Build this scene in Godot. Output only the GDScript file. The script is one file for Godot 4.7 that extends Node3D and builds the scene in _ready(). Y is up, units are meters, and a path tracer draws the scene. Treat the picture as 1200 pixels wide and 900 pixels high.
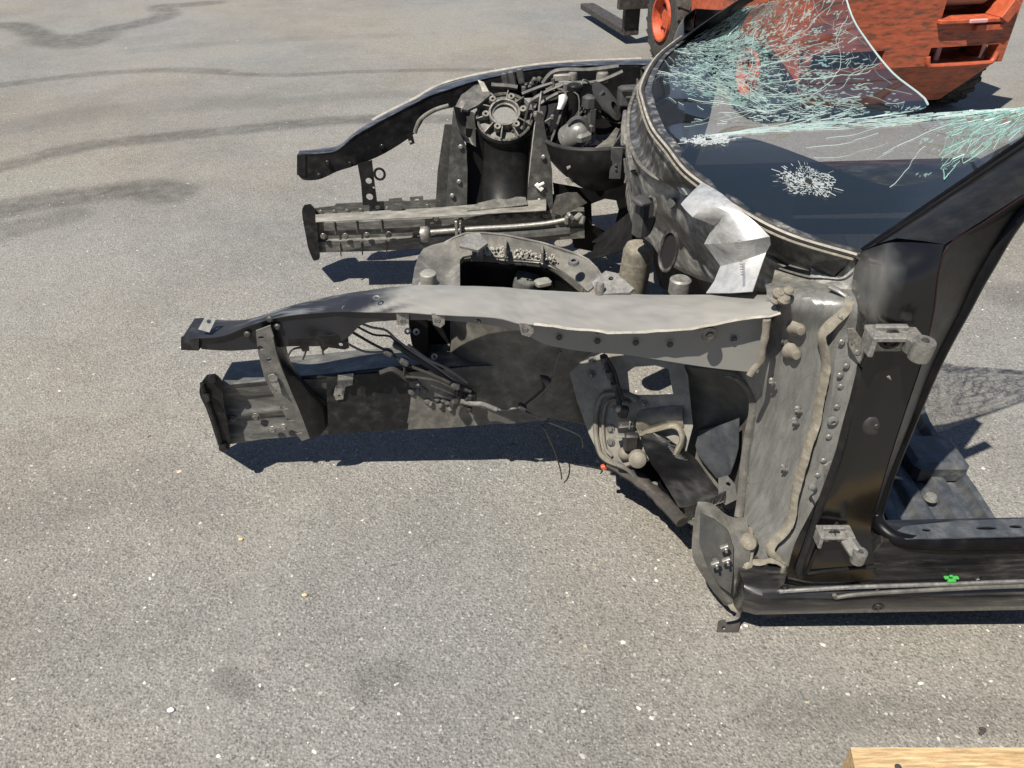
extends Node3D
# A cut-off car front shell on old asphalt, a forklift behind it. Units are metres, y is up, the car's nose points to -x.

class MB:                                     # collects triangles, then commits them with creased normals
	var tri := PackedVector3Array()
	var crease := 0.72
	func t(a: Vector3, b: Vector3, c: Vector3) -> void:
		tri.append(a); tri.append(b); tri.append(c)
	func q(a: Vector3, b: Vector3, c: Vector3, d: Vector3) -> void:
		t(a, b, c); t(a, c, d)
	func add(o: MB, x := Transform3D.IDENTITY) -> MB:
		for p in o.tri:
			tri.append(x * p)
		return self
	func mesh(off := Vector3.ZERO, tint = null) -> ArrayMesh:
		var n := tri.size()
		var fn := PackedVector3Array(); fn.resize(n / 3)
		var at := {}
		for i in n / 3:
			var w: Vector3 = (tri[3 * i + 2] - tri[3 * i]).cross(tri[3 * i + 1] - tri[3 * i])
			fn[i] = w
			for k in 3:
				var key := Vector3i((tri[3 * i + k] * 20000.0).round())
				if not at.has(key): at[key] = []
				at[key].append(i)
		var nn := PackedVector3Array(); nn.resize(n)
		var vv := PackedVector3Array(); vv.resize(n)
		for i in n / 3:
			var mine := fn[i].normalized()
			for k in 3:
				var sum := Vector3.ZERO
				for j in at[Vector3i((tri[3 * i + k] * 20000.0).round())]:
					if fn[j].normalized().dot(mine) > crease: sum += fn[j]
				nn[3 * i + k] = sum.normalized() if sum.length() > 1e-14 else (mine if mine.length() > 0.5 else Vector3.UP)
				vv[3 * i + k] = tri[3 * i + k] - off
		var arr := []; arr.resize(Mesh.ARRAY_MAX)
		arr[Mesh.ARRAY_VERTEX] = vv; arr[Mesh.ARRAY_NORMAL] = nn
		if tint != null:
			var cc := PackedColorArray(); cc.resize(n)
			for i in n: cc[i] = tint.call(tri[i])
			arr[Mesh.ARRAY_COLOR] = cc
		var m := ArrayMesh.new()
		m.add_surface_from_arrays(Mesh.PRIMITIVE_TRIANGLES, arr)
		return m

var M := {}
var rng := RandomNumberGenerator.new()
var wobble := FastNoiseLite.new()
var taken := {}

func v(x: float, y: float, z: float) -> Vector3:
	return Vector3(x, y, z)

func lin(r: float, g: float, b: float) -> Color:
	return Color(r, g, b).linear_to_srgb()

# ---------------------------------------------------------------- shapes
func smooth_line(p: Array, per := 6) -> Array:      # Catmull-Rom through the points
	var out := []
	var n := p.size()
	for i in n - 1:
		var p0: Vector3 = p[maxi(i - 1, 0)]; var p1: Vector3 = p[i]; var p2: Vector3 = p[i + 1]; var p3: Vector3 = p[mini(i + 2, n - 1)]
		for k in per:
			out.append(p1.cubic_interpolate(p2, p0, p3, float(k) / per))
	out.append(p[n - 1])
	return out

func smooth_rows(rows: Array, per := 4) -> Array:   # the same across a list of rows
	var cols := []
	for k in rows[0].size():
		var line := []
		for r in rows: line.append(r[k])
		cols.append(smooth_line(line, per))
	var out := []
	for i in cols[0].size():
		var r := []
		for k in cols.size(): r.append(cols[k][i])
		out.append(r)
	return out

func loft(m: MB, secs: Array, caps := true) -> MB:  # closed sections joined into a skin
	var k: int = secs[0].size()
	for i in secs.size() - 1:
		for j in k:
			var j2 := (j + 1) % k
			m.q(secs[i][j], secs[i + 1][j], secs[i + 1][j2], secs[i][j2])
	if caps:
		for e in [0, secs.size() - 1]:
			var c := Vector3.ZERO
			for p in secs[e]: c += p
			c /= k
			for j in k:
				if e == 0: m.t(c, secs[e][j], secs[e][(j + 1) % k])
				else: m.t(c, secs[e][(j + 1) % k], secs[e][j])
	return m

func sheet(m: MB, rows: Array, th := 0.003, per_u := 4, per_v := 4, dent := 0.0) -> MB:   # a pressed sheet: smooth through rows, with thickness
	var g := smooth_rows(rows, per_v) if per_v > 1 else rows
	var h := []
	for r in g: h.append(smooth_line(r, per_u) if per_u > 1 else r)
	var a := h.size(); var b: int = h[0].size()
	var top := []; var bot := []
	for i in a:
		var rt := []; var rb := []
		for j in b:
			var du: Vector3 = h[i][mini(j + 1, b - 1)] - h[i][maxi(j - 1, 0)]
			var dv: Vector3 = h[mini(i + 1, a - 1)][j] - h[maxi(i - 1, 0)][j]
			var n := du.cross(dv).normalized()
			var p: Vector3 = h[i][j]
			if dent > 0.0: p += n * dent * wobble.get_noise_3dv(p * 230.0)
			rt.append(p); rb.append(p - n * th)
		top.append(rt); bot.append(rb)
	for i in a - 1:
		for j in b - 1:
			m.q(top[i][j], top[i][j + 1], top[i + 1][j + 1], top[i + 1][j])
			m.q(bot[i][j], bot[i + 1][j], bot[i + 1][j + 1], bot[i][j + 1])
	for i in a - 1:
		m.q(top[i][0], top[i + 1][0], bot[i + 1][0], bot[i][0])
		m.q(top[i][b - 1], bot[i][b - 1], bot[i + 1][b - 1], top[i + 1][b - 1])
	for j in b - 1:
		m.q(top[0][j], bot[0][j], bot[0][j + 1], top[0][j + 1])
		m.q(top[a - 1][j], top[a - 1][j + 1], bot[a - 1][j + 1], bot[a - 1][j])
	return m

func inside(p: Vector2, poly: PackedVector2Array) -> bool:
	return Geometry2D.is_point_in_polygon(p, poly)

func plate(m: MB, outline: Array, holes := [], th := 0.003, dent := 0.0) -> MB:
	# a flat sheet cut to an outline; a hole is [centre, radius] or [centre, rx, ry] or a list of four or more corners
	var n := Vector3.ZERO; var c := Vector3.ZERO
	for i in outline.size():
		var a: Vector3 = outline[i]; var b: Vector3 = outline[(i + 1) % outline.size()]
		n += a.cross(b); c += a
	c /= outline.size(); n = n.normalized()
	if n.z < 0.0 and absf(n.z) > 0.25 or absf(n.z) <= 0.25 and n.y < 0.0: n = -n
	var ux := (Vector3.RIGHT - n * n.x)
	if ux.length() < 0.2: ux = Vector3.FORWARD - n * Vector3.FORWARD.dot(n)
	ux = ux.normalized()
	var uy := n.cross(ux)
	var to2 := func(p: Vector3) -> Vector2: return Vector2((p - c).dot(ux), (p - c).dot(uy))
	var ring := func(pts: Array) -> PackedVector2Array:
		var o := PackedVector2Array()
		for i in pts.size():
			var a: Vector2 = pts[i]; var b: Vector2 = pts[(i + 1) % pts.size()]
			var k := maxi(1, int(a.distance_to(b) / 0.012))
			for s in k: o.append(a.lerp(b, float(s) / k))
		return o
	var o2 := []
	for p in outline: o2.append(to2.call(p))
	var rings := [ring.call(o2)]
	for h in holes:
		var pts := []
		if h.size() <= 3 and not (h[1] is Vector3):
			var hc: Vector2 = to2.call(h[0])
			var rx: float = h[1]; var ry: float = h[2] if h.size() > 2 else rx
			for k in 14: pts.append(hc + Vector2(cos(TAU * k / 14.0) * rx, sin(TAU * k / 14.0) * ry))
			var pk := PackedVector2Array(); pk.append_array(pts); rings.append(pk)
		else:
			for p in h: pts.append(to2.call(p))
			rings.append(ring.call(pts))
	var all := PackedVector2Array()
	for r in rings: all.append_array(r)
	var lo: Vector2 = all[0]; var hi: Vector2 = all[0]
	for p in all: lo = lo.min(p); hi = hi.max(p)
	var x := lo.x
	while x < hi.x:                                       # a few inner points
		var y := lo.y
		while y < hi.y:
			var p := Vector2(x + 0.003 * sin(y * 900.0), y + 0.003 * sin(x * 700.0))
			var ok := inside(p, rings[0])
			for r in rings.slice(1): ok = ok and not inside(p, r)
			if ok:
				for e in all:
					if e.distance_squared_to(p) < 0.00005: ok = false; break
			if ok: all.append(p)
			y += 0.016
		x += 0.016
	var to3 := func(p: Vector2, off: float) -> Vector3:
		var w := c + ux * p.x + uy * p.y
		return w + n * (off + (dent * wobble.get_noise_3dv(w * 230.0) if dent > 0.0 else 0.0))
	var idx := Geometry2D.triangulate_delaunay(all)
	for i in idx.size() / 3:
		var a := all[idx[3 * i]]; var b := all[idx[3 * i + 1]]; var d := all[idx[3 * i + 2]]
		var g := (a + b + d) / 3.0
		if absf((b - a).cross(d - a)) < 1e-9 or not inside(g, rings[0]): continue
		var hole := false
		for r in rings.slice(1): hole = hole or inside(g, r)
		if hole: continue
		if (b - a).cross(d - a) > 0.0:
			var e := b; b = d; d = e
		m.t(to3.call(a, 0.0), to3.call(b, 0.0), to3.call(d, 0.0))
		m.t(to3.call(a, -th), to3.call(d, -th), to3.call(b, -th))
	for r in rings:
		for i in r.size():
			var a: Vector2 = r[i]; var b: Vector2 = r[(i + 1) % r.size()]
			m.q(to3.call(a, 0.0), to3.call(b, 0.0), to3.call(b, -th), to3.call(a, -th))
	return m

func tube(m: MB, pts: Array, r: float, sides := 8, per := 5, flat := 1.0, lump := 0.0) -> MB:
	var p := smooth_line(pts, per) if per > 1 else pts
	var secs := []
	var up := Vector3.UP
	for i in p.size():
		var t: Vector3 = (p[mini(i + 1, p.size() - 1)] - p[maxi(i - 1, 0)]).normalized()
		if i == 0 and absf(t.dot(up)) > 0.9: up = Vector3.BACK
		var s := t.cross(up).normalized()
		up = s.cross(t).normalized()
		var rr := r * (1.0 + lump * wobble.get_noise_3dv(p[i] * 700.0))
		var sec := []
		for k in sides:
			var a := TAU * k / sides
			sec.append(p[i] + (s * cos(a) + up * sin(a) * flat) * rr)
		secs.append(sec)
	return loft(m, secs)

func axes(n: Vector3, hint := Vector3.UP) -> Basis:        # y along n
	var y := n.normalized()
	var x := hint.cross(y)
	if x.length() < 0.1: x = Vector3.RIGHT.cross(y)
	x = x.normalized()
	return Basis(x, y, x.cross(y))

func lathe(m: MB, prof: Array, at: Vector3, n := Vector3.UP, sides := 20) -> MB:   # prof: Vector2(radius, along n)
	var bs := axes(n)
	var secs := []
	for p in prof:
		var sec := []
		for k in sides:
			var a := TAU * k / sides
			sec.append(at + bs * Vector3(cos(a) * p.x, p.y, sin(a) * p.x))
		secs.append(sec)
	return loft(m, secs, false)

func block(m: MB, at: Vector3, size: Vector3, b := Basis.IDENTITY, ch := 0.0) -> MB:  # a box with chamfered edges
	var c := ch if ch > 0.0 else minf(0.004, minf(size.x, minf(size.y, size.z)) * 0.2)
	var h := size * 0.5
	var secs := []
	for e in [[-h.y, c], [-h.y + c, 0.0], [h.y - c, 0.0], [h.y, c]]:
		var s: float = e[1]
		var x := h.x - s; var z := h.z - s
		var sec := []
		for w in [[-x + c, -z], [x - c, -z], [x, -z + c], [x, z - c], [x - c, z], [-x + c, z], [-x, z - c], [-x, -z + c]]:
			sec.append(at + b * Vector3(w[0], e[0], w[1]))
		secs.append(sec)
	return loft(m, secs)

# ---------------------------------------------------------------- nodes
func tag(o: Node, label := "", category := "", group := "", kind := "") -> Node:
	if label: o.set_meta("label", label)
	if category: o.set_meta("category", category)
	if group: o.set_meta("group", group)
	if kind: o.set_meta("kind", kind)
	return o

func named(n: String, parent: Node) -> String:
	var key := str(parent.get_instance_id()) + n
	taken[key] = taken.get(key, -1) + 1
	return n if taken[key] == 0 else "%s_%03d" % [n, taken[key]]

func node(called: String, at: Vector3, turn := 0.0) -> Node3D:
	var o := Node3D.new()
	o.name = named(called, self)
	add_child(o, true)
	o.position = at; o.rotation.y = turn
	return o

func part(called: String, m: MB, mat: Material, parent: Node3D = self, tint = null) -> MeshInstance3D:   # shape given in world metres
	var o := MeshInstance3D.new()
	o.name = named(called, parent)
	var off := Vector3.ZERO
	var p: Node = parent
	while p != self:
		off += (p as Node3D).position
		p = p.get_parent()
	o.mesh = m.mesh(off, tint)
	o.material_override = mat
	parent.add_child(o, true)
	return o

func copy_of(called: String, shape: Mesh, mat: Material, parent: Node3D, at: Vector3, b := Basis.IDENTITY) -> MeshInstance3D:
	var o := MeshInstance3D.new()
	o.name = named(called, parent)
	o.mesh = shape
	o.material_override = mat
	var off := Vector3.ZERO
	var p: Node = parent
	while p != self:
		off += (p as Node3D).position
		p = p.get_parent()
	o.transform = Transform3D(b, at - off)
	parent.add_child(o, true)
	return o

var bolt_mesh: Mesh
var rivet_mesh: Mesh
func bolt(parent: Node3D, at: Vector3, n: Vector3, r := 0.009, mat: Material = null) -> void:
	copy_of("bolt", bolt_mesh, mat if mat else M.bolt, parent, at, axes(n).scaled(Vector3.ONE * r / 0.01))

func rivet(parent: Node3D, at: Vector3, n: Vector3, r := 0.006, mat: Material = null) -> void:
	copy_of("rivet", rivet_mesh, mat if mat else M.bolt, parent, at, axes(n).scaled(Vector3.ONE * r / 0.01))

# ---------------------------------------------------------------- materials
func noise_tex(seed_: int, freq: float, stops: Array, size := 512, oct := 7, type := FastNoiseLite.TYPE_SIMPLEX_SMOOTH) -> NoiseTexture2D:
	var n := FastNoiseLite.new()
	n.noise_type = type; n.seed = seed_; n.frequency = freq; n.fractal_octaves = oct
	n.fractal_type = FastNoiseLite.FRACTAL_FBM; n.fractal_gain = 0.62
	var t := NoiseTexture2D.new()
	t.width = size; t.height = size; t.seamless = true; t.noise = n
	var g := Gradient.new()
	var off := PackedFloat32Array(); var col := PackedColorArray()
	for s in stops: off.append(s[0]); col.append(s[1])
	g.offsets = off; g.colors = col
	t.color_ramp = g
	return t

var mats := 0
func surf(base: Color, dust: Color, lo: float, hi: float, rough: Array, metal := 0.0, scale := Vector3(2.2, 2.2, 2.2), coat := 0.0, freq := 0.014) -> StandardMaterial3D:
	# a surface whose own colour shows between lo and hi through a film of dust; rough = [clean, dusty]
	mats += 1
	var m := StandardMaterial3D.new()
	lo = maxf(0.05, lo - 0.2); hi = minf(0.98, hi + 0.08)
	m.albedo_texture = noise_tex(40 + mats, freq, [[0.0, base], [lo, base], [lerpf(lo, hi, 0.35), base.lerp(dust, 0.2)], [lerpf(lo, hi, 0.7), base.lerp(dust, 0.55)], [hi, dust]])
	m.roughness = 1.0
	m.roughness_texture = noise_tex(40 + mats, freq, [[lo, Color(rough[0], rough[0], rough[0])], [hi, Color(rough[1], rough[1], rough[1])]], 256)
	m.metallic = metal
	m.uv1_triplanar = true; m.uv1_world_triplanar = true; m.uv1_scale = scale
	m.normal_enabled = true; m.normal_texture = M.dents; m.normal_scale = 0.12
	m.detail_enabled = true; m.detail_albedo = M.grime; m.detail_blend_mode = BaseMaterial3D.BLEND_MODE_MUL; m.detail_uv_layer = BaseMaterial3D.DETAIL_UV_1
	if coat > 0.0:
		m.clearcoat_enabled = true; m.clearcoat = coat; m.clearcoat_roughness = 0.08
	return m

func plain(c: Color, rough := 0.6, metal := 0.0) -> StandardMaterial3D:
	var m := StandardMaterial3D.new()
	m.albedo_color = c; m.roughness = rough; m.metallic = metal
	return m

func grime_texture() -> ImageTexture:          # specks, smears and scratches shared by all the metal
	var s := 1024
	var im := Image.create(s, s, false, Image.FORMAT_RGB8)
	var a := FastNoiseLite.new(); a.seed = 61; a.frequency = 0.011; a.fractal_octaves = 6; a.fractal_gain = 0.65
	var b := FastNoiseLite.new(); b.seed = 62; b.frequency = 0.09; b.fractal_octaves = 3
	var ia := a.get_seamless_image(s, s); var ib := b.get_seamless_image(s, s)
	for j in s:
		for i in s:
			var k := 0.92 + 0.34 * (ia.get_pixel(i, j).r - 0.5) + 0.16 * (ib.get_pixel(i, j).r - 0.5)
			if ib.get_pixel(i, j).r > 0.74 and ia.get_pixel(i, j).r < 0.56: k *= 0.72
			k = clampf(k, 0.5, 1.0)
			im.set_pixel(i, j, Color(k, k * 0.998, k * 0.99))
	var r := RandomNumberGenerator.new(); r.seed = 5
	for n in 260:
		var p := Vector2(r.randf() * s, r.randf() * s)
		var ang := r.randf() * TAU
		var l := r.randf_range(15.0, 130.0) * (1.0 if r.randf() < 0.8 else 2.5)
		var up := r.randf() < 0.45
		for q in int(l):
			var w := p + Vector2.from_angle(ang + 0.0012 * q) * q
			var x := posmod(int(w.x), s); var y := posmod(int(w.y), s)
			var c := im.get_pixel(x, y)
			im.set_pixel(x, y, c.lightened(0.6) if up else c.darkened(0.3))
	return ImageTexture.create_from_image(im)

func make_materials() -> void:
	var dn := FastNoiseLite.new(); dn.seed = 5; dn.frequency = 0.02; dn.fractal_octaves = 4
	var dt := NoiseTexture2D.new()
	dt.width = 512; dt.height = 512; dt.seamless = true; dt.noise = dn; dt.as_normal_map = true; dt.bump_strength = 4.0
	M.dents = dt
	M.grime = grime_texture()
	var dust := lin(0.20, 0.18, 0.15)
	M.black = surf(lin(0.005, 0.005, 0.006), lin(0.02, 0.019, 0.017), 0.6, 0.95, [0.14, 0.4], 0.0, Vector3(2, 2, 2), 0.5)
	M.jamb_black = surf(lin(0.004, 0.004, 0.005), lin(0.016, 0.015, 0.014), 0.6, 0.95, [0.32, 0.5])
	M.jamb_black.metallic_specular = 0.3
	M.black_dusty = surf(lin(0.011, 0.011, 0.013), lin(0.06, 0.056, 0.05), 0.5, 0.9, [0.28, 0.6], 0.0, Vector3(3, 3, 3), 0.25)
	M.black_satin = surf(lin(0.011, 0.0115, 0.0125), lin(0.032, 0.03, 0.027), 0.45, 0.9, [0.34, 0.55], 0.0, Vector3(3, 3, 3), 0.15)
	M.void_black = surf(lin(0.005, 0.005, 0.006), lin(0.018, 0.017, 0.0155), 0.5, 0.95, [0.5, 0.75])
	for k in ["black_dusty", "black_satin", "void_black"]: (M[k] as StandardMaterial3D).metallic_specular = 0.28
	M.primer = surf(lin(0.165, 0.168, 0.165), lin(0.275, 0.273, 0.258), 0.35, 0.9, [0.28, 0.5], 0.2, Vector3(5, 0.9, 5))
	M.primer_dark = surf(lin(0.05, 0.051, 0.05), lin(0.12, 0.114, 0.102), 0.4, 0.85, [0.36, 0.65], 0.2, Vector3(2.5, 2.5, 2.5))
	M.rail_grey = surf(lin(0.1, 0.101, 0.099), lin(0.28, 0.27, 0.245), 0.45, 0.85, [0.4, 0.6], 0.25, Vector3(1.5, 6, 3))
	M.pale_top = surf(lin(0.21, 0.203, 0.183), lin(0.33, 0.318, 0.288), 0.35, 0.75, [0.42, 0.7], 0.1, Vector3(1.2, 3, 3))
	M.cast_dusty = surf(lin(0.12, 0.118, 0.11), lin(0.34, 0.322, 0.285), 0.4, 0.8, [0.4, 0.8], 0.2, Vector3(2.6, 2.6, 2.6))
	M.cowl = surf(lin(0.022, 0.022, 0.023), lin(0.34, 0.33, 0.3), 0.5, 0.76, [0.3, 0.75], 0.1, Vector3(3.2, 2.2, 3.2), 0.2)
	M.sealant = surf(lin(0.17, 0.153, 0.122), lin(0.31, 0.283, 0.235), 0.3, 0.75, [0.8, 0.9], 0.0, Vector3(6, 6, 6))
	M.foil = surf(lin(0.5, 0.51, 0.52), lin(0.68, 0.68, 0.67), 0.3, 0.8, [0.28, 0.5], 0.45, Vector3(3, 3, 3))
	M.zinc = surf(lin(0.34, 0.34, 0.325), lin(0.45, 0.43, 0.39), 0.4, 0.8, [0.3, 0.5], 0.7, Vector3(8, 8, 8))
	M.bolt = surf(lin(0.16, 0.16, 0.154), lin(0.36, 0.34, 0.3), 0.4, 0.8, [0.35, 0.6], 0.6, Vector3(12, 12, 12))
	M.floor_blue = surf(lin(0.055, 0.063, 0.075), lin(0.17, 0.17, 0.165), 0.5, 0.95, [0.35, 0.6], 0.1, Vector3(2, 2, 2))
	M.plastic = surf(lin(0.02, 0.02, 0.021), lin(0.075, 0.07, 0.062), 0.45, 0.9, [0.45, 0.7])
	M.plastic_grey = surf(lin(0.05, 0.052, 0.055), lin(0.12, 0.115, 0.105), 0.4, 0.9, [0.5, 0.7])
	M.rubber = surf(lin(0.022, 0.021, 0.02), lin(0.09, 0.085, 0.075), 0.4, 0.9, [0.7, 0.9])
	M.white_plastic = plain(lin(0.75, 0.74, 0.7), 0.5)
	M.tan_seal = surf(lin(0.17, 0.154, 0.125), lin(0.32, 0.295, 0.25), 0.35, 0.75, [0.6, 0.8])
	M.red_seal = plain(lin(0.011, 0.0028, 0.0035), 0.4)
	M.green = plain(lin(0.05, 0.3, 0.06), 0.45)
	M.orange = surf(lin(0.46, 0.1, 0.044), lin(0.5, 0.11, 0.05), 0.3, 0.7, [0.4, 0.55], 0.0, Vector3(1.5, 1.5, 1.5))
	M.orange_worn = surf(lin(0.44, 0.1, 0.044), lin(0.12, 0.058, 0.036), 0.66, 0.68, [0.45, 0.75], 0.0, Vector3(0.8, 3.6, 0.8), 0.0, 0.016)
	M.orange_rim = surf(lin(0.65, 0.1, 0.035), lin(0.3, 0.09, 0.05), 0.45, 0.9, [0.5, 0.7])
	M.tyre = surf(lin(0.03, 0.029, 0.027), lin(0.11, 0.1, 0.085), 0.35, 0.9, [0.8, 0.95], 0.0, Vector3(3, 3, 3))
	M.steel_dark = surf(lin(0.05, 0.047, 0.045), lin(0.12, 0.1, 0.085), 0.4, 0.8, [0.5, 0.8], 0.3)
	M.black_scuffed = surf(lin(0.02, 0.022, 0.028), lin(0.2, 0.21, 0.22), 0.46, 0.74, [0.25, 0.5], 0.0, Vector3(1.5, 4, 9), 0.4, 0.016)
	M.sealant_pale = surf(lin(0.3, 0.28, 0.245), lin(0.45, 0.43, 0.39), 0.3, 0.75, [0.7, 0.9])
	M.zinc_dull = surf(lin(0.25, 0.246, 0.234), lin(0.4, 0.385, 0.35), 0.4, 0.8, [0.36, 0.6], 0.45, Vector3(8, 8, 8))
	M.red_seal_bright = plain(lin(0.12, 0.006, 0.012), 0.35)
	M.sill_black = surf(lin(0.009, 0.009, 0.011), lin(0.085, 0.081, 0.074), 0.52, 0.82, [0.2, 0.6], 0.0, Vector3(0.8, 5, 5), 0.4)
	M.cast_grey = surf(lin(0.085, 0.084, 0.08), lin(0.26, 0.242, 0.205), 0.45, 0.9, [0.42, 0.75], 0.1, Vector3(2.6, 2.6, 2.6))
	M.brace_grey = surf(lin(0.17, 0.17, 0.163), lin(0.3, 0.287, 0.255), 0.4, 0.85, [0.36, 0.6], 0.3)
	M.tower_grey = surf(lin(0.07, 0.071, 0.07), lin(0.22, 0.213, 0.193), 0.45, 0.9, [0.36, 0.6], 0.2)
	M.cast_brown = surf(lin(0.1, 0.097, 0.089), lin(0.25, 0.232, 0.196), 0.4, 0.85, [0.5, 0.75], 0.1)
	M.tan_metal = surf(lin(0.2, 0.18, 0.135), lin(0.34, 0.31, 0.25), 0.35, 0.75, [0.4, 0.7], 0.3)
	M.primer_warm = surf(lin(0.2, 0.196, 0.18), lin(0.36, 0.335, 0.285), 0.35, 0.8, [0.45, 0.7], 0.2)
	M.arch_grey = surf(lin(0.08, 0.08, 0.076), lin(0.16, 0.148, 0.128), 0.4, 0.9, [0.5, 0.7])
	M.cable_grey = plain(lin(0.12, 0.12, 0.115), 0.5)
	M.plastic_black = surf(lin(0.01, 0.01, 0.011), lin(0.035, 0.033, 0.03), 0.5, 0.95, [0.35, 0.6])
	M.plastic_black.metallic_specular = 0.3
	M.rubber_dark = plain(lin(0.008, 0.008, 0.008), 0.7)
	M.tower_cast = surf(lin(0.1, 0.098, 0.09), lin(0.36, 0.34, 0.3), 0.4, 0.75, [0.4, 0.75], 0.2, Vector3(6, 6, 6))
	M.cowl_pale = surf(lin(0.12, 0.12, 0.118), lin(0.55, 0.54, 0.51), 0.38, 0.7, [0.35, 0.75], 0.15, Vector3(3, 3, 3), 0.1)
	M.foil_grey = surf(lin(0.35, 0.35, 0.34), lin(0.5, 0.49, 0.46), 0.3, 0.8, [0.4, 0.6], 0.4)
	M.pink_faded = plain(lin(0.55, 0.3, 0.3), 0.6)
	M.pebble = plain(lin(0.5, 0.38, 0.2), 0.8)
	M.wood = surf(lin(0.42, 0.28, 0.14), lin(0.6, 0.45, 0.26), 0.35, 0.65, [0.7, 0.8], 0.0, Vector3(1.2, 14, 14), 0.0, 0.014)
	var gl := StandardMaterial3D.new()
	gl.transparency = BaseMaterial3D.TRANSPARENCY_ALPHA
	gl.albedo_color = Color(0.12, 0.17, 0.19, 0.22); gl.roughness = 0.02
	gl.cull_mode = BaseMaterial3D.CULL_DISABLED
	M.glass = gl
	var cz := StandardMaterial3D.new()
	cz.transparency = BaseMaterial3D.TRANSPARENCY_ALPHA
	cz.albedo_color = Color(lin(0.24, 0.4, 0.37), 0.45); cz.roughness = 0.6; cz.cull_mode = BaseMaterial3D.CULL_DISABLED
	M.crazed = cz
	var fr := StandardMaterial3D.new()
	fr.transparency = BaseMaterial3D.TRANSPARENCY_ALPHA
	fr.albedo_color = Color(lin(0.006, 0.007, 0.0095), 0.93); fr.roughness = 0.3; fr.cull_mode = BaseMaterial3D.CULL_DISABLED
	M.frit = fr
	M.crack = plain(lin(0.36, 0.46, 0.45), 0.35)
	M.crack_teal = plain(lin(0.2, 0.36, 0.33), 0.3)
	M.crack_white = plain(lin(0.42, 0.46, 0.47), 0.4)
	M.painted = plain(Color.WHITE, 0.28)
	M.painted.vertex_color_use_as_albedo = true
	M.painted.normal_enabled = true; M.painted.normal_texture = M.dents; M.painted.normal_scale = 0.1
	M.painted.uv1_triplanar = true; M.painted.uv1_world_triplanar = true; M.painted.uv1_scale = Vector3(2, 2, 2)
	M.painted.roughness_texture = noise_tex(31, 0.02, [[0.3, Color(0.3, 0.3, 0.3)], [0.8, Color(0.6, 0.6, 0.6)]], 256)
	M.painted.roughness = 1.0
	M.pillar_paint = plain(Color.WHITE, 0.18)
	M.pillar_paint.vertex_color_use_as_albedo = true
	M.pillar_paint.clearcoat_enabled = true; M.pillar_paint.clearcoat = 0.3; M.pillar_paint.clearcoat_roughness = 0.1
	var bm := MB.new()
	lathe(bm, [Vector2(0.0, 0.0), Vector2(0.0135, 0.0), Vector2(0.0135, 0.0015), Vector2(0.0125, 0.0025), Vector2(0.0, 0.0025)], Vector3.ZERO, Vector3.UP, 16)
	lathe(bm, [Vector2(0.0, 0.002), Vector2(0.009, 0.002), Vector2(0.009, 0.008), Vector2(0.0078, 0.0095), Vector2(0.004, 0.0098), Vector2(0.0035, 0.0085), Vector2(0.0, 0.0085)], Vector3.ZERO, Vector3.UP, 6)
	bolt_mesh = bm.mesh()
	var rm := MB.new()
	lathe(rm, [Vector2(0.011, 0.0), Vector2(0.0105, 0.002), Vector2(0.008, 0.0045), Vector2(0.005, 0.006), Vector2(0.004, 0.0055), Vector2(0.0, 0.0055)], Vector3.ZERO, Vector3.UP, 14)
	rivet_mesh = rm.mesh()

# ---------------------------------------------------------------- the scene
var car: Node3D

func _ready() -> void:
	rng.seed = 11
	wobble.seed = 3; wobble.frequency = 0.05; wobble.noise_type = FastNoiseLite.TYPE_SIMPLEX_SMOOTH
	var cam := Camera3D.new()
	cam.name = "camera"
	cam.position = Vector3(0, 1.29, 0); cam.rotation_degrees = Vector3(-35.6, 0, 0)
	cam.fov = 53.03; cam.near = 0.05; cam.far = 400.0
	add_child(cam)
	var env := Environment.new()
	var sky_mat := ProceduralSkyMaterial.new()
	sky_mat.sky_top_color = Color(0.40, 0.49, 0.64); sky_mat.sky_horizon_color = Color(0.78, 0.81, 0.84)
	sky_mat.sky_curve = 0.12; sky_mat.ground_bottom_color = Color(0.36, 0.34, 0.31); sky_mat.ground_horizon_color = Color(0.55, 0.56, 0.56)
	sky_mat.energy_multiplier = 0.62
	var sky := Sky.new(); sky.sky_material = sky_mat
	env.background_mode = Environment.BG_SKY; env.sky = sky
	env.tonemap_mode = Environment.TONE_MAPPER_LINEAR; env.tonemap_exposure = 1.6
	env.sdfgi_enabled = true; env.ssao_enabled = true; env.ssil_enabled = true
	var we := WorldEnvironment.new(); we.name = "world"; we.environment = env
	add_child(we)
	var sun := DirectionalLight3D.new(); sun.name = "sun"
	sun.light_energy = 1.6; sun.light_color = Color(1.0, 0.97, 0.92); sun.light_angular_distance = 0.5; sun.shadow_enabled = true
	sun.look_at_from_position(Vector3.ZERO, Vector3(0.40, -1.0, -0.44))
	add_child(sun)
	make_materials()
	build_ground()
	build_car()
	build_forklift()
	build_small_things()

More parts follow.
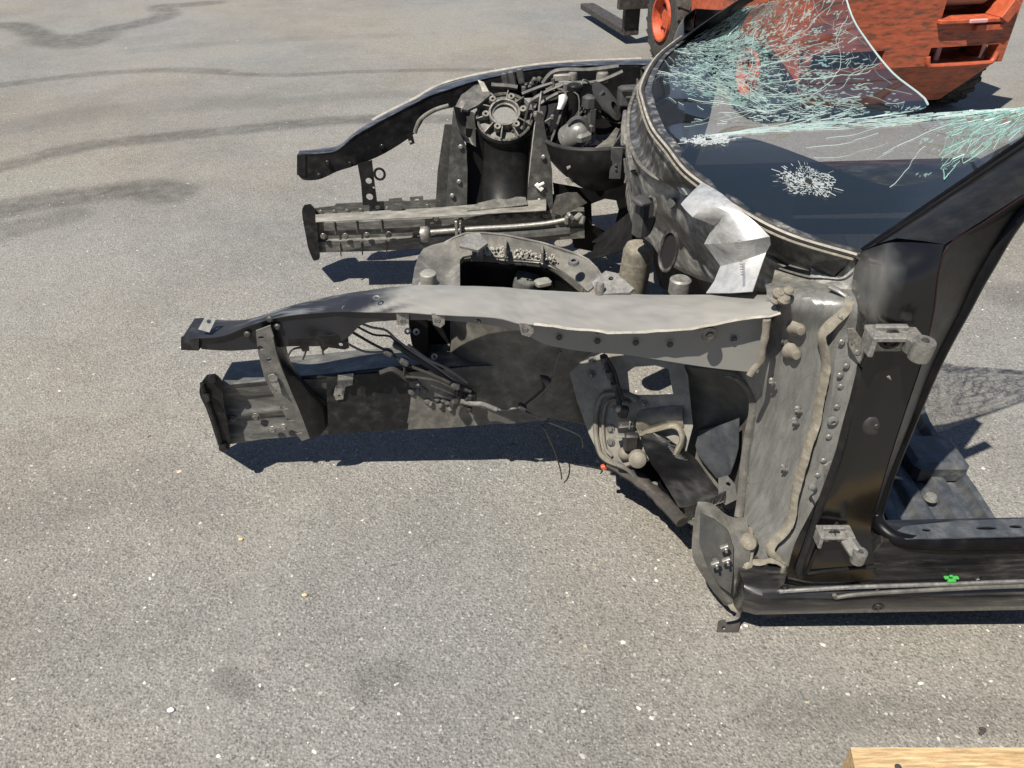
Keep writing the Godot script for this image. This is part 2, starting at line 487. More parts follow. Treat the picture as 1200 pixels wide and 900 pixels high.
func ground_material() -> StandardMaterial3D:
	var m := StandardMaterial3D.new()
	# fine stone chips held in worn binder
	var n := FastNoiseLite.new()
	n.noise_type = FastNoiseLite.TYPE_CELLULAR; n.cellular_return_type = FastNoiseLite.RETURN_CELL_VALUE; n.cellular_jitter = 1.0
	n.frequency = 0.27; n.seed = 8; n.fractal_type = FastNoiseLite.FRACTAL_FBM; n.fractal_octaves = 2; n.fractal_gain = 0.7
	var t := NoiseTexture2D.new()
	t.width = 1024; t.height = 1024; t.seamless = true; t.seamless_blend_skirt = 0.05; t.noise = n
	var g := Gradient.new()
	g.offsets = PackedFloat32Array([0.0, 0.18, 0.45, 0.7, 0.86, 0.95, 1.0])
	g.colors = PackedColorArray([lin(0.066, 0.064, 0.059), lin(0.14, 0.135, 0.124), lin(0.195, 0.188, 0.172), lin(0.225, 0.216, 0.198), lin(0.26, 0.25, 0.23), lin(0.36, 0.347, 0.322), lin(0.54, 0.52, 0.49)])
	t.color_ramp = g
	m.albedo_texture = t
	m.uv1_scale = Vector3(1, 1, 1)
	m.roughness = 0.92
	m.detail_enabled = true; m.detail_blend_mode = BaseMaterial3D.BLEND_MODE_MUL; m.detail_uv_layer = BaseMaterial3D.DETAIL_UV_2
	m.detail_albedo = stain_texture()
	var h := FastNoiseLite.new()
	h.noise_type = FastNoiseLite.TYPE_CELLULAR; h.cellular_return_type = FastNoiseLite.RETURN_DISTANCE; h.frequency = 0.2; h.seed = 8
	h.fractal_type = FastNoiseLite.FRACTAL_FBM; h.fractal_octaves = 3
	var nt := NoiseTexture2D.new()
	nt.width = 1024; nt.height = 1024; nt.seamless = true; nt.noise = h; nt.as_normal_map = true; nt.bump_strength = 9.0
	m.normal_enabled = true; m.normal_texture = nt; m.normal_scale = 0.34
	return m

func stain_texture() -> ImageTexture:
	# tyre scuffs, damp-looking patches and old dirt on the yard: 13 m x 13 m, white = clean
	var s := 1024
	var im := Image.create(s, s, false, Image.FORMAT_RGB8)
	var a := FastNoiseLite.new(); a.seed = 21; a.frequency = 0.006; a.fractal_octaves = 5
	var b := FastNoiseLite.new(); b.seed = 22; b.frequency = 0.03; b.fractal_octaves = 3
	var cc := FastNoiseLite.new(); cc.seed = 23; cc.frequency = 0.16; cc.fractal_octaves = 2
	# scuffs left by tyres and old spills, each a run of soft dabs: [points on the ground, half width, strength]
	var dark := PackedFloat32Array(); dark.resize(s * s)
	var runs := [
		[[v(-2.568, 0, -3.393), v(-2.43, 0, -3.569), v(-2.28, 0, -3.76), v(-2.125, 0, -3.888), v(-1.862, 0, -3.996), v(-1.542, 0, -4.108), v(-1.207, 0, -4.226), v(-0.942, 0, -4.303), v(-0.616, 0, -4.334), v(-0.284, 0, -4.318)], 0.085, 0.2],
		[[v(-3.365, 0, -4.909), v(-3.218, 0, -5.027), v(-2.977, 0, -5.192), v(-2.703, 0, -5.323), v(-2.285, 0, -5.413), v(-1.928, 0, -5.367)], 0.07, 0.16],
		[[v(-2.098, 0, -5.367), v(-1.51, 0, -5.279), v(-1.021, 0, -5.367), v(-0.457, 0, -5.413), v(0.228, 0, -5.413)], 0.05, 0.15],
		[[v(-2.287, 0, -2.921), v(-2.155, 0, -3.06), v(-2.048, 0, -3.134), v(-1.929, 0, -3.191), v(-1.806, 0, -3.249), v(-1.656, 0, -3.299), v(-1.505, 0, -3.249)], 0.12, 0.24],
		[[v(-2.116, 0, -2.745), v(-2.035, 0, -2.839), v(-1.941, 0, -2.921), v(-1.842, 0, -3.007)], 0.1, 0.16],
		[[v(-4.427, 0, -6.872), v(-4.111, 0, -6.872), v(-3.868, 0, -6.67), v(-3.544, 0, -6.356), v(-3.375, 0, -6.417), v(-3.245, 0, -6.736), v(-3.098, 0, -6.977), v(-3.006, 0, -7.31), v(-3.192, 0, -7.714), v(-3.027, 0, -7.799), v(-2.794, 0, -7.931)], 0.13, 0.22],
		[[v(-3.544, 0, -6.356), v(-3.292, 0, -6.238), v(-3.27, 0, -6.479)], 0.2, 0.2],
		[[v(1.702, 0, -2.331), v(1.912, 0, -2.289), v(2.209, 0, -2.301)], 0.1, 0.14],
		[[v(0.459, 0, -0.772), v(0.616, 0, -0.784), v(0.921, 0, -0.779)], 0.04, 0.08],
		[[v(-2.791, 0, -5.958), v(-1.952, 0, -6.296), v(-0.673, 0, -6.541)], 0.1, 0.06], [[v(-1.498, 0, -4.615), v(-0.928, 0, -4.795), v(-0.418, 0, -4.87)], 0.09, 0.07], [[v(-2.753, 0, -4.167), v(-2.205, 0, -4.512), v(-1.517, 0, -4.686)], 0.16, 0.07],
		[[v(-1.167, 0, -1.234), v(-0.924, 0, -1.405), v(-0.738, 0, -1.288)], 0.1, 0.06], [[v(-0.271, 0, -0.844), v(-0.225, 0, -0.862)], 0.04, 0.1], [[v(-0.536, 0, -0.853), v(-0.498, 0, -0.83)], 0.03, 0.14]]
	for run in runs:
		var line := smooth_line(run[0], 40)
		for p in line:
			var w: float = run[1] * 1.35 * (1.0 + 0.12 * b.get_noise_2d(p.x * 160.0, p.z * 160.0))
			var cx: float = (p.x + 6.5) / 13.0 * s; var cy: float = (p.z + 12.0) / 13.0 * s
			var r := w / 13.0 * s
			for j in range(maxi(0, int(cy - r)), mini(s, int(cy + r) + 2)):
				for i in range(maxi(0, int(cx - r)), mini(s, int(cx + r) + 2)):
					var q := Vector2(i + 0.5 - cx, j + 0.5 - cy).length() / r
					if q < 1.0: dark[j * s + i] = maxf(dark[j * s + i], run[2] * smoothstep(1.0, 0.35, q))
	for j in s:
		for i in s:
			var k := 0.97 + 0.09 * a.get_noise_2d(i, j) + 0.05 * b.get_noise_2d(i, j) + 0.03 * cc.get_noise_2d(i, j)
			var warm := 0.03 * a.get_noise_2d(i + 900, j)
			k -= 0.95 * dark[j * s + i] * clampf(0.95 + 0.35 * b.get_noise_2d(i * 2.3, j * 2.3) + 0.6 * cc.get_noise_2d(i, j), 0.0, 1.3)
			k = clampf(k, 0.4, 1.0)
			im.set_pixel(i, j, Color(k * (1.0 + warm), k, k * (1.0 - warm * 1.6)))
	return ImageTexture.create_from_image(im)

func build_ground() -> void:
	var st := SurfaceTool.new()
	st.begin(Mesh.PRIMITIVE_TRIANGLES)
	# one sheet, denser near the camera, reaching the horizon
	var xs := [-260.0, -90.0, -30.0, -12.0, -6.5, -3.0, 0.0, 3.0, 6.5, 12.0, 30.0, 90.0, 260.0]
	var zs := [60.0, 20.0, 6.0, 1.0, -2.0, -5.0, -8.0, -12.0, -20.0, -45.0, -120.0, -320.0]
	for i in xs.size() - 1:
		for j in zs.size() - 1:
			for c in [[0, 0], [0, 1], [1, 1], [0, 0], [1, 1], [1, 0]]:
				var x: float = xs[i + c[0]]; var z: float = zs[j + c[1]]
				st.set_normal(Vector3.UP)
				st.set_tangent(Plane(1, 0, 0, 1))
				st.set_uv(Vector2(x / 1.15, z / 1.15))
				st.set_uv2(Vector2((x + 6.5) / 13.0, (z + 12.0) / 13.0))
				st.add_vertex(Vector3(x, 0, z))
	var o := MeshInstance3D.new()
	o.name = "asphalt_ground"
	o.mesh = st.commit()
	o.material_override = ground_material()
	add_child(o, true)
	tag(o, "worn grey brown asphalt yard with tyre scuffs", "ground", "", "structure")
	# pale stone chips set into the asphalt
	var chip := MB.new()
	var ring := []; var low := []
	for k in 5:
		var a := TAU * (k + 0.3 * sin(k * 3.1)) / 5.0
		var r := 0.5 * (0.62 + 0.5 * absf(sin(k * 2.3 + 0.4)))
		ring.append(Vector3(cos(a) * r * 0.72, 0.16, sin(a) * r * 0.72)); low.append(Vector3(cos(a) * r, -0.08, sin(a) * r))
	loft(chip, [low, ring])
	var cm := StandardMaterial3D.new()
	cm.vertex_color_use_as_albedo = true; cm.roughness = 0.75
	var mm := MultiMesh.new()
	mm.transform_format = MultiMesh.TRANSFORM_3D; mm.use_colors = true
	mm.mesh = chip.mesh()
	var count := 20000
	mm.instance_count = count
	for i in count:
		var d := 0.35 + 9.5 * pow(rng.randf(), 1.9)
		var x := rng.randf_range(-1.0, 1.0) * (0.9 + d * 0.78)
		var size := 0.0028 + 0.006 * pow(rng.randf(), 3.0) + (0.008 * rng.randf() if rng.randf() < 0.04 else 0.0)
		var b := Basis(Vector3.UP, rng.randf() * TAU) * Basis.from_scale(Vector3(size * rng.randf_range(0.9, 1.7), 0.0024, size * rng.randf_range(0.7, 1.2)))
		mm.set_instance_transform(i, Transform3D(b, Vector3(x, 0.0, -d)))
		var k := rng.randf_range(0.2, 0.38) + (0.1 + 0.2 * rng.randf() if rng.randf() < 0.22 else 0.0)
		var c := Color(k, k * 0.97, k * 0.9)
		if rng.randf() < 0.05: c = Color(k * 0.95, k * 0.82, k * 0.6)
		if rng.randf() < 0.2: c = Color(0.08, 0.077, 0.072)
		mm.set_instance_color(i, c)
	var s := MultiMeshInstance3D.new()
	s.name = "gravel"
	s.multimesh = mm; s.material_override = cm
	add_child(s, true)
	tag(s, "pale stone chips set into the asphalt", "gravel", "", "stuff")

func build_car() -> void:
	car = node("car_front_shell", Vector3(0.35, 0, -1.84))
	tag(car, "stripped black car front shell cut behind the door opening, windscreen shattered", "car wreck")
	near_rails()
	side_body()
	near_tower_and_wheelhouse()
	far_side()
	firewall_and_cowl()
	windscreen()
	floor_and_far_body()
	small_fittings()

func near_rails() -> void:
	# upper rail: a box whose top carries pale dust
	var secs := [[v(-0.665, 0.425, -1.452), v(-0.665, 0.425, -1.375), v(-0.665, 0.422, -1.375), v(-0.665, 0.421, -1.378), v(-0.665, 0.391, -1.384), v(-0.665, 0.395, -1.452)], [v(-0.604, 0.434, -1.429), v(-0.604, 0.434, -1.37), v(-0.604, 0.431, -1.371), v(-0.604, 0.43, -1.373), v(-0.604, 0.39, -1.379), v(-0.604, 0.394, -1.429)], [v(-0.536, 0.466, -1.387), v(-0.536, 0.466, -1.36), v(-0.536, 0.463, -1.361), v(-0.536, 0.462, -1.363), v(-0.536, 0.401, -1.369), v(-0.536, 0.405, -1.389)], [v(-0.468, 0.492, -1.385), v(-0.468, 0.492, -1.35), v(-0.468, 0.489, -1.351), v(-0.468, 0.488, -1.353), v(-0.468, 0.414, -1.359), v(-0.468, 0.418, -1.385)], [v(-0.383, 0.513, -1.392), v(-0.383, 0.513, -1.33), v(-0.383, 0.51, -1.331), v(-0.383, 0.509, -1.334), v(-0.383, 0.428, -1.34), v(-0.383, 0.432, -1.392)],
		[v(-0.335, 0.527, -1.382), v(-0.335, 0.527, -1.31), v(-0.335, 0.524, -1.31), v(-0.335, 0.523, -1.314), v(-0.335, 0.458, -1.32), v(-0.335, 0.462, -1.382)], [v(-0.296, 0.533, -1.382), v(-0.296, 0.533, -1.3), v(-0.296, 0.53, -1.3), v(-0.296, 0.529, -1.304), v(-0.296, 0.498, -1.31), v(-0.296, 0.502, -1.382)], [v(-0.244, 0.546, -1.373), v(-0.244, 0.546, -1.275), v(-0.244, 0.543, -1.275), v(-0.244, 0.542, -1.281), v(-0.244, 0.519, -1.287), v(-0.244, 0.523, -1.373)], [v(-0.192, 0.56, -1.354), v(-0.192, 0.56, -1.25), v(-0.192, 0.557, -1.25), v(-0.192, 0.556, -1.26), v(-0.192, 0.534, -1.266), v(-0.192, 0.538, -1.354)], [v(-0.117, 0.572, -1.331), v(-0.117, 0.572, -1.22), v(-0.117, 0.569, -1.22), v(-0.117, 0.568, -1.234), v(-0.117, 0.548, -1.24), v(-0.117, 0.552, -1.331)], [v(-0.031, 0.585, -1.301), v(-0.031, 0.585, -1.19), v(-0.031, 0.582, -1.19), v(-0.031, 0.581, -1.21), v(-0.031, 0.551, -1.216), v(-0.031, 0.555, -1.301)], [v(0.015, 0.581, -1.301), v(0.015, 0.581, -1.175), v(0.015, 0.578, -1.175), v(0.015, 0.577, -1.197), v(0.015, 0.548, -1.203), v(0.015, 0.552, -1.301)], [v(0.06, 0.587, -1.284), v(0.06, 0.587, -1.16), v(0.06, 0.584, -1.16), v(0.06, 0.583, -1.184), v(0.06, 0.528, -1.19), v(0.06, 0.532, -1.284)],
		[v(0.134, 0.585, -1.28), v(0.134, 0.585, -1.145), v(0.134, 0.582, -1.145), v(0.134, 0.581, -1.171), v(0.134, 0.52, -1.177), v(0.134, 0.524, -1.28)], [v(0.206, 0.591, -1.263), v(0.206, 0.591, -1.13), v(0.206, 0.588, -1.13), v(0.206, 0.587, -1.156), v(0.206, 0.523, -1.162), v(0.206, 0.527, -1.263)], [v(0.285, 0.606, -1.233), v(0.285, 0.606, -1.115), v(0.285, 0.603, -1.115), v(0.285, 0.602, -1.141), v(0.285, 0.518, -1.147), v(0.285, 0.522, -1.233)], [v(0.356, 0.625, -1.198), v(0.356, 0.625, -1.105), v(0.356, 0.622, -1.105), v(0.356, 0.621, -1.129), v(0.356, 0.513, -1.135), v(0.356, 0.517, -1.198)], [v(0.436, 0.649, -1.155), v(0.436, 0.649, -1.095), v(0.436, 0.646, -1.095), v(0.436, 0.645, -1.115), v(0.436, 0.512, -1.121), v(0.436, 0.516, -1.155)]]
	var m := MB.new()
	var sm := smooth_rows(secs, 4)
	loft(m, sm)
	var side_tint := func(p: Vector3) -> Color:
		var n := wobble.get_noise_3dv(p * 120.0)
		return Color(0.014, 0.0145, 0.016).lerp(Color(0.2, 0.198, 0.186), smoothstep(-0.3, 0.05, p.x + 0.05 * n)) * (1.0 + 0.15 * n)
	var upper := part("upper_rail", m, M.painted, car, side_tint)
	# skins lying on its top: black paint towards the nose, pale dusty metal behind
	var pale := MB.new()
	var pale_rows := []
	for i in sm.size():
		var f: Vector3 = sm[i][0]; var n: Vector3 = sm[i][1]
		var up := Vector3(0, 0.003, 0)
		var crown := (f + n) * 0.5 + Vector3(0, 0.006 if i > 20 else 0.003, 0)
		var row := [f + up * 0.4, f.lerp(n, 0.25) + up * 1.8, crown + up * 0.3, f.lerp(n, 0.8) + up * 1.4, n + up * 0.5 + Vector3(0, 0, 0.0035)]
		pale_rows.append(row)
	sheet(pale, pale_rows, 0.0015, 4, 1, 0.0014)
	var worn := func(p: Vector3) -> Color:          # black paint at the nose rubbed down to dusty grey metal
		var a := wobble.get_noise_3dv(Vector3(p.x * 90.0, p.y * 200.0, p.z * 500.0))
		var b := wobble.get_noise_3dv(p * 900.0)
		var k := smoothstep(-0.32, -0.2, p.x + 0.09 * a + 0.02 * b)
		var scuff := smoothstep(0.0, 0.4, a + 0.8 * wobble.get_noise_3dv(Vector3(p.x * 300.0, p.y * 900.0, p.z * 1800.0))) * smoothstep(-0.66, -0.52, p.x)
		var dark := Color(0.016, 0.018, 0.022).lerp(Color(0.13, 0.135, 0.14), scuff * 0.8)
		var pale_c := Color(0.205, 0.2, 0.186) * (1.0 + 0.2 * a + 0.2 * b)
		return dark.lerp(pale_c, k)
	part("top_skin", pale, M.painted, upper, worn)
	# torn pale flange along the outer edge
	var lip := MB.new()
	var pts := []
	for i in range(46, sm.size()): pts.append(sm[i][1] + Vector3(0.004 * sin(i * 5.1), 0.001 - 0.003 * wobble.get_noise_1d(i * 47.0), 0.0025 + 0.004 * wobble.get_noise_1d(i * 61.0 + 300.0)))
	tube(lip, pts, 0.0034, 6, 1, 0.7, 0.4)
	part("torn_flange", lip, M.sealant_pale, upper)
	# nose cap
	m = MB.new()
	loft(m, [[v(-0.701, 0.418, -1.467), v(-0.701, 0.418, -1.379), v(-0.707, 0.392, -1.379), v(-0.701, 0.396, -1.467)], [v(-0.658, 0.427, -1.456), v(-0.658, 0.427, -1.372), v(-0.666, 0.395, -1.372), v(-0.658, 0.399, -1.456)]])
	part("end_cap", m, M.black_dusty, upper)
	m = MB.new()
	plate(m, [v(-0.701, 0.421, -1.382), v(-0.68, 0.418, -1.382), v(-0.68, 0.403, -1.382), v(-0.693, 0.388, -1.382), v(-0.7, 0.403, -1.382)], [], 0.006)
	part("end_tab", m, M.black_dusty, upper)
	m = MB.new()
	plate(m, [v(-0.656, 0.44, -1.374),v(-0.634, 0.432, -1.374),v(-0.622, 0.453, -1.395),v(-0.644, 0.457, -1.395)], [[v(-0.636, 0.449, -1.39), 0.0045]], 0.002)
	for i in m.tri.size(): m.tri[i] += Vector3(0, 0.007, 0)
	part("washer_plate", m, M.primer, upper)
	# tabs under the pale top
	for q in [[[v(-0.219, 0.555, -1.262), v(-0.195, 0.555, -1.262), v(-0.197, 0.529, -1.262), v(-0.206, 0.523, -1.262), v(-0.219, 0.525, -1.262)], v(-0.207, 0.533, -1.262)], [[v(-0.148, 0.571, -1.226), v(-0.124, 0.569, -1.226), v(-0.125, 0.549, -1.226), v(-0.133, 0.541, -1.226), v(-0.146, 0.547, -1.226)], v(-0.137, 0.556, -1.226)], [[v(0.012, 0.585, -1.168), v(0.036, 0.584, -1.168), v(0.039, 0.568, -1.168), v(0.031, 0.557, -1.168), v(0.017, 0.562, -1.168)], v(0.024, 0.571, -1.168)]]:
		m = MB.new()
		plate(m, q[0], [[q[1], 0.006]], 0.0025)
		var tb := part("tab", m, M.zinc_dull, upper)
		rivet(tb, q[1] + Vector3(0, 0, -0.004), Vector3.BACK, 0.007)
	for q in [v(-0.062, 0.567, -1.205), v(0.085, 0.55, -1.177), v(0.153, 0.549, -1.166), v(0.219, 0.556, -1.15), v(0.277, 0.56, -1.138), v(0.382, 0.581, -1.122), v(0.152, 0.571, -1.166)]:
		m = MB.new(); lathe(m, [Vector2(0.0, 0.0008), Vector2(0.003, 0.001), Vector2(0.0045, 0.0018), Vector2(0.006, 0.0)], q, Vector3.BACK, 12)
		part("spot_weld", m, M.primer_dark, upper)
	# hanging lower flange with holes near the nose
	m = MB.new()
	plate(m, [v(-0.455, 0.452, -1.325), v(-0.342, 0.465, -1.325), v(-0.333, 0.456, -1.325), v(-0.334, 0.432, -1.325), v(-0.343, 0.428, -1.325), v(-0.367, 0.432, -1.325), v(-0.379, 0.434, -1.325), v(-0.389, 0.423, -1.325), v(-0.396, 0.448, -1.325), v(-0.406, 0.452, -1.325), v(-0.415, 0.44, -1.325), v(-0.417, 0.425, -1.325), v(-0.43, 0.423, -1.325), v(-0.436, 0.438, -1.325), v(-0.457, 0.438, -1.325)], [[v(-0.35, 0.44, -1.325), 0.0045], [v(-0.388, 0.442, -1.325), 0.003]], 0.003)
	part("hanging_flange", m, M.black_satin, upper)
	for q in [[v(-0.465, 0.406, -1.335), v(-0.457, 0.419, -1.335), v(-0.446, 0.425, -1.335), v(-0.429, 0.427, -1.335), v(-0.425, 0.423, -1.335), v(-0.43, 0.41, -1.335), v(-0.436, 0.398, -1.335)], [v(-0.39, 0.412, -1.33), v(-0.39, 0.422, -1.33), v(-0.379, 0.431, -1.33)]]:
		m = MB.new(); tube(m, q, 0.0022, 6)
		part("wire_hook", m, M.rubber, upper)
	# spots and plugs on the outer face
	m = MB.new()
	lathe(m, [Vector2(0, 0.001), Vector2(0.006, 0.001), Vector2(0.0075, 0.004), Vector2(0.013, 0.004), Vector2(0.014, 0.0), Vector2(0.0, 0.0)], v(0.334, 0.6, -1.108), Vector3(0, 0.1, 1), 20)
	part("rubber_plug", m, M.rubber, upper)
	for q in [v(-0.481, 0.466, -1.352), v(-0.55, 0.442, -1.362), v(-0.494, 0.483, -1.354)]: rivet(upper, q, Vector3.BACK, 0.007, M.primer_dark)
	for q in [[v(-0.249, 0.6, -1.24), 0.004], [v(-0.306, 0.585, -1.226), 0.003]]:
		m = MB.new()
		lathe(m, [Vector2(q[1], 0), Vector2(q[1] + 0.003, 0.001), Vector2(q[1] + 0.003, 0.0)], v(-0.261, 0.563, -1.3) if q[1] > 0.0035 else v(-0.329, 0.53, -1.318), Vector3(0.1, 1, 0.2), 14)
		part("hole_rim", m, M.zinc, upper)
	# perforated brace from the upper to the lower rail
	var br := MB.new()
	plate(br, [v(-0.524, 0.462, -1.345),v(-0.492, 0.475, -1.345),v(-0.49, 0.436, -1.345),v(-0.493, 0.39, -1.35),v(-0.486, 0.301, -1.365),v(-0.478, 0.219, -1.38),v(-0.471, 0.141, -1.392),v(-0.493, 0.131, -1.392),v(-0.504, 0.163, -1.387),v(-0.524, 0.262, -1.37),v(-0.535, 0.329, -1.358),v(-0.533, 0.402, -1.348)],
		[[v(-0.517, 0.444, -1.345), 0.0062, 0.0042], [v(-0.525, 0.416, -1.346), 0.0062, 0.0066], [v(-0.514, 0.383, -1.351), 0.0052, 0.0052], [v(-0.511, 0.295, -1.364), 0.0085, 0.0068], [v(-0.511, 0.241, -1.373), 0.0088, 0.006], [v(-0.504, 0.204, -1.38), 0.0088, 0.006], [v(-0.495, 0.162, -1.388), 0.0092, 0.006]], 0.0035)
	var brace := part("front_brace", br, M.brace_grey, car)
	m = MB.new()
	sheet(m, [[v(-0.492, 0.475, -1.345), v(-0.492, 0.445, -1.38), v(-0.493, 0.412, -1.41)], [v(-0.493, 0.39, -1.35), v(-0.49, 0.374, -1.38), v(-0.492, 0.341, -1.41)], [v(-0.486, 0.301, -1.365), v(-0.464, 0.31, -1.375), v(-0.462, 0.276, -1.41)], [v(-0.479, 0.232, -1.378), v(-0.447, 0.255, -1.38), v(-0.43, 0.228, -1.41)], [v(-0.472, 0.136, -1.392), v(-0.446, 0.152, -1.392), v(-0.431, 0.168, -1.41)]], 0.003, 3, 4)
	part("brace_flange", m, M.black_satin, brace)
	m = MB.new()
	lathe(m, [Vector2(0.004, 0.0), Vector2(0.009, 0.001), Vector2(0.0105, 0.0), Vector2(0.0, 0.0)], v(-0.515, 0.335, -1.356), Vector3(0, 0, 1), 16)
	part("zinc_ring", m, M.zinc, brace)
	m = MB.new()
	plate(m, [v(-0.525, 0.341, -1.357), v(-0.511, 0.348, -1.357), v(-0.505, 0.319, -1.357), v(-0.504, 0.291, -1.357), v(-0.517, 0.305, -1.357), v(-0.524, 0.323, -1.357)], [[v(-0.515, 0.335, -1.357), 0.006]], 0.0012)
	part("bare_metal_patch", m, M.zinc_dull, brace)
	# lower rail, pressed with ribs
	var lo := MB.new()
	var stations := [[v(-0.659, 0.278, -1.413), v(-0.693, 0.087, -1.413)], [v(-0.557, 0.29, -1.413), v(-0.591, 0.105, -1.413)], [v(-0.459, 0.3, -1.413), v(-0.488, 0.116, -1.413)], [v(-0.343, 0.314, -1.413), v(-0.364, 0.129, -1.413)], [v(-0.228, 0.325, -1.413), v(-0.242, 0.14, -1.413)], [v(-0.114, 0.332, -1.413), v(-0.12, 0.152, -1.413)], [v(0, 0.335, -1.415), v(0, 0.161, -1.415)], [v(0.076, 0.334, -1.42), v(0.08, 0.167, -1.42)], [v(0.172, 0.327, -1.43), v(0.183, 0.134, -1.43)]]
	var prof := [[0.0, 0.012], [0.05, 0.006], [0.07, 0.005], [0.19, 0.005], [0.26, -0.004], [0.41, -0.004], [0.48, 0.005], [0.53, 0.005], [0.60, -0.003], [0.69, -0.003], [0.77, 0.006], [0.93, 0.006], [0.97, -0.002], [1.0, -0.008]]
	var rs := []
	for st in stations:
		var sec := []
		for p in prof: sec.append((st[0] as Vector3).lerp(st[1], p[0]) + Vector3(0, 0, p[1] - 0.006))
		sec.append(st[1] + Vector3(0, 0, -0.08))
		sec.append(st[0] + Vector3(0, 0.002, -0.085))
		rs.append(sec)
	loft(lo, rs)
	var lower := part("lower_rail", lo, M.rail_grey, car)
	m = MB.new()                                   # black sleeve behind the brace
	sheet(m, [[v(-0.413, 0.304, -1.404), v(-0.341, 0.313, -1.404), v(-0.284, 0.317, -1.404), v(-0.231, 0.322, -1.404)], [v(-0.42, 0.238, -1.402), v(-0.349, 0.246, -1.402), v(-0.29, 0.253, -1.402), v(-0.224, 0.263, -1.402)], [v(-0.431, 0.142, -1.404), v(-0.361, 0.147, -1.404), v(-0.3, 0.152, -1.404), v(-0.244, 0.157, -1.404)]], 0.003, 4, 4, 0.003)
	part("black_sleeve", m, M.black_dusty, lower)
	m = MB.new()
	sheet(m, [[v(-0.235, 0.317, -1.404), v(-0.113, 0.331, -1.404), v(0, 0.338, -1.404), v(0.094, 0.34, -1.404)], [v(-0.228, 0.259, -1.401), v(-0.115, 0.268, -1.401), v(0, 0.275, -1.401), v(0.107, 0.282, -1.401)], [v(-0.248, 0.155, -1.404), v(-0.12, 0.165, -1.404), v(0, 0.175, -1.404), v(0.079, 0.183, -1.404)]], 0.003, 5, 4, 0.004)
	part("rail_rear_skin", m, M.cast_brown, lower)
	m = MB.new()                                   # rolled top edge
	tube(m, [v(-0.495, 0.297, -1.41), v(-0.42, 0.302, -1.41), v(-0.342, 0.313, -1.41), v(-0.246, 0.325, -1.41), v(-0.151, 0.332, -1.41)], 0.005, 8)
	part("rolled_edge", m, M.black_satin, lower)
	for q in [v(-0.651, 0.181, -1.409), v(-0.594, 0.189, -1.409)]: bolt(lower, q, Vector3.BACK, 0.0075, M.rail_grey)
	for q in [v(-0.558, 0.158, -1.4), v(-0.531, 0.165, -1.4)]: bolt(lower, q, Vector3.BACK, 0.007, M.zinc)
	# weld-nut brackets on the rail top
	for q in [[v(-0.447, 0.29, -1.468), v(-0.45, 0.27, -1.469)], [v(-0.365, 0.3, -1.467), v(-0.366, 0.28, -1.458)]]:
		var c: Vector3 = q[0]
		var bk := MB.new()
		plate(bk, [c + v(-0.02, 0, 0.018), c + v(0.02, 0.003, 0.018), c + v(0.017, 0.003, -0.024), c + v(-0.014, 0, -0.024)], [[c, 0.0115, 0.011]], 0.003)
		block(bk, c + v(-0.016, -0.02, 0.02), Vector3(0.008, 0.04, 0.003)); block(bk, c + v(0.021, -0.02, 0.0), Vector3(0.003, 0.04, 0.03))
		part("nut_bracket", bk, M.pale_top, lower)
	m = MB.new()
	plate(m, [v(-0.385, 0.314, -1.395), v(-0.35, 0.319, -1.395), v(-0.356, 0.289, -1.395), v(-0.372, 0.284, -1.395), v(-0.382, 0.249, -1.395), v(-0.398, 0.246, -1.395), v(-0.402, 0.261, -1.395), v(-0.395, 0.284, -1.395), v(-0.39, 0.289, -1.395)], [[v(-0.389, 0.258, -1.395), 0.003]], 0.003)
	part("clip_bracket", m, M.zinc_dull, lower)
	# front end plate: rounded bolted flange with an ear on top
	var ep := MB.new()
	var es := []
	es = [[v(-0.668, 0.324, -1.385),v(-0.653, 0.323, -1.39),v(-0.705, 0.246, -1.5),v(-0.724, 0.244, -1.5)],[v(-0.687, 0.301, -1.385),v(-0.642, 0.304, -1.39),v(-0.693, 0.226, -1.5),v(-0.744, 0.219, -1.5)],[v(-0.698, 0.27, -1.385),v(-0.649, 0.264, -1.39),v(-0.701, 0.183, -1.5),v(-0.756, 0.186, -1.5)],[v(-0.693, 0.232, -1.385),v(-0.653, 0.228, -1.39),v(-0.705, 0.144, -1.5),v(-0.751, 0.144, -1.5)],[v(-0.691, 0.183, -1.385),v(-0.656, 0.181, -1.39),v(-0.707, 0.093, -1.5),v(-0.748, 0.091, -1.5)],[v(-0.69, 0.137, -1.385),v(-0.659, 0.138, -1.39),v(-0.711, 0.047, -1.5),v(-0.747, 0.041, -1.5)],[v(-0.688, 0.105, -1.385),v(-0.668, 0.104, -1.39),v(-0.721, 0.01, -1.5),v(-0.746, 0.007, -1.5)]]
	loft(ep, smooth_rows(es, 4))
	var plate_node := part("end_plate", ep, M.black_dusty, car)
	m = MB.new()
	tube(m, [v(-0.684, 0.302, -1.383), v(-0.685, 0.272, -1.383), v(-0.683, 0.233, -1.383), v(-0.681, 0.179, -1.383), v(-0.683, 0.128, -1.383)], 0.006, 8)
	part("edge_bead", m, M.black_dusty, plate_node)
	for q in [v(-0.657, 0.316, -1.38), v(-0.681, 0.266, -1.378), v(-0.677, 0.118, -1.382)]:
		m = MB.new()
		lathe(m, [Vector2(0.0, 0.008), Vector2(0.009, 0.007), Vector2(0.011, 0.0), Vector2(0, 0)], q, Vector3(0, 0.3, 1), 14)
		part("plate_boss", m, M.black_dusty, plate_node)

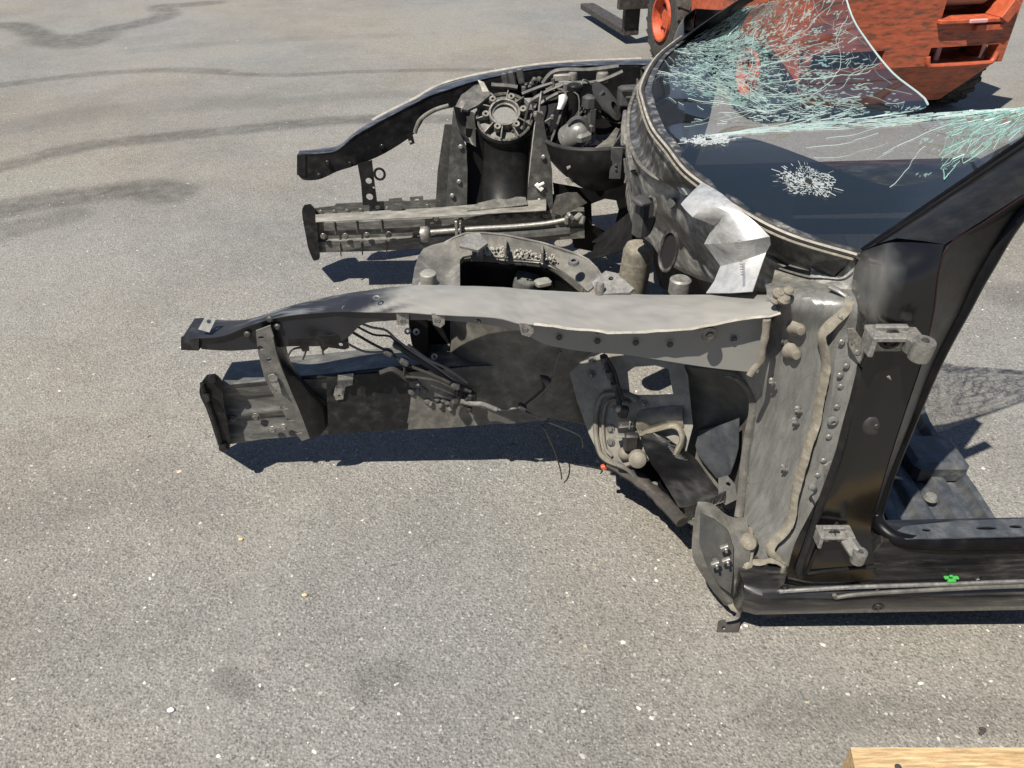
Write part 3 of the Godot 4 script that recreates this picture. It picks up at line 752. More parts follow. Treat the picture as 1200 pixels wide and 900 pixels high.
func side_body() -> void:
	# recessed grey inner side panel behind the missing wing
	var m := MB.new()
	sheet(m, [
		[v(0.436, 0.655, -1.175),v(0.516, 0.66, -1.209),v(0.576, 0.665, -1.212),v(0.6, 0.67, -1.203)],
		[v(0.426, 0.653, -1.13), v(0.472, 0.673, -1.1), v(0.525, 0.685, -1.08), v(0.549, 0.696, -1.06)],
		[v(0.436, 0.559, -1.18), v(0.481, 0.596, -1.12), v(0.522, 0.627, -1.07), v(0.555, 0.639, -1.05)],
		[v(0.43, 0.466, -1.19), v(0.486, 0.514, -1.12), v(0.526, 0.556, -1.06), v(0.561, 0.57, -1.04)],
		[v(0.465, 0.384, -1.18), v(0.496, 0.438, -1.11), v(0.53, 0.48, -1.055), v(0.564, 0.5, -1.03)],
		[v(0.466, 0.28, -1.15), v(0.496, 0.332, -1.09), v(0.528, 0.376, -1.04), v(0.56, 0.394, -1.02)],
		[v(0.466, 0.178, -1.11), v(0.496, 0.224, -1.06), v(0.523, 0.26, -1.02), v(0.547, 0.28, -1)],
		[v(0.459, 0.144, -1.05), v(0.481, 0.176, -1.01), v(0.513, 0.181, -0.995), v(0.548, 0.175, -0.99)],
		[v(0.46, 0.067, -1), v(0.486, 0.085, -0.985), v(0.522, 0.091, -0.98), v(0.559, 0.094, -0.978)]], 0.003, 5, 5, 0.0012)
	var side := part("inner_side_panel", m, M.primer, car)
	# edge flange of the wheel opening
	m = MB.new()
	var fl := [v(0.408, 0.465, -1.185), v(0.438, 0.45, -1.185), v(0.461, 0.425, -1.18), v(0.47, 0.392, -1.175), v(0.468, 0.344, -1.165), v(0.466, 0.291, -1.15), v(0.465, 0.241, -1.13), v(0.464, 0.202, -1.115), v(0.46, 0.179, -1.1)]
	tube(m, fl, 0.0038, 8, 5, 1.0, 0.4)
	part("wheel_opening_flange", m, M.tan_seal, side)
	m = MB.new()
	var r2 := []
	for p in smooth_line(fl, 4): r2.append([p + v(-0.015, 0.0, 0.002), p + v(-0.008, 0.001, 0.006), p + v(-0.001, 0.0, 0.005)])
	sheet(m, r2, 0.002, 3, 1, 0.001)
	part("flange_strip", m, M.cast_grey, side)
	# sealer bead running down the seam
	m = MB.new()
	tube(m, [v(0.535, 0.69, -1.065), v(0.526, 0.671, -1.06), v(0.508, 0.643, -1.06), v(0.502, 0.626, -1.06), v(0.513, 0.598, -1.058), v(0.52, 0.573, -1.055), v(0.522, 0.542, -1.05), v(0.523, 0.504, -1.048), v(0.525, 0.462, -1.042), v(0.518, 0.423, -1.032), v(0.515, 0.374, -1.025), v(0.511, 0.321, -1.015), v(0.513, 0.27, -1.005), v(0.505, 0.24, -1), v(0.489, 0.208, -1), v(0.485, 0.194, -0.992), v(0.497, 0.18, -0.985), v(0.509, 0.17, -0.98)], 0.0095, 8, 6, 0.35, 0.22)
	part("sealer_bead", m, M.sealant, side)
	m = MB.new()
	tube(m, [v(0.455, 0.16, -0.995), v(0.474, 0.165, -0.99), v(0.49, 0.176, -0.985), v(0.508, 0.17, -0.98), v(0.511, 0.161, -0.975), v(0.507, 0.116, -0.972)], 0.007, 8, 5, 0.6, 0.4)
	part("sealer_bead", m, M.sealant, side)
	m = MB.new()                                     # joggled lip at the top of the seam
	tube(m, [v(0.513, 0.695, -1.1), v(0.525, 0.694, -1.085), v(0.536, 0.687, -1.075), v(0.537, 0.674, -1.065), v(0.522, 0.661, -1.055)], 0.006, 8, 5, 0.7, 0.2)
	part("seam_lip", m, M.primer, side)
	# seam between the rail and the side panel
	m = MB.new()
	tube(m, [v(0.419, 0.639, -1.09), v(0.422, 0.611, -1.09), v(0.423, 0.58, -1.09), v(0.424, 0.556, -1.09), v(0.416, 0.542, -1.09), v(0.411, 0.528, -1.09)], 0.0065, 8, 5, 0.7, 0.3)
	part("seam_strip", m, M.tan_seal, side)
	m = MB.new()
	for q in [[v(0.432, 0.683, -1.1), 0.011], [v(0.44, 0.676, -1.095), 0.012], [v(0.447, 0.688, -1.1), 0.009], [v(0.428, 0.671, -1.098), 0.008]]:
		lathe(m, [Vector2(0, -0.4 * q[1]), Vector2(q[1] * 0.9, -0.3 * q[1]), Vector2(q[1], 0.1 * q[1]), Vector2(q[1] * 0.7, 0.55 * q[1]), Vector2(0.0, 0.7 * q[1])], q[0], Vector3(0.2, 1, 0.4), 12)
	part("sealer_blob", m, M.sealant, side)
	m = MB.new()
	sheet(m, [[v(0.495, 0.735, -1.171), v(0.53, 0.735, -1.149), v(0.562, 0.736, -1.128)], [v(0.511, 0.69, -1.189), v(0.546, 0.69, -1.164), v(0.554, 0.716, -1.095)], [v(0.504, 0.665, -1.15), v(0.527, 0.685, -1.085), v(0.554, 0.681, -1.07)]], 0.003, 4, 4, 0.003)
	part("pillar_foot", m, M.cowl_pale, side)
	# domed pegs
	for q in [v(0.48, 0.612, -1.115), v(0.484, 0.561, -1.118)]:
		m = MB.new()
		lathe(m, [Vector2(0.017, 0.0), Vector2(0.0165, 0.006), Vector2(0.011, 0.012), Vector2(0.0095, 0.02), Vector2(0.007, 0.0245), Vector2(0.0, 0.026)], q, Vector3(0.05, 0.18, 1), 18)
		part("domed_peg", m, M.tan_seal, side)
	for q in [v(0.503, 0.465, -1.08), v(0.502, 0.442, -1.077), v(0.497, 0.345, -1.062), v(0.464, 0.494, -1.125)]:
		m = MB.new()
		lathe(m, [Vector2(0.0045, 0.0), Vector2(0.006, 0.002), Vector2(0.0035, 0.004), Vector2(0.003, 0.012), Vector2(0.0, 0.0125)], q, Vector3(0, 0.05, 1), 10)
		block(m, q + v(0, 0, 0.009), Vector3(0.013, 0.0032, 0.004))
		part("weld_stud", m, M.zinc, side)
	# punched strip with fixings
	m = MB.new()
	plate(m, [v(0.52, 0.636, -1.045),v(0.53, 0.647, -1.04),v(0.555, 0.602, -1.02),v(0.562, 0.588, -1.018),v(0.559, 0.515, -1.01),v(0.555, 0.457, -1.002),v(0.552, 0.377, -0.994),v(0.552, 0.322, -0.988),v(0.538, 0.322, -0.992),v(0.53, 0.332, -0.995),v(0.532, 0.391, -1.005),v(0.53, 0.465, -1.015),v(0.529, 0.535, -1.03),v(0.524, 0.588, -1.04)], [], 0.002, 0.001)
	for i in m.tri.size(): m.tri[i] += Vector3(0, 0, 0.006)
	var strip := part("punched_strip", m, M.primer, car)
	for q in [v(0.522, 0.634, -1.03), v(0.536, 0.595, -1.02), v(0.536, 0.556, -1.018), v(0.537, 0.519, -1.012), v(0.534, 0.49, -1.01), v(0.535, 0.461, -1.005), v(0.536, 0.412, -1), v(0.532, 0.381, -0.997), v(0.53, 0.577, -1.02)]:
		rivet(strip, q, Vector3.BACK, 0.0052, M.primer)
	m = MB.new()
	lathe(m, [Vector2(0.009, 0), Vector2(0.009, 0.005), Vector2(0.006, 0.007), Vector2(0.004, 0.007), Vector2(0.0035, 0.004), Vector2(0, 0.004)], v(0.535, 0.492, -1.01), Vector3.BACK, 16)
	part("hex_nut", m, M.primer, strip)
	m = MB.new()
	lathe(m, [Vector2(0.008, 0), Vector2(0.0075, 0.004), Vector2(0.004, 0.006), Vector2(0, 0.0065)], v(0.525, 0.361, -0.99), Vector3(0, 0.2, 1), 16)
	part("dome_nut", m, M.primer, strip)
	for q in [[[v(0.517, 0.669, -1.012), v(0.527, 0.67, -1.012), v(0.56, 0.631, -1.012), v(0.56, 0.596, -1.012), v(0.548, 0.609, -1.012), v(0.526, 0.639, -1.012)], v(0.543, 0.626, -1.012), v(0.532, 0.642, -1.012)], [[v(0.534, 0.41, -0.988), v(0.544, 0.42, -0.988), v(0.565, 0.391, -0.988), v(0.569, 0.326, -0.988), v(0.56, 0.33, -0.988), v(0.545, 0.363, -0.988)], v(0.551, 0.375, -0.988), v(0.563, 0.351, -0.988)]]:
		m = MB.new()
		plate(m, q[0], [[q[1], 0.0048], [q[2], 0.003, 0.005]], 0.003)
		var wb := part("wing_bracket", m, M.zinc_dull, car)
		rivet(wb, q[1] + v(0, 0, -0.002), Vector3.BACK, 0.006, M.zinc)
	# black outer pillar skin
	m = MB.new()
	sheet(m, [
		[v(0.56, 0.736, -1.132), v(0.562, 0.772, -1.085), v(0.569, 0.798, -1.045), v(0.612, 0.817, -1)],
		[v(0.548, 0.714, -1.1), v(0.548, 0.736, -1.058), v(0.559, 0.76, -1.01), v(0.61, 0.774, -0.99)],
		[v(0.548, 0.68, -1.082), v(0.544, 0.686, -1.04), v(0.555, 0.697, -1), v(0.62, 0.712, -0.985)],
		[v(0.554, 0.602, -1.02), v(0.564, 0.615, -1), v(0.59, 0.625, -0.985), v(0.626, 0.637, -0.98)],
		[v(0.552, 0.501, -1.005), v(0.566, 0.513, -0.99), v(0.595, 0.519, -0.982), v(0.628, 0.539, -0.978)],
		[v(0.547, 0.381, -0.99), v(0.568, 0.39, -0.98), v(0.594, 0.395, -0.975), v(0.63, 0.407, -0.972)],
		[v(0.531, 0.309, -0.98), v(0.56, 0.292, -0.975), v(0.593, 0.289, -0.97), v(0.639, 0.289, -0.97)],
		[v(0.509, 0.243, -0.96), v(0.548, 0.23, -0.955), v(0.594, 0.227, -0.95), v(0.65, 0.231, -0.95)],
		[v(0.505, 0.148, -0.945), v(0.55, 0.166, -0.938), v(0.602, 0.174, -0.936), v(0.663, 0.184, -0.935)]], 0.003, 6, 5, 0.0006)
	var fade := func(p: Vector3) -> Color:            # grey primer at the head and front fades under black paint
		var edge := lerpf(0.517, 0.544, smoothstep(0.591, 0.789, p.y))
		var n := wobble.get_noise_3dv(p * 260.0)
		var k := smoothstep(edge + 0.03, edge - 0.025, p.x + 0.012 * n + 0.004 * wobble.get_noise_3dv(p * 1500.0)) * smoothstep(0.42, 0.5, p.y)
		return Color(0.006, 0.006, 0.007).lerp(Color(0.2, 0.2, 0.19), k)
	var pil := part("door_pillar", m, M.pillar_paint, car, fade)
	# bright raised crease and the dull primer patch at its head
	m = MB.new()
	sheet(m, [
		[v(0.558, 0.739, -1.122), v(0.556, 0.772, -1.058), v(0.57, 0.791, -1.022), v(0.587, 0.798, -1.01)],
		[v(0.548, 0.722, -1.09), v(0.551, 0.753, -1.036), v(0.564, 0.77, -1.003), v(0.58, 0.774, -0.993)],
		[v(0.543, 0.699, -1.068), v(0.546, 0.72, -1.027), v(0.558, 0.732, -1), v(0.571, 0.734, -0.992)],
		[v(0.546, 0.666, -1.052), v(0.547, 0.678, -1.027), v(0.552, 0.682, -1.01), v(0.56, 0.681, -1.002)]], 0.002, 5, 5, 0.0006)
	for i in m.tri.size(): m.tri[i] += Vector3(0, 0.001, 0.005)
	m = MB.new()
	m = MB.new()
	tube(m, [v(0.557, 0.599, -1.012), v(0.557, 0.536, -1.005), v(0.555, 0.473, -0.994), v(0.55, 0.409, -0.985), v(0.544, 0.352, -0.978), v(0.54, 0.295, -0.972), v(0.529, 0.239, -0.953), v(0.522, 0.199, -0.942), v(0.528, 0.183, -0.94)], 0.007, 8, 5, 1.0)
	part("pressed_crease", m, M.black_satin, pil)
	m = MB.new()                                      # round speaker-like grommet
	lathe(m, [Vector2(0.021, 0.0), Vector2(0.021, 0.003), Vector2(0.018, 0.006), Vector2(0.012, 0.007), Vector2(0.005, 0.0075), Vector2(0.004, 0.009), Vector2(0.0, 0.009)], v(0.593, 0.504, -0.985), Vector3(0.05, 0.1, 1), 24)
	part("round_grommet", m, M.plastic, pil)
	m = MB.new()                                      # recessed torn seal between the hinges
	tube(m, [v(0.586, 0.602, -0.984), v(0.597, 0.589, -0.984), v(0.597, 0.576, -0.984), v(0.607, 0.559, -0.984), v(0.602, 0.545, -0.984), v(0.596, 0.538, -0.984)], 0.003, 6, 4, 0.8, 0.5)
	part("torn_seal", m, M.sealant, pil)
	m = MB.new()                                     # outline groove panel low on the pillar
	tube(m, [v(0.539, 0.19, -0.942), v(0.547, 0.236, -0.95), v(0.565, 0.278, -0.96), v(0.578, 0.296, -0.967)], 0.003, 6)
	tube(m, [v(0.538, 0.193, -0.939), v(0.588, 0.203, -0.939), v(0.657, 0.212, -0.939)], 0.003, 6)
	part("panel_edge", m, M.black_satin, pil)
	# door jamb and the rim of the opening
	m = MB.new()
	sheet(m, [
		[v(0.612, 0.816, -1), v(0.692, 0.822, -1.06), v(0.769, 0.84, -1.1)],
		[v(0.61, 0.774, -0.99), v(0.674, 0.754, -1.04), v(0.733, 0.742, -1.08)],
		[v(0.62, 0.712, -0.985), v(0.674, 0.679, -1.03), v(0.719, 0.672, -1.07)],
		[v(0.626, 0.637, -0.98), v(0.663, 0.6, -1.02), v(0.702, 0.583, -1.06)],
		[v(0.628, 0.539, -0.978), v(0.659, 0.501, -1.01), v(0.693, 0.462, -1.05)],
		[v(0.63, 0.407, -0.972), v(0.654, 0.372, -1), v(0.679, 0.344, -1.03)],
		[v(0.639, 0.289, -0.97), v(0.654, 0.273, -0.99), v(0.67, 0.265, -1.01)]], 0.003, 4, 4)
	var jamb := part("door_jamb", m, M.jamb_black, car)
	m = MB.new()
	tube(m, [v(0.869, 0.918, -1.13), v(0.773, 0.83, -1.1), v(0.735, 0.736, -1.08), v(0.719, 0.672, -1.07), v(0.699, 0.581, -1.058), v(0.686, 0.469, -1.045), v(0.671, 0.357, -1.025), v(0.666, 0.298, -1.012), v(0.664, 0.276, -1), v(0.667, 0.271, -0.975), v(0.692, 0.265, -0.956), v(0.76, 0.262, -0.95), v(0.911, 0.264, -0.95), v(1.244, 0.267, -0.95)], 0.0135, 10, 6, 1.0)
	part("opening_rim", m, M.jamb_black, jamb)
	m = MB.new()
	tube(m, [v(0.738, 0.865, -1.06), v(0.672, 0.835, -1.03), v(0.619, 0.815, -1), v(0.611, 0.78, -0.99), v(0.621, 0.717, -0.984), v(0.627, 0.651, -0.981)], 0.0017, 6)
	part("red_seal", m, M.red_seal, jamb)
	m = MB.new()
	tube(m, [v(0.643, 0.604, -1), v(0.643, 0.566, -1), v(0.644, 0.519, -1)], 0.005, 6)
	part("red_seal", m, M.red_seal_bright, jamb)
	# windscreen pillar
	m = MB.new()
	var ps := []
	for k in [[v(0.561, 0.739, -1.135), v(0.581, 0.784, -1.07), v(0.612, 0.817, -1)], [v(0.8, 0.901, -1.2), v(0.773, 0.886, -1.14), v(0.737, 0.868, -1.06)]]:
		ps.append([k[0], (k[0] as Vector3).lerp(k[1], 0.5) + v(-0.004, 0.008, 0.002), k[1] + v(-0.004, 0.012, 0.004), (k[1] as Vector3).lerp(k[2], 0.5) + v(-0.002, 0.01, 0.01), k[2], k[2] + v(0.02, -0.035, -0.03), k[0] + v(0.03, -0.04, 0.0)])
	var ext := []
	for i in ps[0].size(): ext.append((ps[1][i] as Vector3) + ((ps[1][i] as Vector3) - (ps[0][i] as Vector3)) * 0.3)
	var mid1 := []
	for i in ps[0].size(): mid1.append((ps[0][i] as Vector3).lerp(ps[1][i], 0.5))
	loft(m, [ps[0], mid1, ps[1], ext])
	var wp := part("windscreen_pillar", m, M.black_satin, car)
	m = MB.new()
	tube(m, [ps[0][0] + v(0.002, 0.006, 0.004), ps[1][0] + v(0.002, 0.006, 0.004), ext[0] + v(0.002, 0.006, 0.004)], 0.004, 6, 1)
	tube(m, [(ps[0][1] as Vector3) + v(0, 0.001, 0.002), (ps[1][1] as Vector3) + v(0, 0.001, 0.002), (ext[1] as Vector3) + v(0, 0.001, 0.002)], 0.003, 6, 1)
	part("pillar_moulding", m, M.jamb_black, wp)
	# sill
	m = MB.new()
	var sp := [[0.24, 1.03], [0.272, 1.0], [0.273, 0.952], [0.266, 0.95], [0.208, 0.947], [0.213, 0.937], [0.168, 0.932], [0.162, 0.922], [0.148, 0.918], [0.125, 0.92], [0.098, 0.93], [0.085, 0.95], [0.08, 1.0], [0.1, 1.03]]
	var ss := []
	for X in [0.43, 0.46, 0.6, 0.63, 0.66, 0.9, 1.3, 1.75]:
		var sec := []
		for p in sp:
			var yy: float = p[0] + (X - 0.83) * 0.028
			var k := clampf((0.66 - X) / 0.03, 0.0, 1.0)
			var top := lerpf(0.275, 0.168, k)
			sec.append(v(X, minf(yy, top + (X - 0.83) * 0.028), -p[1] - (0.012 if X < 0.44 else 0.0)))
		ss.append(sec)
	loft(m, ss)
	var sill := part("sill", m, M.sill_black, car)
	m = MB.new()
	tube(m, [v(0.49, 0.159, -0.926), v(0.508, 0.161, -0.926), v(0.562, 0.166, -0.926), v(0.623, 0.171, -0.926), v(0.715, 0.176, -0.926), v(0.807, 0.18, -0.926), v(0.928, 0.187, -0.926), v(1.262, 0.199, -0.926)], 0.0042, 8)
	part("sill_bead", m, M.zinc, sill)
	m = MB.new()
	tube(m, [v(0.587, 0.162, -0.916), v(0.592, 0.155, -0.916), v(0.621, 0.162, -0.916), v(0.682, 0.169, -0.916), v(0.802, 0.179, -0.916), v(0.923, 0.186, -0.916), v(1.255, 0.197, -0.916)], 0.004, 8)
	part("sill_bead", m, M.cast_grey, sill)
	m = MB.new()
	plate(m, [v(0.697, 0.275, -0.946),v(0.674, 0.275, -0.958),v(0.707, 0.276, -0.978),v(0.802, 0.278, -0.987),v(0.926, 0.283, -0.99),v(1.237, 0.293, -1.002),v(1.2, 0.293, -0.95),v(0.902, 0.283, -0.947),v(0.799, 0.278, -0.947)], [[v(0.848, 0.28, -0.968), 0.019, 0.0045], [v(0.9, 0.282, -0.97), 0.012, 0.004], [v(0.741, 0.277, -0.967), 0.008, 0.004]], 0.003)
	part("sill_top_plate", m, M.floor_blue, sill)
	for q in [v(0.501, 0.164, -0.932), v(0.669, 0.162, -0.93), v(0.848, 0.184, -0.935)]: bolt(sill, q, Vector3.BACK, 0.0065, M.black_dusty)
	m = MB.new()
	lathe(m, [Vector2(0.012, 0.0), Vector2(0.011, 0.003), Vector2(0.006, 0.003), Vector2(0.005, 0.0), Vector2(0, 0)], v(0.68, 0.121, -0.922), Vector3(0, -0.3, 1), 16)
	part("sill_plug", m, M.black_dusty, sill)
	m = MB.new()
	block(m, v(0.798, 0.19, -0.932), Vector3(0.026, 0.003, 0.007)); block(m, v(0.798, 0.185, -0.928), Vector3(0.014, 0.009, 0.006)); block(m, v(0.793, 0.199, -0.928), Vector3(0.006, 0.004, 0.004))
	part("green_clip", m, M.green, sill)
	# jacking bracket at the sill's front corner, and its foot on the ground
	m = MB.new()
	plate(m, [v(0.454, 0.086, -0.962), v(0.487, 0.091, -0.962), v(0.531, 0.063, -0.962), v(0.539, 0.042, -0.962), v(0.501, 0.036, -0.962), v(0.489, 0.047, -0.962), v(0.453, 0.052, -0.962)], [[v(0.527, 0.05, -0.962), 0.003]], 0.004)
	var jb := part("corner_bracket", m, M.black_dusty, car)
	m = MB.new()
	tube(m, [v(0.51, 0.093, -0.958), v(0.457, 0.098, -0.958), v(0.442, 0.091, -0.958), v(0.441, 0.057, -0.958), v(0.439, 0.042, -0.958), v(0.419, 0.034, -0.958)], 0.0042, 6)
	part("bracket_edge", m, M.zinc_dull, jb)
	m = MB.new()
	plate(m, [v(0.423, 0.022, -0.969), v(0.453, 0.022, -0.967), v(0.448, 0.002, -0.954), v(0.406, 0.002, -0.954), v(0.409, 0.02, -0.966)], [[v(0.42, 0.008, -0.959), 0.004]], 0.003)
	part("bracket_foot", m, M.steel_dark, jb)
	# lower rear corner of the wheel arch
	m = MB.new()
	sheet(m, [
		[v(0.364, 0.226, -1.09), v(0.388, 0.227, -1.08), v(0.416, 0.215, -1.06), v(0.453, 0.21, -1.06)],
		[v(0.356, 0.196, -1.06), v(0.382, 0.218, -1.03), v(0.419, 0.201, -1.02), v(0.451, 0.197, -1.015)],
		[v(0.353, 0.148, -1.02), v(0.385, 0.161, -1), v(0.418, 0.163, -0.99), v(0.448, 0.158, -0.99)],
		[v(0.388, 0.092, -1), v(0.408, 0.095, -0.985), v(0.428, 0.091, -0.98), v(0.453, 0.085, -0.985)],
		[v(0.424, 0.048, -0.99), v(0.428, 0.055, -0.98), v(0.437, 0.056, -0.975), v(0.452, 0.055, -0.98)]], 0.004, 4, 4, 0.004)
	var corner := part("arch_corner", m, M.cast_grey, car)
	m = MB.new()
	plate(m, [v(0.359, 0.238, -1.055),v(0.383, 0.234, -1.045),v(0.406, 0.223, -1.025),v(0.414, 0.199, -1),v(0.419, 0.149, -0.985),v(0.419, 0.111, -0.972),v(0.398, 0.12, -0.985),v(0.37, 0.151, -1),v(0.359, 0.185, -1.03)], [[v(0.382, 0.169, -0.995), 0.006], [v(0.402, 0.193, -1.005), 0.004]], 0.004, 0.003)
	for q in m.tri.size(): m.tri[q] += v(-0.002, 0.004, 0.012)
	part("corner_plate", m, M.primer_dark, corner)
	m = MB.new()
	tube(m, [v(0.452, 0.192, -1.05), v(0.452, 0.177, -1.02), v(0.445, 0.149, -0.992), v(0.444, 0.091, -0.978), v(0.438, 0.055, -0.972)], 0.014, 8, 5, 1.0, 0.4)
	part("sealer_seam", m, M.sealant, corner)
	m = MB.new()
	lathe(m, [Vector2(0, 0), Vector2(0.017, 0.0), Vector2(0.018, 0.012), Vector2(0.012, 0.02), Vector2(0, 0.022)], v(0.448, 0.191, -1.02), Vector3(0, 0.6, 1), 16)
	part("sealer_cap", m, M.sealant, corner)
	for q in [v(0.391, 0.221, -0.978), v(0.396, 0.197, -0.968), v(0.377, 0.188, -0.968)]:
		m = MB.new()
		block(m, q, Vector3(0.016, 0.007, 0.008), Basis(Vector3.BACK, 0.5)); block(m, q + v(0.003, -0.004, 0.005), Vector3(0.005, 0.012, 0.005), Basis(Vector3.BACK, 0.3))
		part("wire_clip", m, M.zinc, corner)
	# door hinges
	for q in [[v(0.579, 0.686, -0.965), v(0.563, 0.677, -0.962), v(0.59, 0.685, -0.93), 1.0], [v(0.577, 0.292, -0.94), v(0.564, 0.287, -0.937), v(0.597, 0.277, -0.905), 0.8]]:
		var s: float = q[3]
		var hp := MB.new()
		block(hp, q[0] + v(-0.012, 0, -0.008) * s, Vector3(0.075, 0.008, 0.04) * s)
		block(hp, q[0] + v(-0.046, -0.014, -0.006) * s, Vector3(0.008, 0.034, 0.035) * s)
		block(hp, q[1] + v(0, -0.002, -0.016) * s, Vector3(0.05, 0.045, 0.01) * s)
		var hinge := part("door_hinge", hp, M.zinc_dull, car)
		var arm := MB.new()
		var a: Vector3 = q[0] + v(0.012, -0.01, 0.0) * s; var b: Vector3 = q[2]
		var dir := (b - a).normalized()
		block(arm, (a + b) * 0.5, Vector3(0.026 * s, (b - a).length(), 0.03 * s), axes(dir, Vector3.BACK), 0.004)
		part("hinge_arm", arm, M.zinc_dull, hinge)
		var eye := MB.new()
		lathe(eye, [Vector2(0.006, -0.016) * s, Vector2(0.0145, -0.016) * s, Vector2(0.0155, -0.014) * s, Vector2(0.0155, 0.014) * s, Vector2(0.0145, 0.016) * s, Vector2(0.006, 0.016) * s, Vector2(0.006, -0.016) * s], b, Vector3(0.02, 1, 0.05), 18)
		part("hinge_eye", eye, M.zinc, hinge)
		var pin := MB.new()
		lathe(pin, [Vector2(0, 0.018) * s, Vector2(0.005, 0.018) * s, Vector2(0.006, 0.016) * s, Vector2(0.006, -0.022) * s, Vector2(0, -0.022) * s], b, Vector3(0.02, 1, 0.05), 12)
		part("hinge_pin", pin, M.steel_dark, hinge)
		bolt(hinge, q[1] + v(0, 0, -0.009 * s), Vector3.BACK, 0.0125 * s, M.black_dusty)

func near_tower_and_wheelhouse() -> void:
	# cast strut housing seen past the upper rail, with its open mouth
	var pairs := [[v(-0.206, 0.53, -1.391), v(-0.107, 0.52, -1.391)], [v(-0.205, 0.545, -1.461), v(-0.109, 0.525, -1.437)], [v(-0.194, 0.55, -1.544), v(-0.112, 0.53, -1.49)], [v(-0.151, 0.555, -1.564), v(-0.112, 0.53, -1.526)], [v(-0.102, 0.575, -1.574), v(-0.092, 0.53, -1.543)], [v(-0.015, 0.575, -1.565), v(-0.019, 0.53, -1.531)], [v(0.068, 0.57, -1.532), v(0.052, 0.53, -1.518)], [v(0.119, 0.565, -1.509), v(0.083, 0.53, -1.502)], [v(0.162, 0.56, -1.474), v(0.116, 0.525, -1.46)], [v(0.186, 0.55, -1.42), v(0.148, 0.52, -1.41)]]
	var rows := []
	for p in pairs:
		var a: Vector3 = p[0]; var b: Vector3 = p[1]
		rows.append([a + v(0, -0.05, -0.01), a, a.lerp(b, 0.3) + v(0, -0.008, 0), a.lerp(b, 0.75) + v(0, -0.012, 0), b + v(0, 0.004, 0), b + v(0, -0.012, -0.004)])
	var m := MB.new()
	sheet(m, rows, 0.004, 2, 2, 0.003)
	var tower := part("strut_housing", m, M.cast_dusty, car)
	m = MB.new()                                        # near-black sheet below the mouth, painted as the shade inside
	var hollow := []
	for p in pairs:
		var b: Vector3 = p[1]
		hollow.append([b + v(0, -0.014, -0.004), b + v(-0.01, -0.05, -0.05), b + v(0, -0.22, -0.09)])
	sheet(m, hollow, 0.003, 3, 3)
	part("hollow_shade_sheet", m, M.void_black, tower)
	for q in [[v(-0.062, 0.57, -1.524), v(-0.069, 0.535, -1.521)], [v(-0.013, 0.575, -1.538), v(-0.015, 0.535, -1.525)], [v(0.067, 0.57, -1.507), v(0.063, 0.535, -1.516)]]:
		m = MB.new()
		var c: Vector3 = ((q[0] as Vector3) + (q[1] as Vector3)) * 0.5
		block(m, c + v(0, 0, 0), Vector3(0.005, 0.026, (q[0] as Vector3).distance_to(q[1])), Basis.IDENTITY)
		part("rib", m, M.cast_dusty, tower)
	m = MB.new()                                        # grit lying in the housing
	for i in 170:
		var s := rng.randf(); var w := rng.randf()
		var a: Vector3 = v(-0.08, 0.545, -1.529); var b: Vector3 = v(0.095, 0.545, -1.496)
		var c := a.lerp(b, s) + v(0, -0.002 + rng.randf() * 0.006, -0.055 * w * (1.0 - s * 0.4) + 0.004)
		block(m, c, Vector3.ONE * rng.randf_range(0.002, 0.0058), Basis(Vector3(rng.randf(), 1, rng.randf()).normalized(), rng.randf() * 6.0), 0.0008)
	tag(part("grit", m, M.sealant_pale, tower), "", "", "", "stuff")
	m = MB.new()
	lathe(m, [Vector2(0.0, 0.016), Vector2(0.013, 0.016), Vector2(0.0165, 0.013), Vector2(0.0165, -0.01), Vector2(0.022, -0.012), Vector2(0, -0.012)], v(-0.168, 0.56, -1.383), Vector3(0, 1, 0.05), 22)
	part("bushing", m, M.pale_top, tower)
	m = MB.new()
	lathe(m, [Vector2(0.03, -0.1), Vector2(0.03, 0.0), Vector2(0.026, 0.006), Vector2(0, 0.006)], v(0.035, 0.47, -1.557), Vector3(0.15, 1, 0.25), 24)
	part("inner_cup", m, M.primer, tower)
	m = MB.new()
	block(m, v(0.064, 0.53, -1.424), Vector3(0.034, 0.014, 0.024), Basis(Vector3.UP, 0.4), 0.004)
	part("pale_lug", m, M.pale_top, tower)
	m = MB.new()
	plate(m, [v(-0.102, 0.585, -1.547), v(-0.07, 0.585, -1.543), v(-0.052, 0.585, -1.5), v(-0.072, 0.575, -1.484), v(-0.113, 0.57, -1.511)], [], 0.006, 0.002)
	part("broken_corner", m, M.zinc_dull, tower)
	m = MB.new()
	lathe(m, [Vector2(0.005, 0.006), Vector2(0.01, 0.006), Vector2(0.012, 0.0), Vector2(0.0, 0.0)], v(0.127, 0.57, -1.434), Vector3(-0.1, 1, 0.2), 16)
	part("boss", m, M.zinc, tower)
	# pale bracket and bolt heads behind the rail
	m = MB.new()
	plate(m, [v(0.15, 0.6, -1.297), v(0.179, 0.61, -1.319), v(0.197, 0.61, -1.308), v(0.225, 0.61, -1.258), v(0.217, 0.6, -1.253), v(0.159, 0.59, -1.265)], [[v(0.166, 0.6, -1.28), 0.007, 0.01], [v(0.186, 0.61, -1.295), 0.005]], 0.005)
	part("pale_bracket", m, M.zinc_dull, car)
	for q in [[v(0.313, 0.61, -1.274), 0.02], [v(0.163, 0.605, -1.267), 0.008]]:
		m = MB.new()
		lathe(m, [Vector2(0.0, 0.0075), Vector2(q[1] * 0.35, 0.0075), Vector2(q[1] * 0.8, 0.009), Vector2(q[1], 0.006), Vector2(q[1], -0.02), Vector2(0, -0.02)], q[0], Vector3.UP, 22)
		part("mount_stud", m, M.zinc_dull, car)
	# outer skin of the strut housing and the pocket in front of it
	m = MB.new()
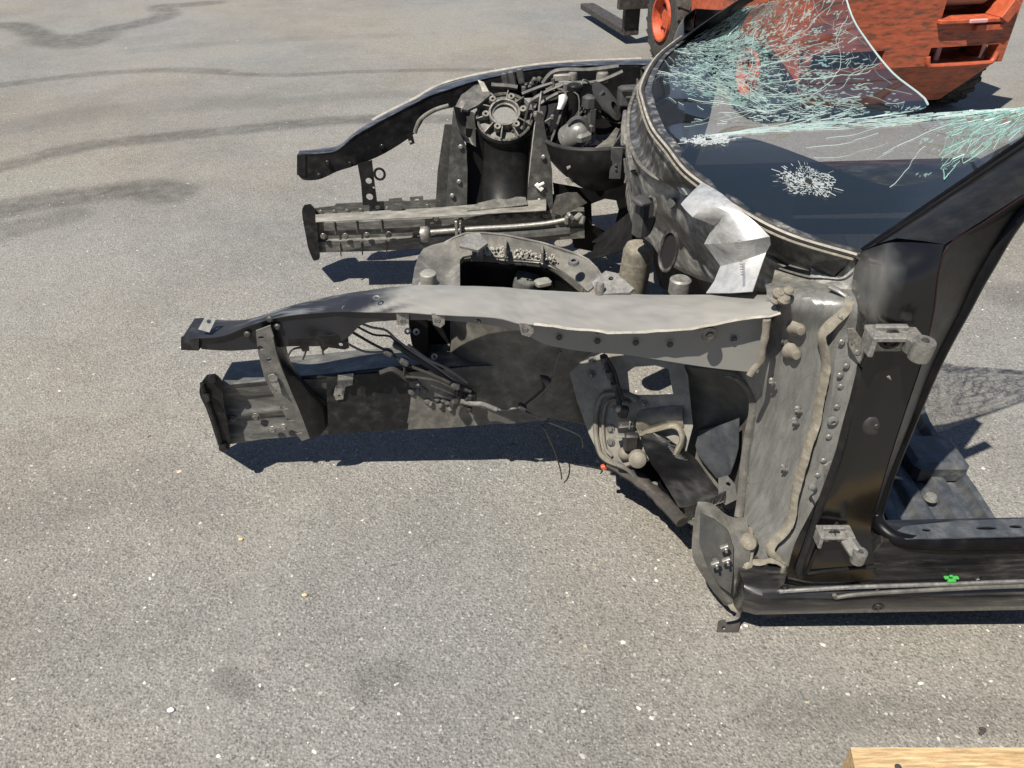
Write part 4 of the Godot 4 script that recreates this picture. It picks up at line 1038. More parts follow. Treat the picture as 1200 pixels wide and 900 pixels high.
	sheet(m, [
		[v(-0.134, 0.427, -1.47), v(-0.091, 0.457, -1.42), v(-0.018, 0.482, -1.37), v(0.069, 0.484, -1.34), v(0.158, 0.463, -1.35), v(0.251, 0.435, -1.38)],
		[v(-0.137, 0.356, -1.47), v(-0.094, 0.382, -1.43), v(-0.018, 0.398, -1.39), v(0.072, 0.398, -1.37), v(0.147, 0.384, -1.385), v(0.217, 0.352, -1.42)],
		[v(-0.137, 0.293, -1.46), v(-0.092, 0.309, -1.43), v(-0.015, 0.311, -1.4), v(0.076, 0.304, -1.39), v(0.137, 0.288, -1.4), v(0.175, 0.261, -1.42)],
		[v(-0.133, 0.247, -1.45), v(-0.078, 0.247, -1.43), v(0, 0.208, -1.41), v(0.079, 0.192, -1.405), v(0.135, 0.183, -1.41), v(0.165, 0.16, -1.42)]], 0.003, 5, 5, 0.0012)
	var skin := part("wheelhouse_skin", m, M.cast_brown, car)
	m = MB.new()
	sheet(m, [[v(-0.222, 0.448, -1.42), v(-0.184, 0.438, -1.43), v(-0.189, 0.394, -1.5), v(-0.133, 0.394, -1.5)], [v(-0.22, 0.388, -1.42), v(-0.188, 0.377, -1.43), v(-0.193, 0.332, -1.5), v(-0.138, 0.332, -1.5)], [v(-0.209, 0.334, -1.42), v(-0.192, 0.318, -1.43), v(-0.195, 0.27, -1.5), v(-0.138, 0.28, -1.5)]], 0.003, 1, 4)
	part("pocket_wall", m, M.void_black, skin)
	m = MB.new()
	sheet(m, [[v(-0.194, 0.27, -1.494), v(-0.143, 0.27, -1.537), v(-0.098, 0.275, -1.548)], [v(-0.182, 0.27, -1.459), v(-0.13, 0.27, -1.487), v(-0.08, 0.27, -1.494)], [v(-0.162, 0.291, -1.405), v(-0.105, 0.297, -1.4), v(-0.055, 0.283, -1.4)]], 0.003, 4, 4, 0.002)
	part("pocket_ledge", m, M.tan_metal, skin)
	for q in [v(-0.173, 0.341, -1.43), v(-0.224, 0.42, -1.41), v(-0.206, 0.417, -1.412)]:
		m = MB.new(); lathe(m, [Vector2(0.003, 0.0), Vector2(0.0075, 0.001), Vector2(0.0075, 0), Vector2(0.003, -0.002)], q, Vector3(0, 0.6, 1), 12)
		part("spot_weld", m, M.zinc, skin)
	# plate between the rail and the sill, with its window
	m = MB.new()
	plate(m, [v(0.127, 0.388, -1.42), v(0.333, 0.441, -1.336), v(0.361, 0.385, -1.295), v(0.374, 0.292, -1.243), v(0.358, 0.213, -1.213), v(0.311, 0.214, -1.238), v(0.262, 0.176, -1.246), v(0.223, 0.168, -1.263), v(0.195, 0.173, -1.28), v(0.169, 0.215, -1.314), v(0.143, 0.273, -1.356), v(0.128, 0.32, -1.387)], [[v(0.245, 0.359, -1.344), v(0.259, 0.373, -1.343), v(0.299, 0.387, -1.328), v(0.324, 0.387, -1.315), v(0.335, 0.342, -1.288), v(0.304, 0.332, -1.299), v(0.251, 0.316, -1.32)]], 0.003, 0.0015)
	var wp := part("footwell_plate", m, M.primer_warm, car)
	for q in [v(0.173, 0.364, -1.382), v(0.171, 0.335, -1.368), v(0.201, 0.35, -1.36), v(0.222, 0.28, -1.315), v(0.214, 0.24, -1.3), v(0.215, 0.213, -1.287), v(0.29, 0.274, -1.276), v(0.31, 0.288, -1.272), v(0.279, 0.307, -1.298), v(0.269, 0.251, -1.276), v(0.303, 0.238, -1.252), v(0.147, 0.388, -1.406)]: bolt(wp, q, v(-0.43, 0.392, 0.813), 0.0068, M.bolt)
	m = MB.new()
	tube(m, [v(0.265, 0.312, -1.302), v(0.248, 0.32, -1.316), v(0.221, 0.316, -1.328), v(0.197, 0.305, -1.336), v(0.185, 0.282, -1.33), v(0.182, 0.245, -1.314), v(0.185, 0.211, -1.297), v(0.194, 0.185, -1.279), v(0.214, 0.175, -1.264), v(0.242, 0.178, -1.25), v(0.269, 0.198, -1.246)], 0.0075, 8, 5, 0.8, 0.2)
	tube(m, [v(0.252, 0.305, -1.306), v(0.228, 0.306, -1.319), v(0.207, 0.295, -1.325), v(0.199, 0.272, -1.318), v(0.198, 0.233, -1.3), v(0.204, 0.2, -1.281), v(0.217, 0.188, -1.269)], 0.0045, 8, 5, 0.8, 0.2)
	part("plate_gasket", m, M.tan_seal, wp)
	m = MB.new()
	sheet(m, [[v(0.271, 0.291, -1.295), v(0.312, 0.31, -1.282), v(0.353, 0.325, -1.268)], [v(0.263, 0.279, -1.278), v(0.308, 0.299, -1.264), v(0.351, 0.315, -1.249)], [v(0.265, 0.253, -1.279), v(0.315, 0.275, -1.263), v(0.357, 0.288, -1.247)]], 0.002, 4, 3, 0.002)
	part("pressed_band", m, M.tan_seal, wp)
	m = MB.new()
	tube(m, [v(0.268, 0.258, -1.258), v(0.298, 0.276, -1.251), v(0.33, 0.294, -1.242), v(0.346, 0.291, -1.232), v(0.35, 0.272, -1.221), v(0.339, 0.242, -1.213)], 0.007, 8, 5, 0.8, 0.3)
	part("plate_gasket", m, M.tan_metal, wp)
	m = MB.new()
	lathe(m, [Vector2(0.016, 0), Vector2(0.015, 0.014), Vector2(0.009, 0.022), Vector2(0, 0.024)], v(0.245, 0.202, -1.266), Vector3(-0.2, 0.5, 1), 16)
	lathe(m, [Vector2(0.02, 0), Vector2(0.018, 0.014), Vector2(0.01, 0.02), Vector2(0, 0.022)], v(0.265, 0.218, -1.228), Vector3(-0.2, 0.5, 1), 16)
	part("sealed_dome", m, M.tan_seal, wp)
	# level sensor with its cable
	m = MB.new()
	block(m, v(0.24, 0.271, -1.267), Vector3(0.035, 0.02, 0.02), Basis(Vector3.BACK, 0.1), 0.003)
	block(m, v(0.235, 0.299, -1.283), Vector3(0.018, 0.028, 0.016), Basis(Vector3.BACK, -0.15), 0.003)
	block(m, v(0.251, 0.246, -1.249), Vector3(0.03, 0.045, 0.018), Basis(Vector3.BACK, 0.0), 0.004)
	var sens := part("level_sensor", m, M.plastic, car)
	for q in [[v(0.239, 0.261, -1.255), Vector3(0.05, 0.003, 0.02)], [v(0.229, 0.272, -1.263), Vector3(0.003, 0.016, 0.006)], [v(0.246, 0.283, -1.259), Vector3(0.003, 0.018, 0.006)], [v(0.224, 0.307, -1.285), Vector3(0.012, 0.016, 0.012)]]:
		m = MB.new(); block(m, q[0], q[1])
		part("sensor_clip", m, M.zinc_dull, sens)
	m = MB.new()
	tube(m, [v(0.19, 0.398, -1.354), v(0.201, 0.376, -1.338), v(0.21, 0.358, -1.325), v(0.221, 0.336, -1.308), v(0.226, 0.31, -1.292)], 0.006, 8)
	tube(m, [v(0.198, 0.396, -1.347), v(0.214, 0.374, -1.328), v(0.223, 0.35, -1.311), v(0.234, 0.319, -1.291)], 0.0035, 6)
	part("sensor_cable", m, M.rubber, sens)
	for q in [v(0.195, 0.388, -1.347), v(0.206, 0.364, -1.329), v(0.217, 0.344, -1.314)]:
		m = MB.new(); lathe(m, [Vector2(0, -0.009), Vector2(0.0085, -0.009), Vector2(0.0085, 0.009), Vector2(0, 0.009)], q, Vector3(0.3, -1, 0.0), 10)
		part("cable_clamp", m, M.plastic_grey, sens)
	# curved back of the wheel arch
	m = MB.new()
	sheet(m, [
		[v(0.335, 0.38, -1.345), v(0.37, 0.402, -1.3), v(0.403, 0.432, -1.25), v(0.428, 0.458, -1.19)],
		[v(0.352, 0.319, -1.34), v(0.39, 0.337, -1.3), v(0.434, 0.362, -1.26), v(0.465, 0.409, -1.185)],
		[v(0.373, 0.246, -1.3), v(0.41, 0.251, -1.27), v(0.456, 0.268, -1.25), v(0.476, 0.333, -1.175)],
		[v(0.388, 0.174, -1.27), v(0.425, 0.181, -1.24), v(0.462, 0.199, -1.22), v(0.471, 0.262, -1.15)],
		[v(0.388, 0.101, -1.24), v(0.427, 0.114, -1.2), v(0.455, 0.128, -1.17), v(0.469, 0.183, -1.115)]], 0.003, 5, 4, 0.0015)
	var arch := part("wheel_arch_back", m, M.arch_grey, car)
	m = MB.new()
	sheet(m, [[v(0.392, 0.25, -1.28), v(0.419, 0.294, -1.24), v(0.446, 0.356, -1.19)], [v(0.397, 0.216, -1.25), v(0.428, 0.239, -1.21), v(0.448, 0.296, -1.17)], [v(0.43, 0.188, -1.2), v(0.437, 0.207, -1.18), v(0.442, 0.234, -1.16)]], 0.002, 4, 4, 0.006)
	part("torn_liner", m, M.floor_blue, arch)
	m = MB.new()
	plate(m, [v(0.416, 0.234, -1.15), v(0.428, 0.248, -1.14), v(0.445, 0.234, -1.13), v(0.452, 0.204, -1.12), v(0.434, 0.178, -1.13), v(0.419, 0.197, -1.14)], [[v(0.432, 0.23, -1.135), 0.005]], 0.002)
	part("liner_tab", m, M.primer, arch)
	# frayed black cover hanging in the arch
	m = MB.new()
	sheet(m, [
		[v(0.272, 0.258, -1.25), v(0.289, 0.27, -1.25), v(0.311, 0.267, -1.24)],
		[v(0.283, 0.233, -1.23), v(0.327, 0.256, -1.22), v(0.366, 0.242, -1.22)],
		[v(0.316, 0.184, -1.2), v(0.364, 0.202, -1.19), v(0.404, 0.207, -1.19)],
		[v(0.345, 0.158, -1.14), v(0.392, 0.173, -1.14), v(0.431, 0.192, -1.14)]], 0.004, 8, 10, 0.012)
	var cov := part("frayed_cover", m, M.void_black, car)
	m = MB.new()
	for i in 30:
		var k := i / 29.0
		var a: Vector3 = (v(0.388, 0.168, -1.135) as Vector3).lerp(v(0.43, 0.202, -1.135), k)
		tube(m, [a + v(0, 0.01, 0), a + v(rng.randf_range(-0.008, 0.004), -0.008 - rng.randf() * 0.014, 0.006), a + v(rng.randf_range(-0.018, 0.006), -0.016 - rng.randf() * 0.02, 0.01)], 0.0015, 4, 2)
	for i in 10:
		var k := i / 9.0
		var a: Vector3 = (v(0.294, 0.276, -1.24) as Vector3).lerp(v(0.333, 0.241, -1.215), k)
		tube(m, [a, a + v(0.012, -0.002, 0.01), a + v(0.022 + 0.012 * rng.randf(), -0.006, 0.012)], 0.0022, 4, 2)
	tag(part("frayed_bristles", m, M.plastic, cov), "", "", "", "stuff")
	m = MB.new()                                     # folded bright end of the member
	plate(m, [v(0.346, 0.133, -1.17), v(0.395, 0.143, -1.17), v(0.427, 0.143, -1.17), v(0.447, 0.108, -1.17), v(0.432, 0.088, -1.17), v(0.39, 0.077, -1.17), v(0.371, 0.09, -1.17)], [], 0.003, 0.004)
	part("folded_end", m, M.zinc_dull, cov)
	m = MB.new()
	tube(m, [v(0.216, 0.163, -1.28), v(0.269, 0.152, -1.24), v(0.31, 0.139, -1.2), v(0.35, 0.139, -1.12)], 0.016, 8, 5, 0.8, 0.3)
	part("lower_member", m, M.steel_dark, car)
	m = MB.new()
	var r1 := [v(0.191, 0.164, -1.31), v(0.229, 0.159, -1.27), v(0.274, 0.151, -1.235), v(0.32, 0.136, -1.19), v(0.357, 0.134, -1.125)]
	var r2 := []; var r3 := []
	for p in r1: r2.append(p + v(0.02, -0.03, -0.09)); r3.append(p + v(0.05, -0.02, -0.22))
	sheet(m, [r1, r2, r3], 0.003, 4, 4, 0.003)
	part("added_shadow_panel", m, M.void_black, car)  # added closing sheet, put in to widen the shadow on the ground
	m = MB.new()
	tube(m, [v(0.223, 0.193, -1.24), v(0.248, 0.176, -1.24), v(0.275, 0.144, -1.24), v(0.292, 0.137, -1.24), v(0.317, 0.132, -1.24)], 0.006, 8, 4, 0.7, 0.8)
	part("bent_strip", m, M.zinc_dull, car)
	m = MB.new()
	block(m, v(0.207, 0.13, -1.3), Vector3(0.014, 0.012, 0.01), Basis(Vector3.BACK, 0.3))
	part("orange_plug", m, M.orange_rim, car)
	# cables clipped along the rail
	var bundle := MB.new()
	tube(bundle, [v(-0.247, 0.415, -1.37), v(-0.228, 0.396, -1.37), v(-0.206, 0.379, -1.37), v(-0.18, 0.359, -1.37), v(-0.152, 0.332, -1.37), v(-0.12, 0.305, -1.37), v(-0.09, 0.291, -1.37)], 0.0065, 8, 5, 1.0, 0.25)
	var harness := part("cable_bundle", bundle, M.rubber, car)
	for q in [[[v(-0.322, 0.476, -1.36), v(-0.291, 0.461, -1.36), v(-0.261, 0.453, -1.36), v(-0.239, 0.428, -1.36), v(-0.204, 0.396, -1.36), v(-0.164, 0.363, -1.36), v(-0.12, 0.323, -1.36)], 0.0026, 1], [[v(-0.328, 0.465, -1.365), v(-0.29, 0.44, -1.365), v(-0.255, 0.435, -1.365), v(-0.239, 0.412, -1.365)], 0.0024, 0], [[v(-0.339, 0.455, -1.36), v(-0.295, 0.422, -1.36), v(-0.261, 0.4, -1.36), v(-0.241, 0.379, -1.36), v(-0.23, 0.361, -1.36), v(-0.232, 0.337, -1.36), v(-0.208, 0.334, -1.36), v(-0.161, 0.323, -1.36), v(-0.123, 0.3, -1.36)], 0.0030, 0],
		[[v(-0.348, 0.419, -1.365), v(-0.311, 0.397, -1.365), v(-0.266, 0.397, -1.365)], 0.0026, 1], [[v(-0.217, 0.421, -1.355), v(-0.18, 0.386, -1.355), v(-0.137, 0.36, -1.355), v(-0.096, 0.324, -1.355)], 0.0032, 1], [[v(-0.236, 0.372, -1.36), v(-0.201, 0.355, -1.36), v(-0.157, 0.332, -1.36), v(-0.112, 0.305, -1.36)], 0.0036, 0], [[v(-0.285, 0.339, -1.37), v(-0.262, 0.348, -1.37), v(-0.246, 0.341, -1.37), v(-0.227, 0.323, -1.37), v(-0.205, 0.318, -1.37)], 0.0065, 0],
		[[v(0.103, 0.4, -1.36), v(0.094, 0.374, -1.36), v(0.088, 0.334, -1.36), v(0.074, 0.305, -1.36), v(0.053, 0.279, -1.36), v(0.023, 0.256, -1.36), v(-0.028, 0.246, -1.36), v(-0.091, 0.261, -1.36)], 0.0024, 1], [[v(0.063, 0.339, -1.36), v(0.069, 0.305, -1.36), v(0.056, 0.289, -1.36), v(0.03, 0.261, -1.36)], 0.0029, 0], [[v(0.011, 0.253, -1.36), v(0.038, 0.237, -1.36), v(0.077, 0.212, -1.36), v(0.116, 0.193, -1.36), v(0.156, 0.168, -1.36), v(0.164, 0.137, -1.36)], 0.0019, 0], [[v(0.068, 0.187, -1.38), v(0.085, 0.149, -1.38), v(0.105, 0.091, -1.38), v(0.117, 0.045, -1.38), v(0.12, 0.018, -1.38)], 0.0017, 0]]:
		m = MB.new(); tube(m, q[0], q[1], 7)
		part("cable", m, M.cable_grey if q[2] == 1 else M.rubber, harness)
	m = MB.new()
	tube(m, [v(-0.113, 0.27, -1.36), v(-0.089, 0.263, -1.36), v(-0.064, 0.261, -1.36), v(-0.034, 0.246, -1.36)], 0.0055, 8)
	part("metal_pipe", m, M.zinc_dull, harness)
	for q in [v(-0.24, 0.417, -1.358), v(-0.26, 0.401, -1.356), v(-0.228, 0.377, -1.356), v(-0.122, 0.318, -1.352), v(0.074, 0.33, -1.357), v(0.023, 0.256, -1.357)]:
		m = MB.new(); block(m, q, Vector3(0.02, 0.012, 0.018), Basis(Vector3.BACK, -0.6), 0.003)
		part("cable_clip", m, M.plastic_grey, harness)
	m = MB.new()
	for i in 9:
		block(m, (v(-0.104, 0.268, -1.375) as Vector3) + v(rng.randf_range(-0.03, 0.02), rng.randf_range(-0.03, 0.02), rng.randf_range(-0.01, 0.01)), Vector3(0.02, 0.016, 0.014) * rng.randf_range(0.7, 1.3), Basis(Vector3(0.3, 0.2, 1).normalized(), rng.randf() * 3.0), 0.004)
	part("cable_connector", m, M.plastic, harness)
	m = MB.new()
	for i in 16:
		var c: Vector3 = (v(-0.226, 0.274, -1.4) as Vector3).lerp(v(-0.136, 0.23, -1.4), rng.randf()) + v(rng.randf_range(-0.012, 0.012), rng.randf_range(-0.02, 0.02), 0)
		lathe(m, [Vector2(0, 0.009), Vector2(0.006, 0.007), Vector2(0.009, 0.0), Vector2(0, 0)], c, Vector3(rng.randf_range(-0.4, 0.4), 0.4, 1), 8)
	tag(part("dirt_clods", m, M.cast_grey, harness), "", "", "", "stuff")

func far_side() -> void:
	# far lower rail with a bolted top flange
	var m := MB.new()
	var rs := []
	for st in [[v(-0.657, 0.238, -2.39), v(-0.663, 0.126, -2.39)], [v(-0.452, 0.247, -2.39), v(-0.464, 0.132, -2.39)], [v(-0.268, 0.256, -2.39), v(-0.275, 0.142, -2.39)], [v(0, 0.271, -2.39), v(0, 0.16, -2.39)], [v(0.239, 0.278, -2.4), v(0.245, 0.175, -2.4)]]:
		var sec := []
		for p in [[0.0, -0.006], [0.03, 0.0], [0.27, 0.001], [0.31, -0.009], [0.58, -0.009], [0.62, 0.0], [0.97, 0.0], [1.0, -0.006]]:
			sec.append((st[0] as Vector3).lerp(st[1], p[0]) + v(0, 0, p[1]))
		sec.append(st[1] + v(0, 0, -0.09)); sec.append(st[0] + v(0, 0.004, -0.09))
		rs.append(sec)
	loft(m, rs)
	var rail := part("lower_rail", m, M.rail_grey, car)
	m = MB.new()
	plate(m, [v(-0.675, 0.258, -2.462), v(-0.599, 0.267, -2.462), v(-0.592, 0.274, -2.462), v(-0.373, 0.286, -2.462), v(-0.35, 0.283, -2.462), v(-0.229, 0.292, -2.462), v(0, 0.301, -2.462), v(0.257, 0.313, -2.462), v(0.259, 0.271, -2.462), v(0, 0.258, -2.462), v(-0.231, 0.246, -2.462), v(-0.464, 0.234, -2.462), v(-0.681, 0.221, -2.462)], [], 0.003)
	var fl := part("rail_flange", m, M.rail_grey, rail)
	for q in [v(-0.647, 0.245, -2.458), v(-0.601, 0.246, -2.458), v(-0.557, 0.249, -2.458), v(-0.511, 0.252, -2.458), v(-0.467, 0.255, -2.458), v(-0.421, 0.257, -2.458), v(-0.377, 0.26, -2.458), v(-0.328, 0.263, -2.458), v(-0.285, 0.266, -2.458)]: bolt(fl, q, Vector3.BACK, 0.0065)
	m = MB.new()
	sheet(m, [[v(-0.629, 0.295, -2.319), v(-0.439, 0.3, -2.335), v(-0.221, 0.305, -2.358), v(0.112, 0.31, -2.409)], [v(-0.624, 0.294, -2.295), v(-0.436, 0.299, -2.31), v(-0.219, 0.304, -2.332), v(0.111, 0.308, -2.371)], [v(-0.619, 0.292, -2.27), v(-0.431, 0.297, -2.278), v(-0.216, 0.302, -2.29), v(0.109, 0.306, -2.328)]], 0.002, 5, 3, 0.002)
	part("rail_shelf", m, M.pale_top, rail)
	for q in [v(-0.63, 0.194, -2.379), v(-0.556, 0.195, -2.379), v(-0.484, 0.198, -2.379), v(-0.41, 0.201, -2.379), v(-0.303, 0.158, -2.388)]: bolt(rail, q, Vector3.BACK, 0.008)
	for q in [v(-0.59, 0.227, -2.387), v(-0.516, 0.233, -2.387), v(-0.433, 0.236, -2.387)]:
		m = MB.new(); block(m, q + v(0, -0.004, 0.001), Vector3(0.004, 0.05, 0.006)); block(m, q + v(0.008, -0.085, 0.001), Vector3(0.004, 0.05, 0.006))
		part("press_step", m, M.rail_grey, rail)
	for q in [v(-0.251, 0.255, -2.384), v(-0.169, 0.248, -2.384), v(-0.124, 0.249, -2.384), v(-0.054, 0.254, -2.384), v(-0.006, 0.255, -2.384), v(0.039, 0.26, -2.384), v(0.079, 0.264, -2.384), v(0.112, 0.267, -2.384), v(0.143, 0.279, -2.384), v(0.076, 0.285, -2.384), v(0.193, 0.297, -2.384), v(0.104, 0.249, -2.384)]: bolt(rail, q, Vector3.BACK, 0.0085)
	for q in [v(-0.37, 0.33, -2.332), v(-0.304, 0.33, -2.346)]:
		m = MB.new(); plate(m, [q + v(-0.022, -0.02, 0), q + v(-0.022, 0.014, 0), q + v(0.02, 0.018, 0), q + v(0.02, -0.02, 0)], [[q + v(0.0, 0.002, 0), 0.009, 0.007]], 0.003)
		part("rail_tab", m, M.rail_grey, fl)
	m = MB.new()
	var es := [[v(-0.673, 0.309, -2.37),v(-0.654, 0.311, -2.372),v(-0.689, 0.258, -2.5),v(-0.71, 0.255, -2.5)],[v(-0.684, 0.291, -2.37),v(-0.643, 0.293, -2.372),v(-0.677, 0.239, -2.5),v(-0.722, 0.236, -2.5)],[v(-0.687, 0.255, -2.37),v(-0.643, 0.255, -2.372),v(-0.677, 0.199, -2.5),v(-0.725, 0.199, -2.5)],[v(-0.686, 0.207, -2.37),v(-0.647, 0.206, -2.372),v(-0.682, 0.148, -2.5),v(-0.724, 0.148, -2.5)],[v(-0.685, 0.157, -2.37),v(-0.649, 0.157, -2.372),v(-0.684, 0.095, -2.5),v(-0.723, 0.095, -2.5)],[v(-0.677, 0.116, -2.37),v(-0.65, 0.128, -2.372),v(-0.685, 0.065, -2.5),v(-0.714, 0.052, -2.5)],[v(-0.67, 0.107, -2.37),v(-0.655, 0.112, -2.372),v(-0.69, 0.049, -2.5),v(-0.707, 0.042, -2.5)]]
	loft(m, smooth_rows(es, 4))
	part("end_plate", m, M.black_dusty, car)
	# perforated strut and its ring
	m = MB.new()
	plate(m, [v(-0.5, 0.419, -2.44), v(-0.452, 0.431, -2.44), v(-0.452, 0.38, -2.44), v(-0.45, 0.283, -2.44), v(-0.499, 0.277, -2.44), v(-0.496, 0.354, -2.44)], [[v(-0.47, 0.362, -2.44), 0.0105], [v(-0.473, 0.307, -2.44), 0.0115], [v(-0.456, 0.339, -2.44), 0.004]], 0.004)
	var br := part("front_brace", m, M.black_satin, car)
	m = MB.new()
	var rp := []
	for k in 17: rp.append((v(-0.43, 0.389, -2.43) as Vector3) + v(cos(TAU * k / 16.0) * 0.0165, sin(TAU * k / 16.0) * 0.0185, 0))
	tube(m, rp, 0.0042, 6, 1)
	part("brace_ring", m, M.black_satin, br)
	# far upper rail
	var secs := [[v(-0.682, 0.452, -2.467), v(-0.682, 0.452, -2.426), v(-0.693, 0.385, -2.426), v(-0.682, 0.389, -2.467)], [v(-0.662, 0.455, -2.463), v(-0.662, 0.455, -2.426), v(-0.676, 0.37, -2.426), v(-0.662, 0.374, -2.463)], [v(-0.614, 0.456, -2.479), v(-0.614, 0.456, -2.43), v(-0.626, 0.372, -2.43), v(-0.614, 0.376, -2.479)], [v(-0.56, 0.463, -2.494), v(-0.56, 0.463, -2.44), v(-0.569, 0.394, -2.44), v(-0.56, 0.398, -2.494)], [v(-0.499, 0.504, -2.521), v(-0.499, 0.504, -2.46), v(-0.51, 0.407, -2.46), v(-0.499, 0.411, -2.521)], [v(-0.41, 0.543, -2.565), v(-0.41, 0.543, -2.5), v(-0.421, 0.432, -2.5), v(-0.41, 0.436, -2.565)], [v(-0.316, 0.58, -2.599), v(-0.316, 0.58, -2.54), v(-0.323, 0.484, -2.54), v(-0.316, 0.488, -2.599)], [v(-0.276, 0.596, -2.631), v(-0.276, 0.596, -2.56), v(-0.279, 0.536, -2.56), v(-0.276, 0.54, -2.631)], [v(-0.221, 0.609, -2.674), v(-0.221, 0.609, -2.58), v(-0.224, 0.552, -2.58), v(-0.221, 0.556, -2.674)], [v(-0.111, 0.632, -2.691), v(-0.111, 0.632, -2.62), v(-0.113, 0.558, -2.62), v(-0.111, 0.562, -2.691)], [v(0.084, 0.659, -2.706), v(0.084, 0.659, -2.66), v(0.086, 0.569, -2.66), v(0.084, 0.573, -2.706)], [v(0.283, 0.662, -2.749), v(0.283, 0.662, -2.69), v(0.29, 0.555, -2.69), v(0.283, 0.559, -2.749)], [v(0.471, 0.663, -2.771), v(0.471, 0.663, -2.7), v(0.484, 0.547, -2.7), v(0.471, 0.551, -2.771)]]
	m = MB.new()
	var sm := smooth_rows(secs, 4)
	loft(m, sm)
	var up := part("upper_rail", m, M.black_dusty, car)
	m = MB.new()
	var rows := []
	for s in sm: rows.append([s[0] + v(0, 0.002, 0), (s[0] as Vector3).lerp(s[1], 0.5) + v(0, 0.006, 0), s[1] + v(0, 0.002, 0.002)])
	sheet(m, rows, 0.0015, 3, 1, 0.0015)
	part("top_skin", m, M.black_scuffed, up)
	m = MB.new()
	var eb := []
	for i in range(18, sm.size() - 1): eb.append(sm[i][0] + v(0, 0.004, 0.0))
	tube(m, eb, 0.006, 6, 1, 0.6, 0.3)
	part("torn_flange", m, M.sealant_pale, up)
	m = MB.new()
	loft(m, [[v(-0.687, 0.453, -2.47), v(-0.687, 0.453, -2.425), v(-0.698, 0.388, -2.425), v(-0.687, 0.392, -2.47)], [v(-0.659, 0.456, -2.463), v(-0.659, 0.456, -2.422), v(-0.67, 0.383, -2.422), v(-0.659, 0.387, -2.463)]])
	part("end_cap", m, M.black_satin, up)
	m = MB.new()
	plate(m, [v(-0.346, 0.488, -2.52), v(-0.326, 0.493, -2.52), v(-0.32, 0.46, -2.52), v(-0.335, 0.454, -2.52)], [[v(-0.334, 0.465, -2.52), 0.004]], 0.003)
	part("tab", m, M.black_satin, up)
	for q in [v(-0.594, 0.426, -2.43), v(-0.627, 0.383, -2.43), v(-0.528, 0.414, -2.455), v(-0.424, 0.457, -2.495)]: rivet(up, q, Vector3.BACK, 0.009, M.black_satin)
	m = MB.new()
	tube(m, [v(-0.32, 0.487, -2.54), v(-0.304, 0.523, -2.54), v(-0.28, 0.545, -2.54), v(-0.243, 0.564, -2.54), v(-0.204, 0.575, -2.54)], 0.007, 8, 5, 0.6)
	part("arch_edge", m, M.cast_dusty, up)
	for q in [v(0, 0.638, -2.625), v(0.028, 0.646, -2.625), v(-0.022, 0.633, -2.625)]:
		m = MB.new(); block(m, q, Vector3(0.022, 0.05, 0.02), Basis(Vector3.BACK, 0.2), 0.004)
		part("inner_bracket", m, M.plastic_grey, up)
	# strut tower
	var c: Vector3 = v(-0.024, 0.57, -2.49)
	var tn := v(0.0, 0.80, 0.60)                          # the top plate leans inboard
	var tx := Vector3.RIGHT; var tz := tx.cross(tn)
	var on_ring := func(a: float, r: float, up: float) -> Vector3: return c + (tx * cos(a) - tz * sin(a)) * r + tn * up
	m = MB.new()
	var half := []
	for p in [[0.089, -0.03, 0.0], [0.094, -0.036, 0.0], [0.092, -0.055, 0.0], [0.087, -0.08, 0.33], [0.079, -0.1, 0.68], [0.073, -0.12, 1.0]]:
		var sec := []
		for k in 17:
			var a := deg_to_rad(-195.0 + 210.0 * k / 16.0)
			var lo := c + v(cos(a) * 0.073, -0.27, -sin(a) * 0.073 + 0.045)
			sec.append((on_ring.call(a, p[0], p[1]) as Vector3).lerp(lo, p[2]))
		half.append(sec)
	sheet(m, half, 0.004, 2, 3)
	var tw := part("strut_tower", m, M.plastic_black, car)
	m = MB.new()
	lathe(m, [Vector2(0.05, 0.002), Vector2(0.052, -0.004), Vector2(0.05, -0.026), Vector2(0.038, -0.026), Vector2(0.036, -0.01), Vector2(0.041, -0.008), Vector2(0.044, 0.002), Vector2(0.05, 0.002)], c, tn, 32)
	part("tower_ring", m, M.tower_cast, tw)
	m = MB.new()
	lathe(m, [Vector2(0.083, -0.024), Vector2(0.088, -0.018), Vector2(0.092, -0.022), Vector2(0.091, -0.036), Vector2(0.084, -0.036), Vector2(0.083, -0.024)], c, tn, 36)
	part("tower_rim", m, M.tower_cast, tw)
	m = MB.new()
	lathe(m, [Vector2(0.045, -0.026), Vector2(0.088, -0.031), Vector2(0.088, -0.035), Vector2(0.045, -0.03), Vector2(0.045, -0.026)], c, tn, 32)
	part("tower_floor", m, M.cast_grey, tw)
	for k in 10:
		var a := TAU * (k + 0.3) / 10.0
		var rd: Vector3 = (on_ring.call(a, 1.0, 0.0) as Vector3) - c
		m = MB.new()
		block(m, c + rd * 0.069 + tn * -0.016, Vector3(0.042, 0.024, 0.0045), Basis(rd, tn, rd.cross(tn)) * Basis(Vector3.BACK, -0.25))
		part("tower_rib", m, M.tower_cast, tw)
	for k in 6:
		m = MB.new()
		lathe(m, [Vector2(0.0045, 0.005), Vector2(0.011, 0.005), Vector2(0.012, -0.014), Vector2(0.0045, -0.014), Vector2(0.0045, 0.005)], on_ring.call(TAU * (k + 0.15) / 6.0, 0.06, 0.0), tn, 14)
		part("stud_boss", m, M.tower_cast, tw)
